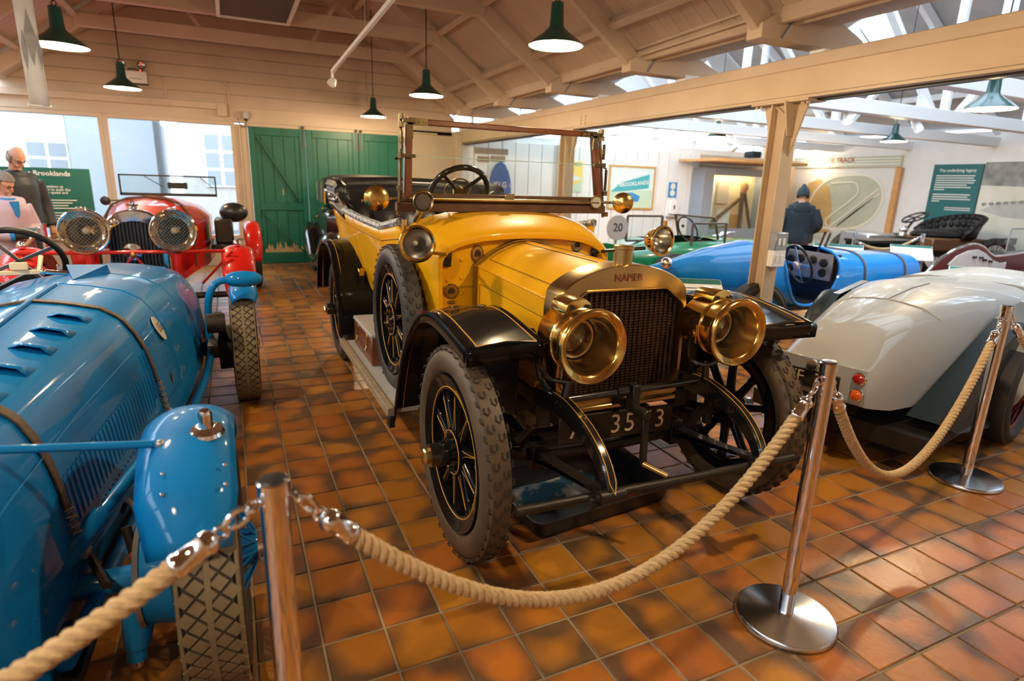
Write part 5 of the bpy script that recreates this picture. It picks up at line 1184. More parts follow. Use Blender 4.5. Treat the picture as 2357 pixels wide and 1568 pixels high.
G().tube([p+V((0, 0, .002)) for p in rows_[4][3:10]], .004, 6).ob('boot_seam', 'grey_paint', gb)
G().tube([r[6]+V((0, 0, .003)) for r in rows_[4:7]], .004, 6).ob('boot_hinge', 'grey_paint', gb)
for s in (-1, 1):
    P = [(.36, .31), (1.14, .80), (1.6, .86), (1.9, .72), (1.9, .30), (1.0, .17), (.62, .20)]
    rws = [[V((x, s*(.30+.16*min(x, 1.2)/1.2+d), z)) for x, z in P] for d in ((0, .05, .15) if s < 0 else (0, .02, .05))]
    g = G().grid(rws); n = len(P); g.f.append(tuple(2*n+i for i in range(n))); g.ob('side_wing', 'slate_paint', gc, smooth=False)
    loft([(1.10, .07, .30, .45, 2.5, s*.60), (1.2, .11, .40, .68, 2.5, s*.60), (1.38, .13, .44, .79, 2.6, s*.60), (1.6, .14, .38, .74, 2.6, s*.60), (1.8, .12, .20, .50, 2.6, s*.60)], ax='x').ob('rear_wing', 'grey_paint' if s < 0 else 'slate_paint', gc)
    wire_wheel(gc, (1.37, s*.58, .34), .34, .07, s, 'tyre_black', 'burgundy', axis=(0, 1, 0)); wire_wheel(gc, (2.95, s*.58, .34), .34, .07, s, 'tyre_black', 'burgundy', axis=(0, 1, 0))
pn = G().bb((-.012, -.262, .41), (.002, .262, .605)).ob('tail_panel', 'grey_paint', gc, bev=.006)
pl = G().bb((-.022, -.13, .435), (-.012, .225, .535)).ob('number_plate', 'black_dull', gc, bev=.003)
G().text('WF', (-.0225, .135, .485), (0, -1, 0), (0, 0, 1), .10).ob('lettering', 'plate_white', pl, smooth=False); G().text('7', (-.0225, -.02, .485), (0, -1, 0), (0, 0, 1), .10).ob('lettering', 'plate_white', pl, smooth=False)
for y, z, m_ in ((-.225, .555, 'lamp_red'), (-.225, .465, 'lamp_amber'), (.235, .56, 'lamp_red')):
    l = G().lathe([(.034, 0), (.034, .014), (.029, .018)], (-.012, y, z), (-1, 0, 0), 24).ob('tail_lamp', 'chrome', gc); G().lathe([(.030, .014), (.024, .030), (.012, .036), (0, .037)], (-.012, y, z), (-1, 0, 0), 24).ob('lamp_lens', m_, l)
G().cyl((-.02, .02, .57), (-.045, .02, .57), .03, n=16).ob('plate_lamp', 'chrome', gc)
G().bb((.3, -.12, .10), (.36, -.06, .34)).bb((.25, -.5, .14), (3.3, .5, .24)).ob('chassis', 'black_dull', gc, smooth=False)
G().bb((2.2, -.55, .35), (3.4, .55, .42)).ob('underbody', 'grey_paint', gc, smooth=False)
loft([(2.2, .55, .40, .90, 4), (2.5, .50, .40, .92, 3.5), (2.9, .42, .40, .94, 3), (3.4, .30, .40, .88, 3)], ax='x').ob('bonnet', 'grey_paint', gc)
# ================================================================ blue racing car in the hall (axis along X)
mat('sky_blue', (.006, .20, .66), .45, coat=.7, spec=.15)
hc = thing('record_car', 'sky blue single seat racing car with pointed tail and open cockpit', 'car', (3.42, 4.38, 0))
SB = [(.0, .03, .72, .80, 2), (.3, .12, .60, .86, 2.2), (.7, .22, .50, .96, 2.2), (1.15, .32, .40, 1.02, 2.3), (1.45, .38, .34, 1.00, 2.5), (1.75, .40, .30, .97, 3), (2.1, .40, .30, .96, 3), (2.35, .39, .30, .93, 3), (2.7, .37, .30, .90, 3), (3.2, .33, .32, .88, 3), (3.62, .28, .34, .85, 3)]
SF = []
for a, b in zip(SB[:-1], SB[1:]):
    m_ = max(2, int((b[0]-a[0])/.03))
    for k in range(m_): SF.append(tuple(x+(y-x)*k/m_ for x, y in zip(a, b)))
SF.append(SB[-1])
hb_ = loft(SF, ax='x', n=112, cut=lambda c: ((c.x-1.74)/.37)**2+((c.z-.86)/.46)**2 < 1 and c.y < .28).ob('body', 'sky_blue', hc, ang=.9)
P = []
for k in range(90):
    a = 2*pi*k/90; x = 1.74+.37*math.cos(a); z = .86+.46*math.sin(a); q = min(SF, key=lambda s_: abs(s_[0]-x)); zc = (q[2]+q[3])/2; u = abs(z-zc)/((q[3]-q[2])/2)
    if u < .999: P.append((a, V((x, -q[1]*(1-u**q[4])**(1/q[4]), z))))
P = sorted(((a if a > pi/2 else a+2*pi), p) for a, p in P); G().tube([p for a, p in P], .016, 8).ob('cockpit_rim', 'sky_blue', hc)
G().bb((1.45, -.33, .36), (2.2, .33, .40)).bb((2.14, -.33, .4), (2.18, .33, .90)).ob('cockpit_floor', 'black_metal', hc, smooth=False)
G().bb((2.10, -.30, .62), (2.13, .30, .90)).ob('dashboard', 'grey_metal', hc, bev=.005)
for y, z in ((-.20, .80), (-.07, .82), (.08, .82), (.2, .80), (-.2, .70), (.2, .70)): G().lathe([(.045, 0), (.045, .012), (.038, .014), (0, .012)], (2.10, y, z), (-1, 0, 0), 18).ob('gauge', 'black_metal', hc)
hs = G().ring((1.78, -.16, .79), .205, .014, (.90, -.25, .35), 40, 8).ob('steering_wheel', 'black_metal', hc)
a_, b_, _ = frame((.90, -.25, .35))
for k in range(4): d_ = a_*math.cos(k*pi/2)+b_*math.sin(k*pi/2); G().bar((1.78, -.16, .79), V((1.78, -.16, .79))+d_*.2, .022, .006, up=(.9, -.25, .35)).ob('wheel_spoke', 'brushed_steel', hs)
G().lathe([(.04, 0), (.035, .02), (0, .022)], (1.78, -.14, .78), (-.9, .25, -.35), 18).ob('wheel_boss', 'white_plastic', hs)
for x in (2.52, 3.28):
    q = min(SF, key=lambda s_: abs(s_[0]-x)); P = []
    for k in range(-5, 38):
        t = pi*k/32; c_, s_ = math.cos(t), math.sin(t); kk = (abs(c_)**q[4]+abs(s_)**q[4])**(-1/q[4]); P.append(V((x, q[1]*1.012*c_*kk, (q[2]+q[3])/2+(q[3]-q[2])/2*1.012*s_*kk)))
    G().tube(P, .013, 6).ob('bonnet_strap', 'leather_strap', hc)
for x in (2.22, 2.38): G().box((x, -.05+.35*(x-2.22), 1.00), (.02, .03, .22), (0, .35, 0)).ob('screen_post', 'chrome', hc)
G().add([(2.2, -.22, .95), (2.2, .2, .95), (2.28, .2, 1.12), (2.28, -.22, 1.12)], [(0, 1, 2, 3)]).ob('aero_screen', 'clear_glass', hc, smooth=False, thick=.004)
for x in (.75, 3.3):
    for s in (-1, 1): wire_wheel(hc, (x, s*.62, .36), .36, .07, s, 'tyre_black', 'sky_blue', axis=(0, 1, 0))
for x in (.75, 3.3): G().cyl((x, -.6, .36), (x, .6, .36), .04, n=10).ob('axle', 'sky_blue', hc)
G().sph((.12, -.12, .84), .055, 14, 8).ob('filler_cap', 'chrome', hc)
# info lectern standing before its tail
mat('panel_teal', (.010, .125, .135), .45); mat('panel_green', (.010, .11, .085), .45); mat('panel_white', (.75, .77, .78), .4); mat('ink_white', (.72, .74, .72), .5); mat('ink_dark', (.05, .05, .06), .6); mat('ink_blue', (.10, .30, .42), .6)
def lectern(loc, rz, label, w_=.55, d=.38, h=.72, m='panel_white', head='panel_green'):
    t = thing('information_lectern', label, 'lectern', loc, rz, 'information lecterns beside the cars')
    b = Mx.Rotation(-.5, 3, 'X')
    G().box((0, 0, h), (w_, d, .02), (.5, 0, 0)).ob('board', m, t, bev=.003)
    up = V((0, math.cos(.5), math.sin(.5))); nr = V((0, -math.sin(.5), math.cos(.5)))
    hd_ = G().box(V((0, 0, h))+up*(d*.40)+nr*.0105, (w_*.98, d*.16, .003), (.5, 0, 0)).ob('heading_strip', head, t, smooth=False)
    g = G()
    for k in range(5): g.box(V((-.06, 0, h))+up*(d*(.18-.1*k))+nr*.0106, (w_*.7, d*.025, .002), (.5, 0, 0))
    g.ob('text_lines', 'ink_dark', t, smooth=False)
    for s in (-1, 1): G().cyl((s*w_*.3, .05, 0), (s*w_*.3, .02, h-.02), .018, n=10).ob('leg', 'grey_metal', t)
    G().bb((-w_*.4, -.12, 0), (w_*.4, .22, .02)).ob('base', 'grey_metal', t, bev=.004)
    return t
lectern((3.10, 3.45, 0), -.5, 'white information lectern with green heading beside the pointed blue tail')
# ================================================================ green tourer with screens
mat('green_car', (.012, .20, .075), .25, coat=.7); mat('brown_frame', (.10, .075, .06), .4)
ec = thing('green_tourer', 'green open tourer with two upright glass screens', 'car', (4.7, 6.75, 0))
loft([(0, .45, .34, .74, 4), (.5, .58, .30, .82, 4), (1.4, .60, .30, .84, 4), (2.0, .50, .34, .82, 3.5), (3.0, .36, .36, .78, 3)], ax='x', cut=lambda c: .35 < c.x < 1.5 and c.z > .8 and abs(c.y) < .45).ob('body', 'green_car', ec)
G().bb((.35, -.5, .36), (1.5, .5, .55)).bb((.35, -.5, .5), (.5, .5, .80)).ob('seats', 'leather_black', ec, bev=.03)
def frame_screen(parent, x0, x1, y, z0, z1, m, t=.028, ax='x', name='windscreen', slope=0.):
    g = G()
    def pt(u, z): return (u, y+slope*(z-z0), z) if ax == 'x' else (y+slope*(z-z0), u, z)
    for a, b in (((x0, z0), (x1, z0)), ((x0, z1), (x1, z1)), ((x0, z0), (x0, z1)), ((x1, z0), (x1, z1))): g.bar(pt(*a), pt(*b), t, t)
    f = g.ob(name, m, parent, bev=.004); G().add([pt(x0, z0), pt(x1, z0), pt(x1, z1), pt(x0, z1)], [(0, 1, 2, 3)]).ob('pane', 'clear_glass', f, smooth=False, thick=.005); return f
frame_screen(ec, .10, .68, -.1, .80, 1.13, 'brown_frame'); frame_screen(ec, -.30, .55, 1.55, .78, 1.12, 'brown_frame', ax='y', slope=-.3); frame_screen(ec, .86, 1.45, -.52, .66, 1.06, 'brown_frame')
G().cyl((1.0, -.15, 1.0), (1.02, -.15, 1.0), .02, n=10).ring((1.1, -.15, .95), .19, .012, (.9, 0, .4), 30, 6).ob('steering_wheel', 'leather_black', ec)
G().lathe([(.03, 0), (.03, .05), (.05, .06), (.02, .10), (0, .11)], (1.9, 0, .80), (0, 0, 1), 16).bar((1.75, 0, .84), (2.1, 0, .90), .10, .012).ob('bonnet_mascot', 'chrome', ec)
for x in (.5, 2.6):
    for s in (-1, 1): wire_wheel(ec, (x, s*.62, .34), .34, .07, s, 'tyre_black', 'green_car', axis=(0, 1, 0))
# ================================================================ black edwardian runabout with buttoned seat
sc2 = thing('edwardian_runabout', 'black edwardian runabout with deep buttoned leather seat', 'car', (11.62, 6.72, 0), -.35)
G().bb((-1.3, -.45, .50), (1.1, .45, .60)).ob('chassis', 'black_metal', sc2, bev=.01); G().bb((-.35, -.5, .58), (.75, .5, .80)).ob('seat_box', 'mahogany_dark', sc2, bev=.02)
rows_ = []
for i in range(17):
    a = pi*.5+pi*(i/16)*1.0-pi/2; u = i/16
    cx = .1+.55*math.sin(pi*u) if False else 0
    ang = -pi/2+pi*u; base = V((.15+.55*math.cos(ang), .52*math.sin(ang), 0)); out = V((math.cos(ang), math.sin(ang), 0))
    h_ = .90+.32*math.sin(pi*u)**.6; rows_.append([base+V((0, 0, .78)), base+out*.03+V((0, 0, .78+(h_-.78)*.4)), base+out*.07+V((0, 0, .78+(h_-.78)*.75)), base+out*.12+V((0, 0, h_))])
G().grid(rows_).ob('seat_shell', 'leather_black', sc2, thick=.05)
for i in range(1, 16, 1):
    for k in range(3):
        p = rows_[i][k].lerp(rows_[i][k+1], .5); G().sph(p-V((.03*math.cos(-pi/2+pi*i/16), .03*math.sin(-pi/2+pi*i/16), 0)), (.045, .045, .055), 8, 6).ob('button_tuft', 'leather_black', sc2)
G().sph((.1, 0, .84), (.42, .42, .10), 14, 8).ob('seat_cushion', 'leather_black', sc2)
G().cyl((-.75, -.1, .62), (-.45, -.1, 1.12), .02, n=8).ring((-.45, -.1, 1.14), .20, .016, (-.45, 0, .9), 30, 8).bar((-.64, -.1, 1.06), (-.26, -.1, 1.22), .02, .02).bar((-.45, -.29, 1.14), (-.45, .09, 1.14), .02, .02).ob('steering_wheel', 'black_metal', sc2)
G().cyl((-.75, -.2, .60), (-.70, -.2, .90), .06, n=14).sph((-.70, -.2, .92), .07, 12, 8).ob('side_lamp', 'chrome', sc2); G().cyl((-.6, .1, .60), (-.6, .1, .85), .05, n=12).ob('oil_pump', 'chrome', sc2)
G().bb((-1.5, -.4, .58), (-.95, .4, .85)).ob('bonnet', 'grey_metal', sc2, bev=.03)
for x, r in ((-1.1, .42), (.75, .42)):
    for s in (-1, 1): wire_wheel(sc2, (x, s*.62, r), r, .05, s, 'tyre_black', 'burgundy', axis=(0, 1, 0), spin=False)
# ================================================================ dark car with display case and low screens in front of it
dc = thing('dark_tourer', 'dark open tourer with folded chrome windscreen and white plate 1904', 'car', (10.55, 4.84, 0))
loft([(-.62, .30, .34, .62, 3), (-.2, .48, .30, .72, 4), (1.2, .52, .30, .74, 4), (2.2, .36, .34, .72, 3)], ax='x').ob('body', 'slate_paint', dc)
frame_screen(dc, -.55, .65, -.12, .76, 1.10, 'grey_metal', t=.02); pl = G().bb((-.35, .1, .84), (.15, .12, .94)).ob('number_plate', 'black_metal', dc, bev=.003); G().text('1904', (-.10, .099, .89), (1, 0, 0), (0, 0, 1), .09).ob('lettering', 'ink_white', pl, smooth=False)
G().sph((.15, -.12, 1.16), .05, 12, 8).ob('screen_lamp', 'chrome', dc)
for x in (-.1, 1.8):
    for s in (-1, 1): wire_wheel(dc, (x, s*.6, .33), .33, .06, s, 'tyre_black', 'grey_metal', axis=(0, 1, 0))
# ================================================================ boat tailed car with quilted white cockpit
mat('quilt_white', (.68, .68, .66), .5, bump=.5, bs=25); mat('red_trim', (.10, .010, .010), .35); mat('wood_rim', (.50, .24, .06), .35, coat=.4)
wc = thing('boat_tail_car', 'maroon boat tailed car with white quilted cockpit side and wooden steering wheel', 'car', (8.30, 3.95, 0), .0); wc.scale = (1.22, 1.0, 1.02)
P = [(-.85, .42), (-.62, .66), (-.42, .80), (-.20, .89), (.0, .92), (.18, .88), (.32, .80), (.46, .76), (.62, .78), (1.0, .80), (1.3, .74), (1.3, .34), (-.6, .34)]
G().prism(P, (0, .30, 0), (1, 0, 0), (0, 0, 1), (0, .05, 0)).ob('far_side', 'red_trim', wc, smooth=False, bev=.01)
Q = [(-.42, .70), (-.30, .80), (-.12, .86), (.05, .87), (.2, .82), (.36, .73), (.5, .69), (.62, .70), (.62, .60), (.2, .58), (-.2, .62)]
G().prism(Q, (0, .296, 0), (1, 0, 0), (0, 0, 1), (0, -.012, 0)).ob('quilted_panel', 'quilt_white', wc, smooth=False, bev=.004)
for k, (x, z) in enumerate(((-.02, .78), (.10, .77), (.17, .74), (.28, .72))): G().lathe([(.016, 0), (.012, .03), (.018, .035), (0, .045)], (x, .284, z), (0, -1, 0), 10).ob('switch_knob', 'black_metal', wc)
loft([(-.95, .05, .40, .52, 2), (-.6, .25, .34, .62, 2.5), (0, .40, .30, .58, 3), (1.3, .42, .30, .62, 3)], ax='x').ob('hull', 'red_trim', wc)
G().tube(smoothpath([(-.85, .325, .43), (-.62, .325, .67), (-.42, .325, .81), (-.20, .325, .90), (0, .325, .93), (.18, .325, .89), (.34, .325, .80), (.5, .325, .77), (1.0, .325, .81)], 4), .020, 8).ob('edge_roll', 'chrome', wc)
G().ring((.62, -.20, .72), .22, .016, (.75, .35, .45), 36, 8).ob('steering_wheel', 'wood_rim', wc)
G().bar((.62, -.20, .72), (.5, -.05, .86), .02, .01).bar((.62, -.2, .72), (.75, -.33, .60), .02, .01).bar((.62, -.2, .72), (.55, -.35, .85), .02, .01).ob('wheel_spokes', 'brushed_steel', wc)
for x in (-.1, .95):
    for s in (-1, 1): wire_wheel(wc, (x, s*.55, .33), .33, .06, s, 'tyre_black', 'burgundy', axis=(0, 1, 0))
lectern((7.3, 5.35, 0), -.9, 'white sloping information board behind the sky blue bonnet', .6, .4, .74)
lectern((8.55, 5.15, 0), -.9, 'white information board beside the black runabout', .5, .36, .74)
lectern((6.85, 3.30, 0), -1.0, 'pale information board between the sky blue car and the maroon car', .7, .4, .70)
# display cabinet and rope post further back
cab = thing('display_cabinet', 'low dark display cabinet with glass front in the hall', 'cabinet', (9.15, 6.0, 0), -.1)
G().bb((-.5, -.2, 0), (.5, .2, .45)).bb((-.5, -.2, .45), (-.46, .2, .80)).bb((.46, -.2, .45), (.5, .2, .80)).bb((-.5, .16, .45), (.5, .2, .80)).bb((-.52, -.22, .80), (.52, .22, .84)).ob('body', 'black_metal', cab, smooth=False)
G().bb((-.46, -.2, .45), (.46, -.195, .80)).ob('glass_front', 'clear_glass', cab, smooth=False); G().bb((-.40, -.1, .46), (.40, .12, .68)).ob('white_card', 'panel_white', cab, smooth=False)  # plain white card inside the cabinet, nothing lights it from behind
stH = stanchion((9.25, 5.45, 0), 'chrome rope post behind the sky blue bonnet')
rope(V((9.25, 5.45, .93))+V((-.03, .02, 0)), V((8.2, 5.75, .85)), .15, 'rope slung from the post behind the sky blue bonnet')
stanchion((8.17, 5.76, 0), 'chrome rope post before the navy coat behind the blue cockpit')
# ================================================================ fittings of the near bay
# banner hanging from a collar tie
mat('banner_cloth', (.62, .64, .68), .9, c2=(.52, .54, .58), ns=6); mat('banner_print', (.20, .21, .23), .9, c2=(.34, .35, .37), ns=14)
bn = thing('banner', 'narrow white cloth banner with dark diamond print hanging from the roof', 'banner', (-1.115, 5.2, 1.90), .5)
rows_ = [[V((-.055+.11*i/6, .012*math.sin(z*3+i), z)) for i in range(7)] for z in [k*.1 for k in range(15)]]
G().grid(rows_).ob('cloth', 'banner_cloth', bn, thick=.003)
for cz, hh, hw in ((.42, .17, .035), (.34, .12, .02)):
    for sx in ((0,) if hw > .03 else (-.042, .042)): G().prism([(0, -hh), (hw, 0), (0, hh), (-hw, 0)] if sx == 0 else [(0, -hh), (hw*.7, 0), (0, hh), (-hw*.7, 0)], (sx, -.018, cz), (1, 0, 0), (0, 0, 1), (0, .002, 0)).ob('printed_diamond', 'banner_print', bn, smooth=False)
G().cyl((-.065, -.0, 0), (.065, 0, 0), .009, n=10).ob('rod', 'white_plastic', bn)
# emergency light
el = thing('emergency_light', 'white twin head emergency light on the boarded gable', 'emergency light', (-1.17, 11.11, 2.88))
G().bb((-.16, -.08, -.10), (.17, .03, .07)).ob('box', 'white_plastic', el, bev=.006); G().bb((-.165, -.085, -.115), (.175, .03, -.10)).ob('base_strip', 'black_metal', el, smooth=False)
G().bb((-.05, -.083, -.045), (.10, -.08, -.03)).ob('label_strip', 'grey_metal', el, smooth=False)
for sx in (-.14, .12):
    h = G().lathe([(.0, -.05), (.04, -.04), (.058, 0), (.058, .01), (.048, .012)], (sx, -.06, .16), (.2 if sx < 0 else -.2, -1, -.15), 22).ob('lamp_head', 'black_metal', el)
    G().lathe([(.048, .008), (.03, -.01), (0, -.02)], (sx, -.06, .16), (.2 if sx < 0 else -.2, -1, -.15), 20).ob('reflector', 'chrome', h); G().cyl((sx, -.04, .07), (sx, -.04, .12), .012, n=8).ob('neck', 'black_metal', h)
mat('led_red', (1, .05, .03), .4, emit=3)
for sx in (-.12, .10): G().sph((sx, -.075, .085), .009, 8, 5).ob('indicator', 'led_red', el)
G().tube([(-.07, -.05, .07), (-.04, -.05, .10), (.04, -.05, .10), (.07, -.05, .07)], .008, 6).ob('carry_handle', 'black_metal', el)
# suspended rail with a spotlight
rl = thing('lighting_rail', 'white suspended rail with a small floodlight at its end', 'light rail', (1.06, 5.2, 2.6))
G().bar((-.02, 1.48, -.06), (.06, -1.6, .12), .03, .035).ob('rail', 'white_plastic', rl, bev=.003)
G().cyl((-.02, 1.48, -.06), (-.015, 1.50, -.17), .012, n=8).lathe([(0, -.05), (.03, -.045), (.045, 0), (.045, .02), (0, .022)], (-.03, 1.46, -.17), (-.5, -.3, -.8), 18).ob('floodlight', 'white_plastic', rl)
for y in (.0, -1.6+.01): G().cyl((.02, y, .02), (.02, y, .72), .003, n=6).ob('hanger', 'grey_metal', rl)
# mesh heater panel between the ties
hp = thing('ceiling_panel', 'dark mesh panel with white frame fixed between the roof ties', 'panel', (.42, 7.62, 3.285))
G().bb((-.36, -.72, .0), (.36, .70, .03)).ob('mesh', 'mesh_dark', hp, smooth=False)
for a, b in (((-.40, -.76, -.02), (-.36, .74, .06)), ((.36, -.76, -.02), (.40, .74, .06)), ((-.36, -.76, -.02), (.36, -.72, .06)), ((-.36, .70, -.02), (.36, .74, .06))): G().bb(a, b).ob('frame_side', 'white_plastic', hp, smooth=False)
# alarm box with cable by the door
ab = thing('alarm_box', 'small grey alarm sounder with looped cable by the green door', 'alarm', (.33, 11.17, 2.44))
G().bb((-.045, -.07, -.05), (.045, .03, .06)).ob('case', 'grey_plastic', ab, bev=.01); G().lathe([(.028, -.05), (.02, -.085), (0, -.09)], (0, -.02, 0), (0, 0, 1), 14).ob('horn', 'black_metal', ab)
G().tube(smoothpath([(0, -.02, -.08), (-.01, -.03, -.16), (-.06, -.03, -.18), (-.10, -.02, -.13), (-.12, -.01, -.05)], 5), .006, 6).ob('cable', 'black_rubber', ab)
for z, h, nm in ((1.095, .15, 'grey metal fuse switch box on the cream column'), (.955, .14, 'white twin socket box below the switch on the cream column')):
    o = thing('switch_box', nm, 'switch', (4.13, 3.58, z)); G().bb((-.07, -.035, -h/2), (.07, .036, h/2)).ob('case', 'grey_metal' if z > 1 else 'white_plastic', o, bev=.006)
    for k in range(2): G().bb((-.045+.05*k, -.040, -.03), (-.012+.05*k, -.035, .03)).ob('rocker', 'white_plastic', o, bev=.003)
# ================================================================ green info panel behind the visitors
ip = thing('info_panel', 'dark green information panel titled the great Brooklands races', 'sign', (-2.12, 9.55, 0))
G().bb((-.58, 0, .76), (.48, .04, 1.51)).ob('board', 'panel_green', ip, bev=.004)
for s in (-.45, .36): G().bb((s-.02, .04, 0), (s+.02, .07, 1.4)).ob('leg', 'grey_metal', ip, smooth=False)
for s in (-.45, .36): G().bb((s-.03, -.2, 0), (s+.03, .25, .02)).ob('foot', 'grey_metal', ip, smooth=False)
G().text('The Great Brooklands', (-.50, -.001, 1.44), (1, 0, 0), (0, 0, 1), .085, align='LEFT', bold=True).ob('title', 'ink_white', ip, smooth=False)
G().text('Races', (-.50, -.001, 1.36), (1, 0, 0), (0, 0, 1), .085, align='LEFT', bold=True).ob('title', 'ink_white', ip, smooth=False)
for k, s in enumerate(('through competition at', 'enabled drivers to push the', 'was possible in speed and')): G().text(s, (-.24, -.001, 1.28-.038*k), (1, 0, 0), (0, 0, 1), .044, align='LEFT', bold=True).ob('text_line', 'ink_white', ip, smooth=False)
for k, (z, w_) in enumerate([(1.11-.034*i, .80-.05*(i % 3)) for i in range(4)]+[(.95-.034*i, .80-.06*((i+1) % 3)) for i in range(4)]): G().bb((-.50, -.002, z-.006), (-.50+w_, 0, z+.006)).ob('text_line', 'ink_white', ip, smooth=False)
stB = stanchion((-1.70, 7.30, 0), 'chrome rope post beside the lilac coat and the red tourer')
rope(V((-1.73, 7.31, .93)), V((-2.9, 7.6, .90)), .4, 'short rope hanging from the post near the two visitors')
# ================================================================ wall boards in the hall
kb = thing('shield_sign', 'blue arched sign board lettered KLG leaning on the white boards', 'sign', (4.875, 11.08, 0))
pts = [(-.24, .3)]+[(-.24, 1.35), (-.225, 1.55), (-.18, 1.72), (-.10, 1.86), (0, 1.915), (.10, 1.86), (.18, 1.72), (.225, 1.55), (.24, 1.35)]+[(.24, .3)]
mat('sign_blue', (.04, .09, .28), .5, c2=(.07, .12, .30), ns=20)
G().prism(pts, (0, 0, 0), (1, 0, 0), (0, 0, 1), (0, .03, 0)).ob('board', 'sign_blue', kb, smooth=False, bev=.004); G().prism([(-.1, 0), (.1, 0), (.1, .3), (-.1, .3)], (0, 0, 0), (1, 0, 0), (0, 0, 1), (0, .03, 0)).ob('stand', 'grey_metal', kb, smooth=False)
G().text('KLG', (0, -.001, 1.47), (1, 0, 0), (0, 0, 1), .15, bold=True).ob('lettering', 'plate_white', kb, smooth=False)
for s in (-1, 1): G().text('L', (s*.21, -.001, 1.47), (1, 0, 0), (0, 0, 1), .10).ob('lettering', 'plate_white', kb, smooth=False)
mat('poster_sky', (.62, .74, .76), .4); mat('poster_teal', (.06, .38, .45), .4); mat('poster_green', (.50, .66, .52), .4); mat('poster_yellow', (.78, .60, .12), .4); mat('poster_blue', (.05, .25, .55), .4); mat('gilt_frame', (.50, .30, .09), .4)
YW = YB-.035
fp = thing('framed_poster', 'framed racing poster lettered Brooklands with a teal banner', 'poster', (8.09, YW, 1.50))
G().bb((-.58, -.015, -.43), (.58, .0, .43)).ob('print', 'poster_sky', fp, smooth=False)
for a, b in (((-.62, -.035, -.47), (-.58, 0, .47)), ((.58, -.035, -.47), (.62, 0, .47)), ((-.58, -.035, -.47), (.58, 0, -.43)), ((-.58, -.035, .43), (.58, 0, .47))): G().bb(a, b).ob('frame_side', 'gilt_frame', fp, smooth=False, bev=.004)
G().prism([(-.57, -.42), (.57, -.42), (.57, -.05), (-.57, -.05)], (0, -.016, 0), (1, 0, 0), (0, 0, 1), (0, -.001, 0)).ob('printed_ground', 'poster_green', fp, smooth=False)
G().prism([(-.55, -.10), (-.30, .10), (.46, .30), (.46, -.0), (-.2, -.08)], (0, -.0175, 0), (1, 0, 0), (0, 0, 1), (0, -.001, 0)).ob('printed_banner', 'poster_teal', fp, smooth=False)
G().text('BROOKLANDS', (.06, -.019, .085), (1, 0, .10), (0, 0, 1), .118, bold=True).ob('lettering', 'ink_white', fp, smooth=False)
G().prism([(-.30, -.30), (.20, -.30), (.24, -.18), (.02, -.10), (-.18, -.12)], (0, -.0185, 0), (1, 0, 0), (0, 0, 1), (0, -.001, 0)).ob('printed_car', 'poster_blue', fp, smooth=False)
yp = thing('yellow_poster', 'yellow paper poster with green foot on the white boards', 'poster', (6.60, YW, 1.68))
G().bb((-.20, -.012, -.30), (.20, 0, .31)).ob('sheet', 'poster_yellow', yp, smooth=False); G().text('LANDS', (0, -.014, .25), (1, 0, 0), (0, 0, 1), .10, bold=True).ob('lettering', 'poster_teal', yp, smooth=False)
G().prism([(-.20, -.30), (.20, -.30), (.20, -.08), (0, -.16), (-.20, -.22)], (0, -.013, 0), (1, 0, 0), (0, 0, 1), (0, -.001, 0)).ob('printed_field', 'poster_green', yp, smooth=False); G().prism([(-.18, -.10), (.15, -.06), (.16, -.01), (0, .04), (-.16, 0)], (0, -.0145, 0), (1, 0, 0), (0, 0, 1), (0, -.001, 0)).ob('printed_car', 'poster_sky', yp, smooth=False)
bs = thing('notice', 'small blue and white notice above a white dispenser', 'notice', (9.24, YW, 1.48)); G().bb((-.12, -.012, -.17), (.12, 0, .17)).ob('sheet', 'poster_blue', bs, smooth=False)
for z in (-.07, .08): G().lathe([(.07, 0), (.07, .002), (0, .002)], (0, -.012, z), (0, -1, 0), 20).ob('printed_disc', 'ink_white', bs, smooth=False)
dp = thing('dispenser', 'white hand gel dispenser on the boarded wall under the notice', 'dispenser', (9.27, YW, 1.08)); G().bb((-.10, -.09, -.14), (.10, 0, .16)).ob('case', 'white_plastic', dp, bev=.01); G().bb((-.015, -.095, -.03), (.02, -.088, .06)).ob('slot', 'black_metal', dp, smooth=False); G().bb((-.16, -.14, -.20), (.22, 0, -.18)).ob('tray', 'grey_plastic', dp, bev=.004)
# display case with lit interior
mat('case_grey', (.27, .31, .37), .5); mat('case_back', (.75, .60, .38), .6, c2=(.62, .48, .30), ns=4); mat('old_timber', (.16, .08, .03), .6, c2=(.10, .05, .02), ns=10)
dcse = thing('display_case', 'blue grey wall display case with lit timber exhibits behind glass', 'display case', (11.0, 10.75, 0))
for a, b in (((-1.23, 0, .0), (-.93, .40, 2.0)), ((.75, 0, 0), (1.5, .40, 2.0)), ((-.93, 0, 0), (.75, .40, .62)), ((-.93, 0, 1.84), (.75, .07, 2.0)), ((-.93, .07, 1.96), (.75, .40, 2.0))): G().bb(a, b).ob('frame_side', 'case_grey', dcse, smooth=False, bev=.006)
G().bb((-.93, .38, .62), (.75, .40, 1.96)).ob('back_board', 'case_back', dcse, smooth=False); G().bb((-.93, .04, .62), (.75, .046, 1.84)).ob('pane', 'clear_glass', dcse, smooth=False)
for xa, xb, za, zb, m_ in ((-.50, -.15, 1.2, 1.7, 'cream_paint'), (-.40, -.05, .68, 1.05, 'panel_white'), (.05, .30, .62, .95, 'orange_wood'), (-.85, -.6, .7, 1.7, 'panel_white')): G().bb((xa, .30, za), (xb, .37, zb)).ob('exhibit_card', m_, dcse, smooth=False)
mat('strip_light', (1, .85, .6), .4, emit=30, ec=(1, .8, .5)); G().bb((-.8, .09, 1.88), (.6, .15, 1.93)).ob('strip_light', 'strip_light', dcse, smooth=False)
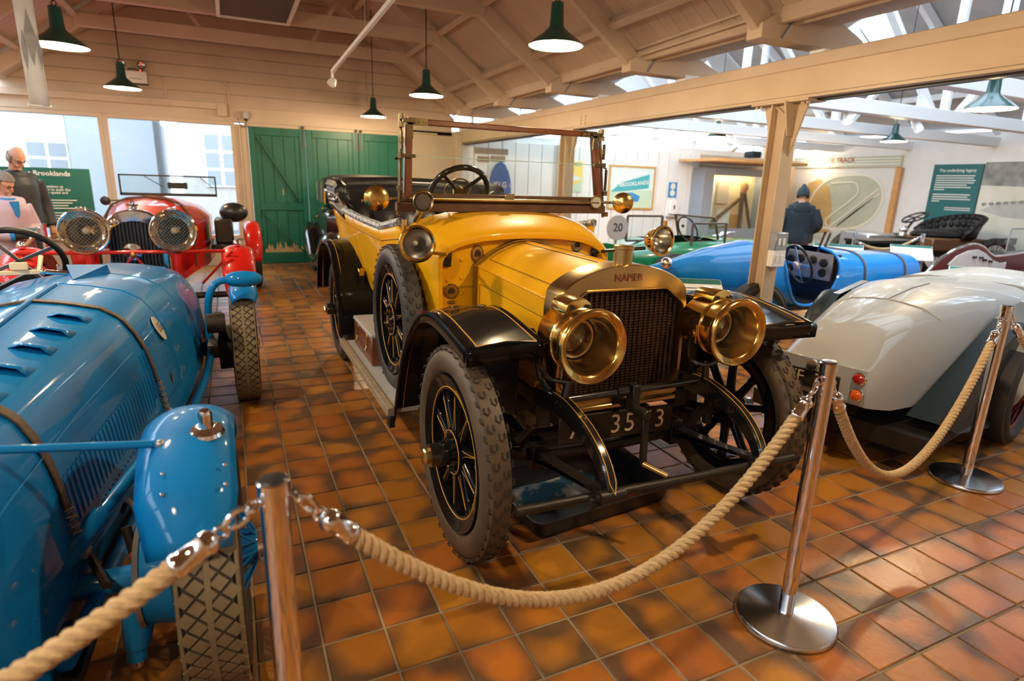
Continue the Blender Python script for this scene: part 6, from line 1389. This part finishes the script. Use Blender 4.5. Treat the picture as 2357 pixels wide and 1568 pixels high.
fr2 = thing('timber_frame', 'dark timber trestle frame standing inside the display case', 'exhibit', (11.0, 10.95, .62)); G().bar((-.85, 0, .02), (.15, 0, .72), .06, .07, up=(0, 1, 0)).ob('brace', 'old_timber', fr2); G().bar((.22, 0, .0), (.18, 0, 1.05), .07, .08, up=(0, 1, 0)).bar((.22, -.02, .9), (.55, -.02, .0), .05, .06, up=(0, 1, 0)).ob('post', 'old_timber', fr2); G().sph((.2, -.03, .98), (.11, .08, .16), 12, 8).ob('knot_head', 'orange_wood', fr2)
struct(G().bb((9.3, 9.9, 2.10), (12.0, 11.1, 2.16)).ob('trim_5', 'orange_wood', smooth=False, bev=.005), 'orange timber soffit over the display case')
# hanging projector and spotlight
pj = thing('projector', 'dark blue grey projector hanging from the hall roof', 'projector', (10.42, 10.04, 2.30)); G().bb((-.12, -.14, -.09), (.12, .14, .05)).ob('case', 'slate_paint', pj, bev=.03, seg=2); G().cyl((0, 0, .05), (0, 0, .25), .015, n=8).ob('stem', 'grey_metal', pj); G().lathe([(.04, 0), (.04, .03), (0, .02)], (-.05, -.14, -.02), (0, -1, 0), 14).ob('lens_ring', 'black_metal', pj)
# track mural on the right wall (plane x = XR)
XM = XR-.02
mat('mural_bg', (.66, .67, .64), .6); mat('mural_green', (.42, .47, .36), .6, c2=(.50, .53, .42), ns=3); mat('mural_tan', (.50, .33, .13), .6, c2=(.58, .42, .18), ns=3); mat('mural_line', (.74, .72, .62), .6); mat('stripe_teal', (.30, .48, .48), .6); mat('stripe_cream', (.78, .70, .52), .6); mat('title_red', (.28, .06, .04), .6); mat('photo_dark', (.18, .19, .19), .6, c2=(.34, .35, .34), ns=7); mat('photo_pale', (.62, .62, .52), .6, c2=(.70, .70, .64), ns=4); mat('photo_mid', (.42, .43, .42), .6, c2=(.5, .5, .48), ns=5)
mu = thing('wall_mural', 'large wall mural of an oval race track map with striped heading', 'mural', (XM, 9.9, 0))
UY, UZ, UN = (0, -1, 0), (0, 0, 1), (-1, 0, 0)
G().prism([(-1.35, .45), (1.32, .45), (1.32, 2.12), (-1.35, 2.12)], (-.02, 0, 0), UY, UZ, (.02, 0, 0)).ob('board', 'mural_bg', mu, smooth=False)
hdn = G().prism([(-1.40, 2.12), (1.40, 2.12), (1.40, 2.36), (-1.40, 2.36)], (-.08, 0, 0), UY, UZ, (.08, 0, 0)).ob('heading_board', 'stripe_cream', mu, smooth=False)
for k in range(4): G().prism([(-1.40, 2.135+.06*k), (1.40, 2.135+.06*k), (1.40, 2.16+.06*k), (-1.40, 2.16+.06*k)], (-.081, 0, 0), UY, UZ, (-.001, 0, 0)).ob('stripe', 'stripe_teal', hdn, smooth=False)
G().text('THE TRACK', (-.084, .05, 2.27), UY, UZ, .15, bold=True).ob('lettering', 'title_red', hdn, smooth=False)
G().bb((-.10, -1.46, .45), (.0, -1.34, 2.1)).ob('timber_edge', 'orange_wood', mu, smooth=False)
def mplane(P, d, m, name): return G().prism(P, (-.02-d, 0, 0), UY, UZ, (-.0015, 0, 0)).ob(name, m, mu, smooth=False)
ov = [(.20+.92*math.cos(a)*abs(math.cos(a))**-.25 if abs(math.cos(a)) > .01 else .2, 1.32+.62*math.sin(a)+.10*math.cos(a)) for a in [2*pi*k/48 for k in range(48)]]
mplane(ov, .0, 'mural_green', 'printed_infield'); mplane([(-.95, 1.0), (-.5, .55), (-.05, .6), (-.10, 1.2), (-.25, 1.65), (-.55, 1.85), (-.85, 1.75), (-.98, 1.4)], .003, 'mural_tan', 'printed_wood')
g = G(); op = [V((-.028, -u, v)) for u, v in ov]
for i in range(48): g.bar(op[i], op[(i+1) % 48], .05, .004, up=(1, 0, 0))
for P in ([(-.2, 1.75), (.35, 1.78), (.5, 1.65), (.45, 1.45), (-.15, .95), (-.18, .8), (-.1, .72)], [(-.1, .72), (.3, 1.05), (1.0, 1.65)], [(-.05, .60), (.5, 1.1), (1.05, 1.55)], [(.1, .75), (.9, 1.45)]):
    q = smoothpath([V((-.030, -u, v)) for u, v in P], 5)
    for a, b in zip(q[:-1], q[1:]): g.bar(a, b, .035, .004, up=(1, 0, 0))
g.ob('printed_track', 'mural_line', mu, smooth=False)
tp_ = thing('teal_panel', 'tall teal information panel beside the panoramic photograph', 'sign', (XM, 7.35, 0)); G().prism([(-.46, .4), (.45, .4), (.45, 2.15), (-.46, 2.15)], (-.03, 0, 0), UY, UZ, (.03, 0, 0)).ob('board', 'panel_teal', tp_, smooth=False)
G().text('The underlying legacy', (-.031, .0, 2.03), UY, UZ, .078, bold=True).ob('title', 'ink_white', tp_, smooth=False)
for k in range(11):
    z = 1.93-.045*k-(.05 if k > 6 else 0); w_ = (.72, .70, .74, .72, .60, .68, .2, .70, .66, .72, .15)[k]; G().prism([(-.38, z-.009), (-.38+w_, z-.009), (-.38+w_, z+.009), (-.38, z+.009)], (-.031, 0, 0), UY, UZ, (-.001, 0, 0)).ob('text_line', 'ink_white', tp_, smooth=False)
for k in range(2): G().prism([(-.10, 1.30-.04*k), (.38, 1.30-.04*k), (.38, 1.315-.04*k), (-.10, 1.315-.04*k)], (-.031, 0, 0), UY, UZ, (-.001, 0, 0)).ob('text_line', 'ink_white', tp_, smooth=False)
ph = thing('photo_mural', 'panoramic grey photograph of a track and trees on the white wall', 'mural', (XM, 5.9, 0)); G().prism([(-.97, .4), (1.4, .4), (1.4, 2.18), (-.97, 2.18)], (-.03, 0, 0), UY, UZ, (.03, 0, 0)).ob('board', 'photo_pale', ph, smooth=False)
G().prism([(-.97, 1.75), (1.4, 1.70), (1.4, 2.18), (-.97, 2.18)], (-.031, 0, 0), UY, UZ, (-.001, 0, 0)).ob('printed_trees', 'photo_dark', ph, smooth=False); G().prism([(-.9, 1.28), (-.6, 1.45), (0, 1.52), (1.4, 1.55), (1.4, 1.1), (.2, 1.12), (-.5, 1.18)], (-.031, 0, 0), UY, UZ, (-.001, 0, 0)).ob('printed_lake', 'photo_mid', ph, smooth=False)
for k in range(14): G().prism([(math.cos(a)*.05, math.sin(a)*.035) for a in [2*pi*q/8 for q in range(8)]], (-.0335, .85-.12*k, 1.40+.012*k*(1 if k < 7 else .6)), UY, UZ, (-.001, 0, 0)).ob('printed_bush', 'photo_dark', ph, smooth=False)
rs = thing('round_sign', 'round white sign with number 20 standing by the green tourer', 'sign', (4.22, 6.05, 0)); G().lathe([(.15, 0), (.15, .02), (0, .02)], (0, 0, 1.02), (0, -1, 0), 30).ob('disc', 'grey_plastic', rs); G().text('20', (0, -.021, 1.02), (1, 0, 0), (0, 0, 1), .14, bold=True).ob('lettering', 'ink_dark', rs, smooth=False); G().cyl((0, .01, 0), (0, .01, .9), .015, n=8).lathe([(.14, 0), (.13, .02), (0, .03)], (0, .01, 0), (0, 0, 1), 20).ob('stand', 'grey_metal', rs)
wl = thing('wall_lamp', 'warm glowing globe lamp on the striped heading of the mural', 'lamp', (XM-.16, 10.45, 2.24)); G().sph((0, 0, 0), .055, 14, 8).ob('globe', 'strip_light', wl); G().cyl((0, 0, 0), (.10, 0, .02), .012, n=8).ob('arm', 'brass', wl)
ld = bpy.data.lights.new('globe_light', 'POINT'); ld.energy = 18; ld.color = (1, .7, .4); ld.shadow_soft_size = .06; lo = bpy.data.objects.new('globe_light', ld); col.objects.link(lo); lo.parent = wl; lo.location = (-.12, 0, 0)
# ================================================================ people
mat('skin', (.55, .30, .20), .5); mat('hair_grey', (.28, .27, .25), .8, c2=(.16, .15, .14), ns=60, bump=.4, bs=120); mat('jacket_dark', (.016, .022, .026), .55, bump=.3, bs=18); mat('lilac_coat', (.50, .42, .54), .6, bump=.2, bs=14); mat('scarf_blue', (.01, .22, .60), .7); mat('glove_black', (.012, .014, .018), .7); mat('trouser', (.05, .05, .06), .8); mat('navy_coat', (.010, .018, .027), .8, bump=.3, bs=18); mat('red_trouser', (.20, .02, .022), .8); mat('knit_hat', (.02, .035, .045), .9, bump=.5, bs=90); mat('booklet', (.02, .10, .14), .5)
def remesh(o, v=.012, it=6):
    m = o.modifiers.new('remesh', 'REMESH'); m.mode = 'VOXEL'; m.voxel_size = v; m.use_smooth_shade = True
    s = o.modifiers.new('smooth', 'SMOOTH'); s.factor = .5; s.iterations = it; return o
def figure(name, label, loc, rz, H, head_tilt, head_turn, arms, coat, legs, coat_len, coat_r=1., long=True):
    """one continuous body of joined limbs; the figure faces local -y. arms: two lists (shoulder, elbow, wrist, hand end)"""
    t = thing(name, label, 'person', loc, rz); k = H/1.75; g = G()
    hc = V((0, -.045-.05*head_tilt, 1.60))*k
    R = Mx.Rotation(head_turn, 3, 'Z') @ Mx.Rotation(head_tilt, 3, 'X')
    def hp_(x, y, z): return hc+R @ (V((x, y, z))*k)
    g.tube([V((0, .01, 1.36))*k, V((0, -.005, 1.45))*k, hp_(0, .01, -.06)], [.062*k, .056*k, .055*k], 14)
    rows_ = []
    for i in range(17):                     # head: skull narrowing to the chin
        a = pi*i/16; z = math.cos(a)*.125; r = math.sin(a)
        w_ = .076*r*(1-.22*max(0, -z/.125)); d = .098*r*(1-.10*max(0, -z/.125)); rows_.append([hp_(math.cos(b)*w_, math.sin(b)*d-.012*max(0, -z/.12), z) for b in [2*pi*q/20 for q in range(20)]])
    g.grid(rows_, cv=True)
    g.tube([hp_(0, -.092, .022), hp_(0, -.108, -.004), hp_(0, -.121, -.026), hp_(0, -.10, -.032)], [.009*k, .012*k, .016*k, .010*k], 8)
    for s in (-1, 1): g.sph(hp_(s*.078, .01, -.005), (.012*k, .02*k, .032*k), 10, 6); g.sph(hp_(s*.032, -.088, -.055), .014*k, 8, 5); g.sph(hp_(s*.033, -.083, .012), (.02*k, .012*k, .011*k), 10, 6)
    g.sph(hp_(0, -.094, -.062), (.026*k, .012*k, .008*k), 10, 6); g.sph(hp_(0, -.088, -.095), .022*k, 10, 6)
    for x, y, z in ((.033, -.089, .012), (-.033, -.089, .012)): pass
    # torso and legs
    g.tube([V((0, 0, z))*k for z in (.86, .95, 1.08, 1.22, 1.34, 1.42)], [r*k for r in (.15, .15, .14, .155, .14, .08)], 16)
    g.tube([V((-.19, .01, 1.36))*k, V((0, .01, 1.38))*k, V((.19, .01, 1.36))*k], [.06*k, .07*k, .06*k], 12)
    for s in (-1, 1): g.tube([V((s*.09, .0, .92))*k, V((s*.10, -.01, .52))*k, V((s*.10, .02, .10))*k], [.10*k, .062*k, .042*k], 12); g.tube([V((s*.10, .05, .045))*k, V((s*.10, -.08, .04))*k, V((s*.105, -.19, .028))*k], [.04*k, .045*k, .028*k], 10)
    for arm in arms:
        P = [V(p)*k for p in arm[:3]]; g.tube(smoothpath(P, 4), [(.052-.022*i/8)*k for i in range(9)], 10)
        w_ = P[2]; d = (V(arm[3])*k-w_).normalized(); sd = V(arm[4]).normalized() if len(arm) > 4 else d.cross(V((0, 0, 1))).normalized(); nr = d.cross(sd)
        g.tube([w_, w_+d*.05*k, w_+d*.095*k], [.028*k, .036*k, .036*k], 10)
        for f, (o_, L) in enumerate(((-.030, .060), (-.010, .074), (.010, .080), (.030, .070))):
            b = w_+d*.09*k+sd*o_*k; g.tube([b, b+d*L*.5*k+nr*.006*k, b+d*L*.8*k+nr*.022*k, b+d*L*.85*k+nr*.04*k], [.0095*k, .009*k, .0085*k, .007*k], 7)
        b = w_+d*.035*k-sd*.03*k; g.tube([b, b-sd*.025*k+d*.03*k, b-sd*.022*k+d*.062*k+nr*.02*k], [.012*k, .011*k, .008*k], 7)
    body = remesh(g.ob('body', 'skin', t), .0075, 4)
    # coat: torso and sleeves as one shell, trousers, shoes
    c = G(); zs = [coat_len, coat_len+.12, .95, 1.05, 1.18, 1.30, 1.38, 1.43]; rs_ = [.185, .19, .185, .18, .185, .185, .15, .085]
    for z, r in zip(zs, rs_): pass
    rows_ = [[V((math.cos(b)*r*1.12*coat_r, math.sin(b)*r*.86*coat_r-.005, z))*k for b in [2*pi*q/24 for q in range(24)]] for z, r in zip(zs, rs_)]
    c.grid(rows_, cv=True); n = len(c.v); c.f.append(tuple(range(24))); c.f.append(tuple(range(n-24, n)))
    c.tube([V((-.20, .01, 1.345))*k, V((0, .02, 1.385))*k, V((.20, .01, 1.345))*k], [.082*k*coat_r, .10*k, .082*k*coat_r], 14)
    for arm in arms:
        P = [V(p)*k for p in arm[:3]]; c.tube(smoothpath(P, 4), [(.082-.026*i/8)*k*coat_r for i in range(9)], 12)
    c.tube([V((math.cos(b)*.075, math.sin(b)*.072, 1.44))*k for b in [2*pi*q/16 for q in range(16)]], .026*k, 8, closed=True)
    cj = remesh(c.ob('coat', coat, t), .012, 5)
    l = G()
    for s in (-1, 1): l.tube([V((s*.085, 0, .95))*k, V((s*.10, -.01, .55))*k, V((s*.10, .015, .07))*k], [.125*k, .088*k, .070*k], 14)
    l.tube([V((0, 0, .86))*k, V((0, 0, .98))*k], [.155*k, .16*k], 16); remesh(l.ob('trousers', legs, t), .014, 4)
    for s in (-1, 1): G().tube([V((s*.10, .07, .05))*k, V((s*.10, -.06, .052))*k, V((s*.105, -.19, .036))*k, V((s*.105, -.23, .030))*k], [.046*k, .053*k, .042*k, .02*k], 12).ob('shoe', 'black_rubber', t)
    return t, hp_, k, cj
def glasses(t, hp_, k):
    g = G()
    for s in (-1, 1):
        c = hp_(s*.034, -.108, .008); a = hp_(s*.034+.02, -.108, .008)-c; b = hp_(s*.034, -.108, .024)-c
        g.tube([c+a*math.cos(q)+b*math.sin(q) for q in [2*pi*i/18 for i in range(18)]], .0032, 5, closed=True); g.tube([hp_(s*.054, -.105, .012), hp_(s*.078, -.06, .014), hp_(s*.082, .015, .008)], .002, 5)
    g.tube([hp_(-.014, -.112, .012), hp_(.014, -.112, .012)], .002, 5); g.ob('glasses', 'black_metal', t)
    e = G()
    for s in (-1, 1): e.sph(hp_(s*.033, -.0945, .012), .0085*k, 8, 6)
    e.ob('eyes', 'black_metal', t)
# bald man in dark jacket, looking down to the right
armL = [(-.21, .01, 1.35), (-.27, -.02, 1.08), (-.22, -.20, .95), (-.20, -.30, .93)]; armR = [(.21, .01, 1.35), (.28, .02, 1.07), (.27, -.06, .82), (.26, -.08, .70)]
mt_, mh, mk, _ = figure('person', 'bald person in glasses and a dark jacket bending over a green panel', (-2.24, 8.85, 0), .75, 1.76, .55, .10, (armL, armR), 'jacket_dark', 'trouser', .72)
glasses(mt_, mh, mk)
hb2 = G(); rows_ = []
for i in range(7):
    z = -.055+.09*i/6; r = .80+.03*i
    rows_.append([mh(math.cos(b)*.081*math.sqrt(max(.05, 1-(z/.13)**2)), math.sin(b)*.103*math.sqrt(max(.05, 1-(z/.13)**2)), z) for b in [math.radians(-20+220*q/20) for q in range(21)]])
hb2.grid(rows_).ob('hair', 'hair_grey', mt_, thick=.006)
# woman in lilac quilted coat holding a booklet
armL = [(-.20, .01, 1.34), (-.26, -.04, 1.06), (-.10, -.27, 1.00), (.02, -.33, 1.01), (0, .3, 1)]; armR = [(.20, .01, 1.34), (.27, -.04, 1.06), (.12, -.27, .99), (.0, -.34, 1.0), (0, -.3, 1)]
wt_, wh_, wk, _ = figure('person', 'grey haired person in a lilac quilted coat and blue scarf holding a booklet', (-2.08, 7.72, 0), .80, 1.46, .42, .12, (armL, armR), 'lilac_coat', 'trouser', .62, 1.18)
glasses(wt_, wh_, wk)
hg = G(); rows_ = []
for i in range(12):
    th = .62*pi*i/11; rows_.append([wh_(math.sin(th)*math.cos(b)*.090, math.sin(th)*math.sin(b)*.112+.012, math.cos(th)*.138+.004) if not (math.sin(b) < -.35 and th > .36*pi) else wh_(math.sin(.36*pi)*math.cos(b)*.090, math.sin(.36*pi)*math.sin(b)*.112+.012, math.cos(.36*pi)*.138+.004) for b in [2*pi*q/28 for q in range(28)]])
hg.grid(rows_, cv=True).ob('hair', 'hair_grey', wt_, thick=.012)
for z in (.72, .82, .92, 1.02, 1.12, 1.22): G().tube([V((math.cos(b)*.232, math.sin(b)*.180-.005, z))*wk for b in [2*pi*q/30 for q in range(30)]], .006, 5, closed=True).ob('quilt_seam', 'lilac_coat', wt_)
G().tube([V((math.cos(b)*.082, math.sin(b)*.08-.01, 1.42+.015*math.sin(b)))*wk for b in [2*pi*q/18 for q in range(18)]], .032*wk, 8, closed=True).prism([(-.04, 0), (.04, 0), (.02, -.13), (0, -.16), (-.02, -.13)], V((0, -.165, 1.40))*wk, (1, 0, 0), (0, .12, 1), (0, -.02, 0)).ob('scarf', 'scarf_blue', wt_)
for arm in (armL, armR):
    P = [V(p)*wk for p in arm[2:4]]; d = (P[1]-P[0]).normalized(); G().tube([P[0]-d*.02, P[0]+d*.05, P[0]+d*.11, P[0]+d*.16], [.040, .044, .042, .022], 10).ob('glove', 'glove_black', wt_); G().tube([P[0]-d*.05, P[0]-d*.015], [.052, .052], 12).ob('cuff', 'scarf_blue', wt_)
bk = tag(G().box((0, 0, 0), (.15, .11, .008), (.5, 0, .8)).ob('booklet', 'booklet', None, loc=(-2.08+.255, 7.72-.24, .885), bev=.002), 'small dark teal booklet held by the person in lilac', 'booklet')
# visitor in navy coat and knitted hat seen from behind
armL = [(-.20, .01, 1.35), (-.29, .04, 1.10), (-.18, -.14, .98), (-.10, -.22, .98)]; armR = [(.20, .01, 1.35), (.29, .04, 1.10), (.18, -.14, .98), (.10, -.22, .98)]
nt_, nh, nk, _ = figure('person', 'person in a navy coat and knitted hat seen from behind before the mural', (8.15, 6.72, 0), math.radians(180-45), 1.60, .2, 0, (armL, armR), 'navy_coat', 'red_trouser', .80, 1.2)
hg = G(); rows_ = []
for i in range(10):
    th = .60*pi*i/9; rows_.append([nh(math.sin(th)*math.cos(b)*.098, math.sin(th)*math.sin(b)*.118+.01, math.cos(th)*.145+.008) for b in [2*pi*q/28 for q in range(28)]])
hg.grid(rows_, cv=True).sph(nh(0, .01, .155), .03, 10, 6).ob('knitted_hat', 'knit_hat', nt_, thick=.012)
G().tube([V((math.cos(b)*.11, math.sin(b)*.10+.02, 1.43-.03*math.sin(b)))*nk for b in [2*pi*q/18 for q in range(18)]], .045*nk, 8, closed=True).sph(V((0, .13, 1.36))*nk, (.13, .05, .12), 14, 8).ob('hood', 'navy_coat', nt_)
stanchion((-2.93, 7.605, 0), 'chrome rope post on the far side of the two visitors')
# ================================================================ hall spotlights on the white tie beams
mat('spot_face', (1, 1, 1), .4, emit=12, ec=(1, .97, .92))
def spotlight(loc, aim, label, e=60):
    l = V(loc); d = (V(aim)-l).normalized(); t = thing('spotlight', label, 'spotlight', loc, 0, 'white hall spotlights')
    G().lathe([(0, -.10), (.04, -.10), (.05, -.08), (.055, .06), (.05, .065), (.045, .05)], (0, 0, 0), d, 20).ob('housing', 'white_plastic', t); G().disc(d*.045, .044, d, 20).ob('lens_face', 'spot_face', t); G().cyl((0, 0, .02), (0, 0, 2.47-loc[2]), .012, n=8).ob('stem', 'white_plastic', t)
    ld = bpy.data.lights.new('spot_light', 'SPOT'); ld.energy = e; ld.color = (1, .96, .9); ld.spot_size = 1.9; ld.spot_blend = .6; ld.shadow_soft_size = .05
    lo = bpy.data.objects.new('spot_light', ld); col.objects.link(lo); lo.parent = t; lo.location = d*.08; lo.rotation_euler = d.to_track_quat('-Z', 'Y').to_euler()
for (x, y, z, ax, ay, az, n) in ((8.285, 8.43, 2.25, 8.9, 11.2, 1.2, 'aimed at the notice wall'), (6.88, 5.21, 2.40, 6.0, 4.5, .6, 'aimed at the sky blue car'), (8.235, 5.21, 2.39, 8.3, 4.0, .6, 'aimed at the maroon boat tailed car')):
    spotlight((x, y, z), (ax, ay, az), 'small white spotlight under a tie beam '+n)
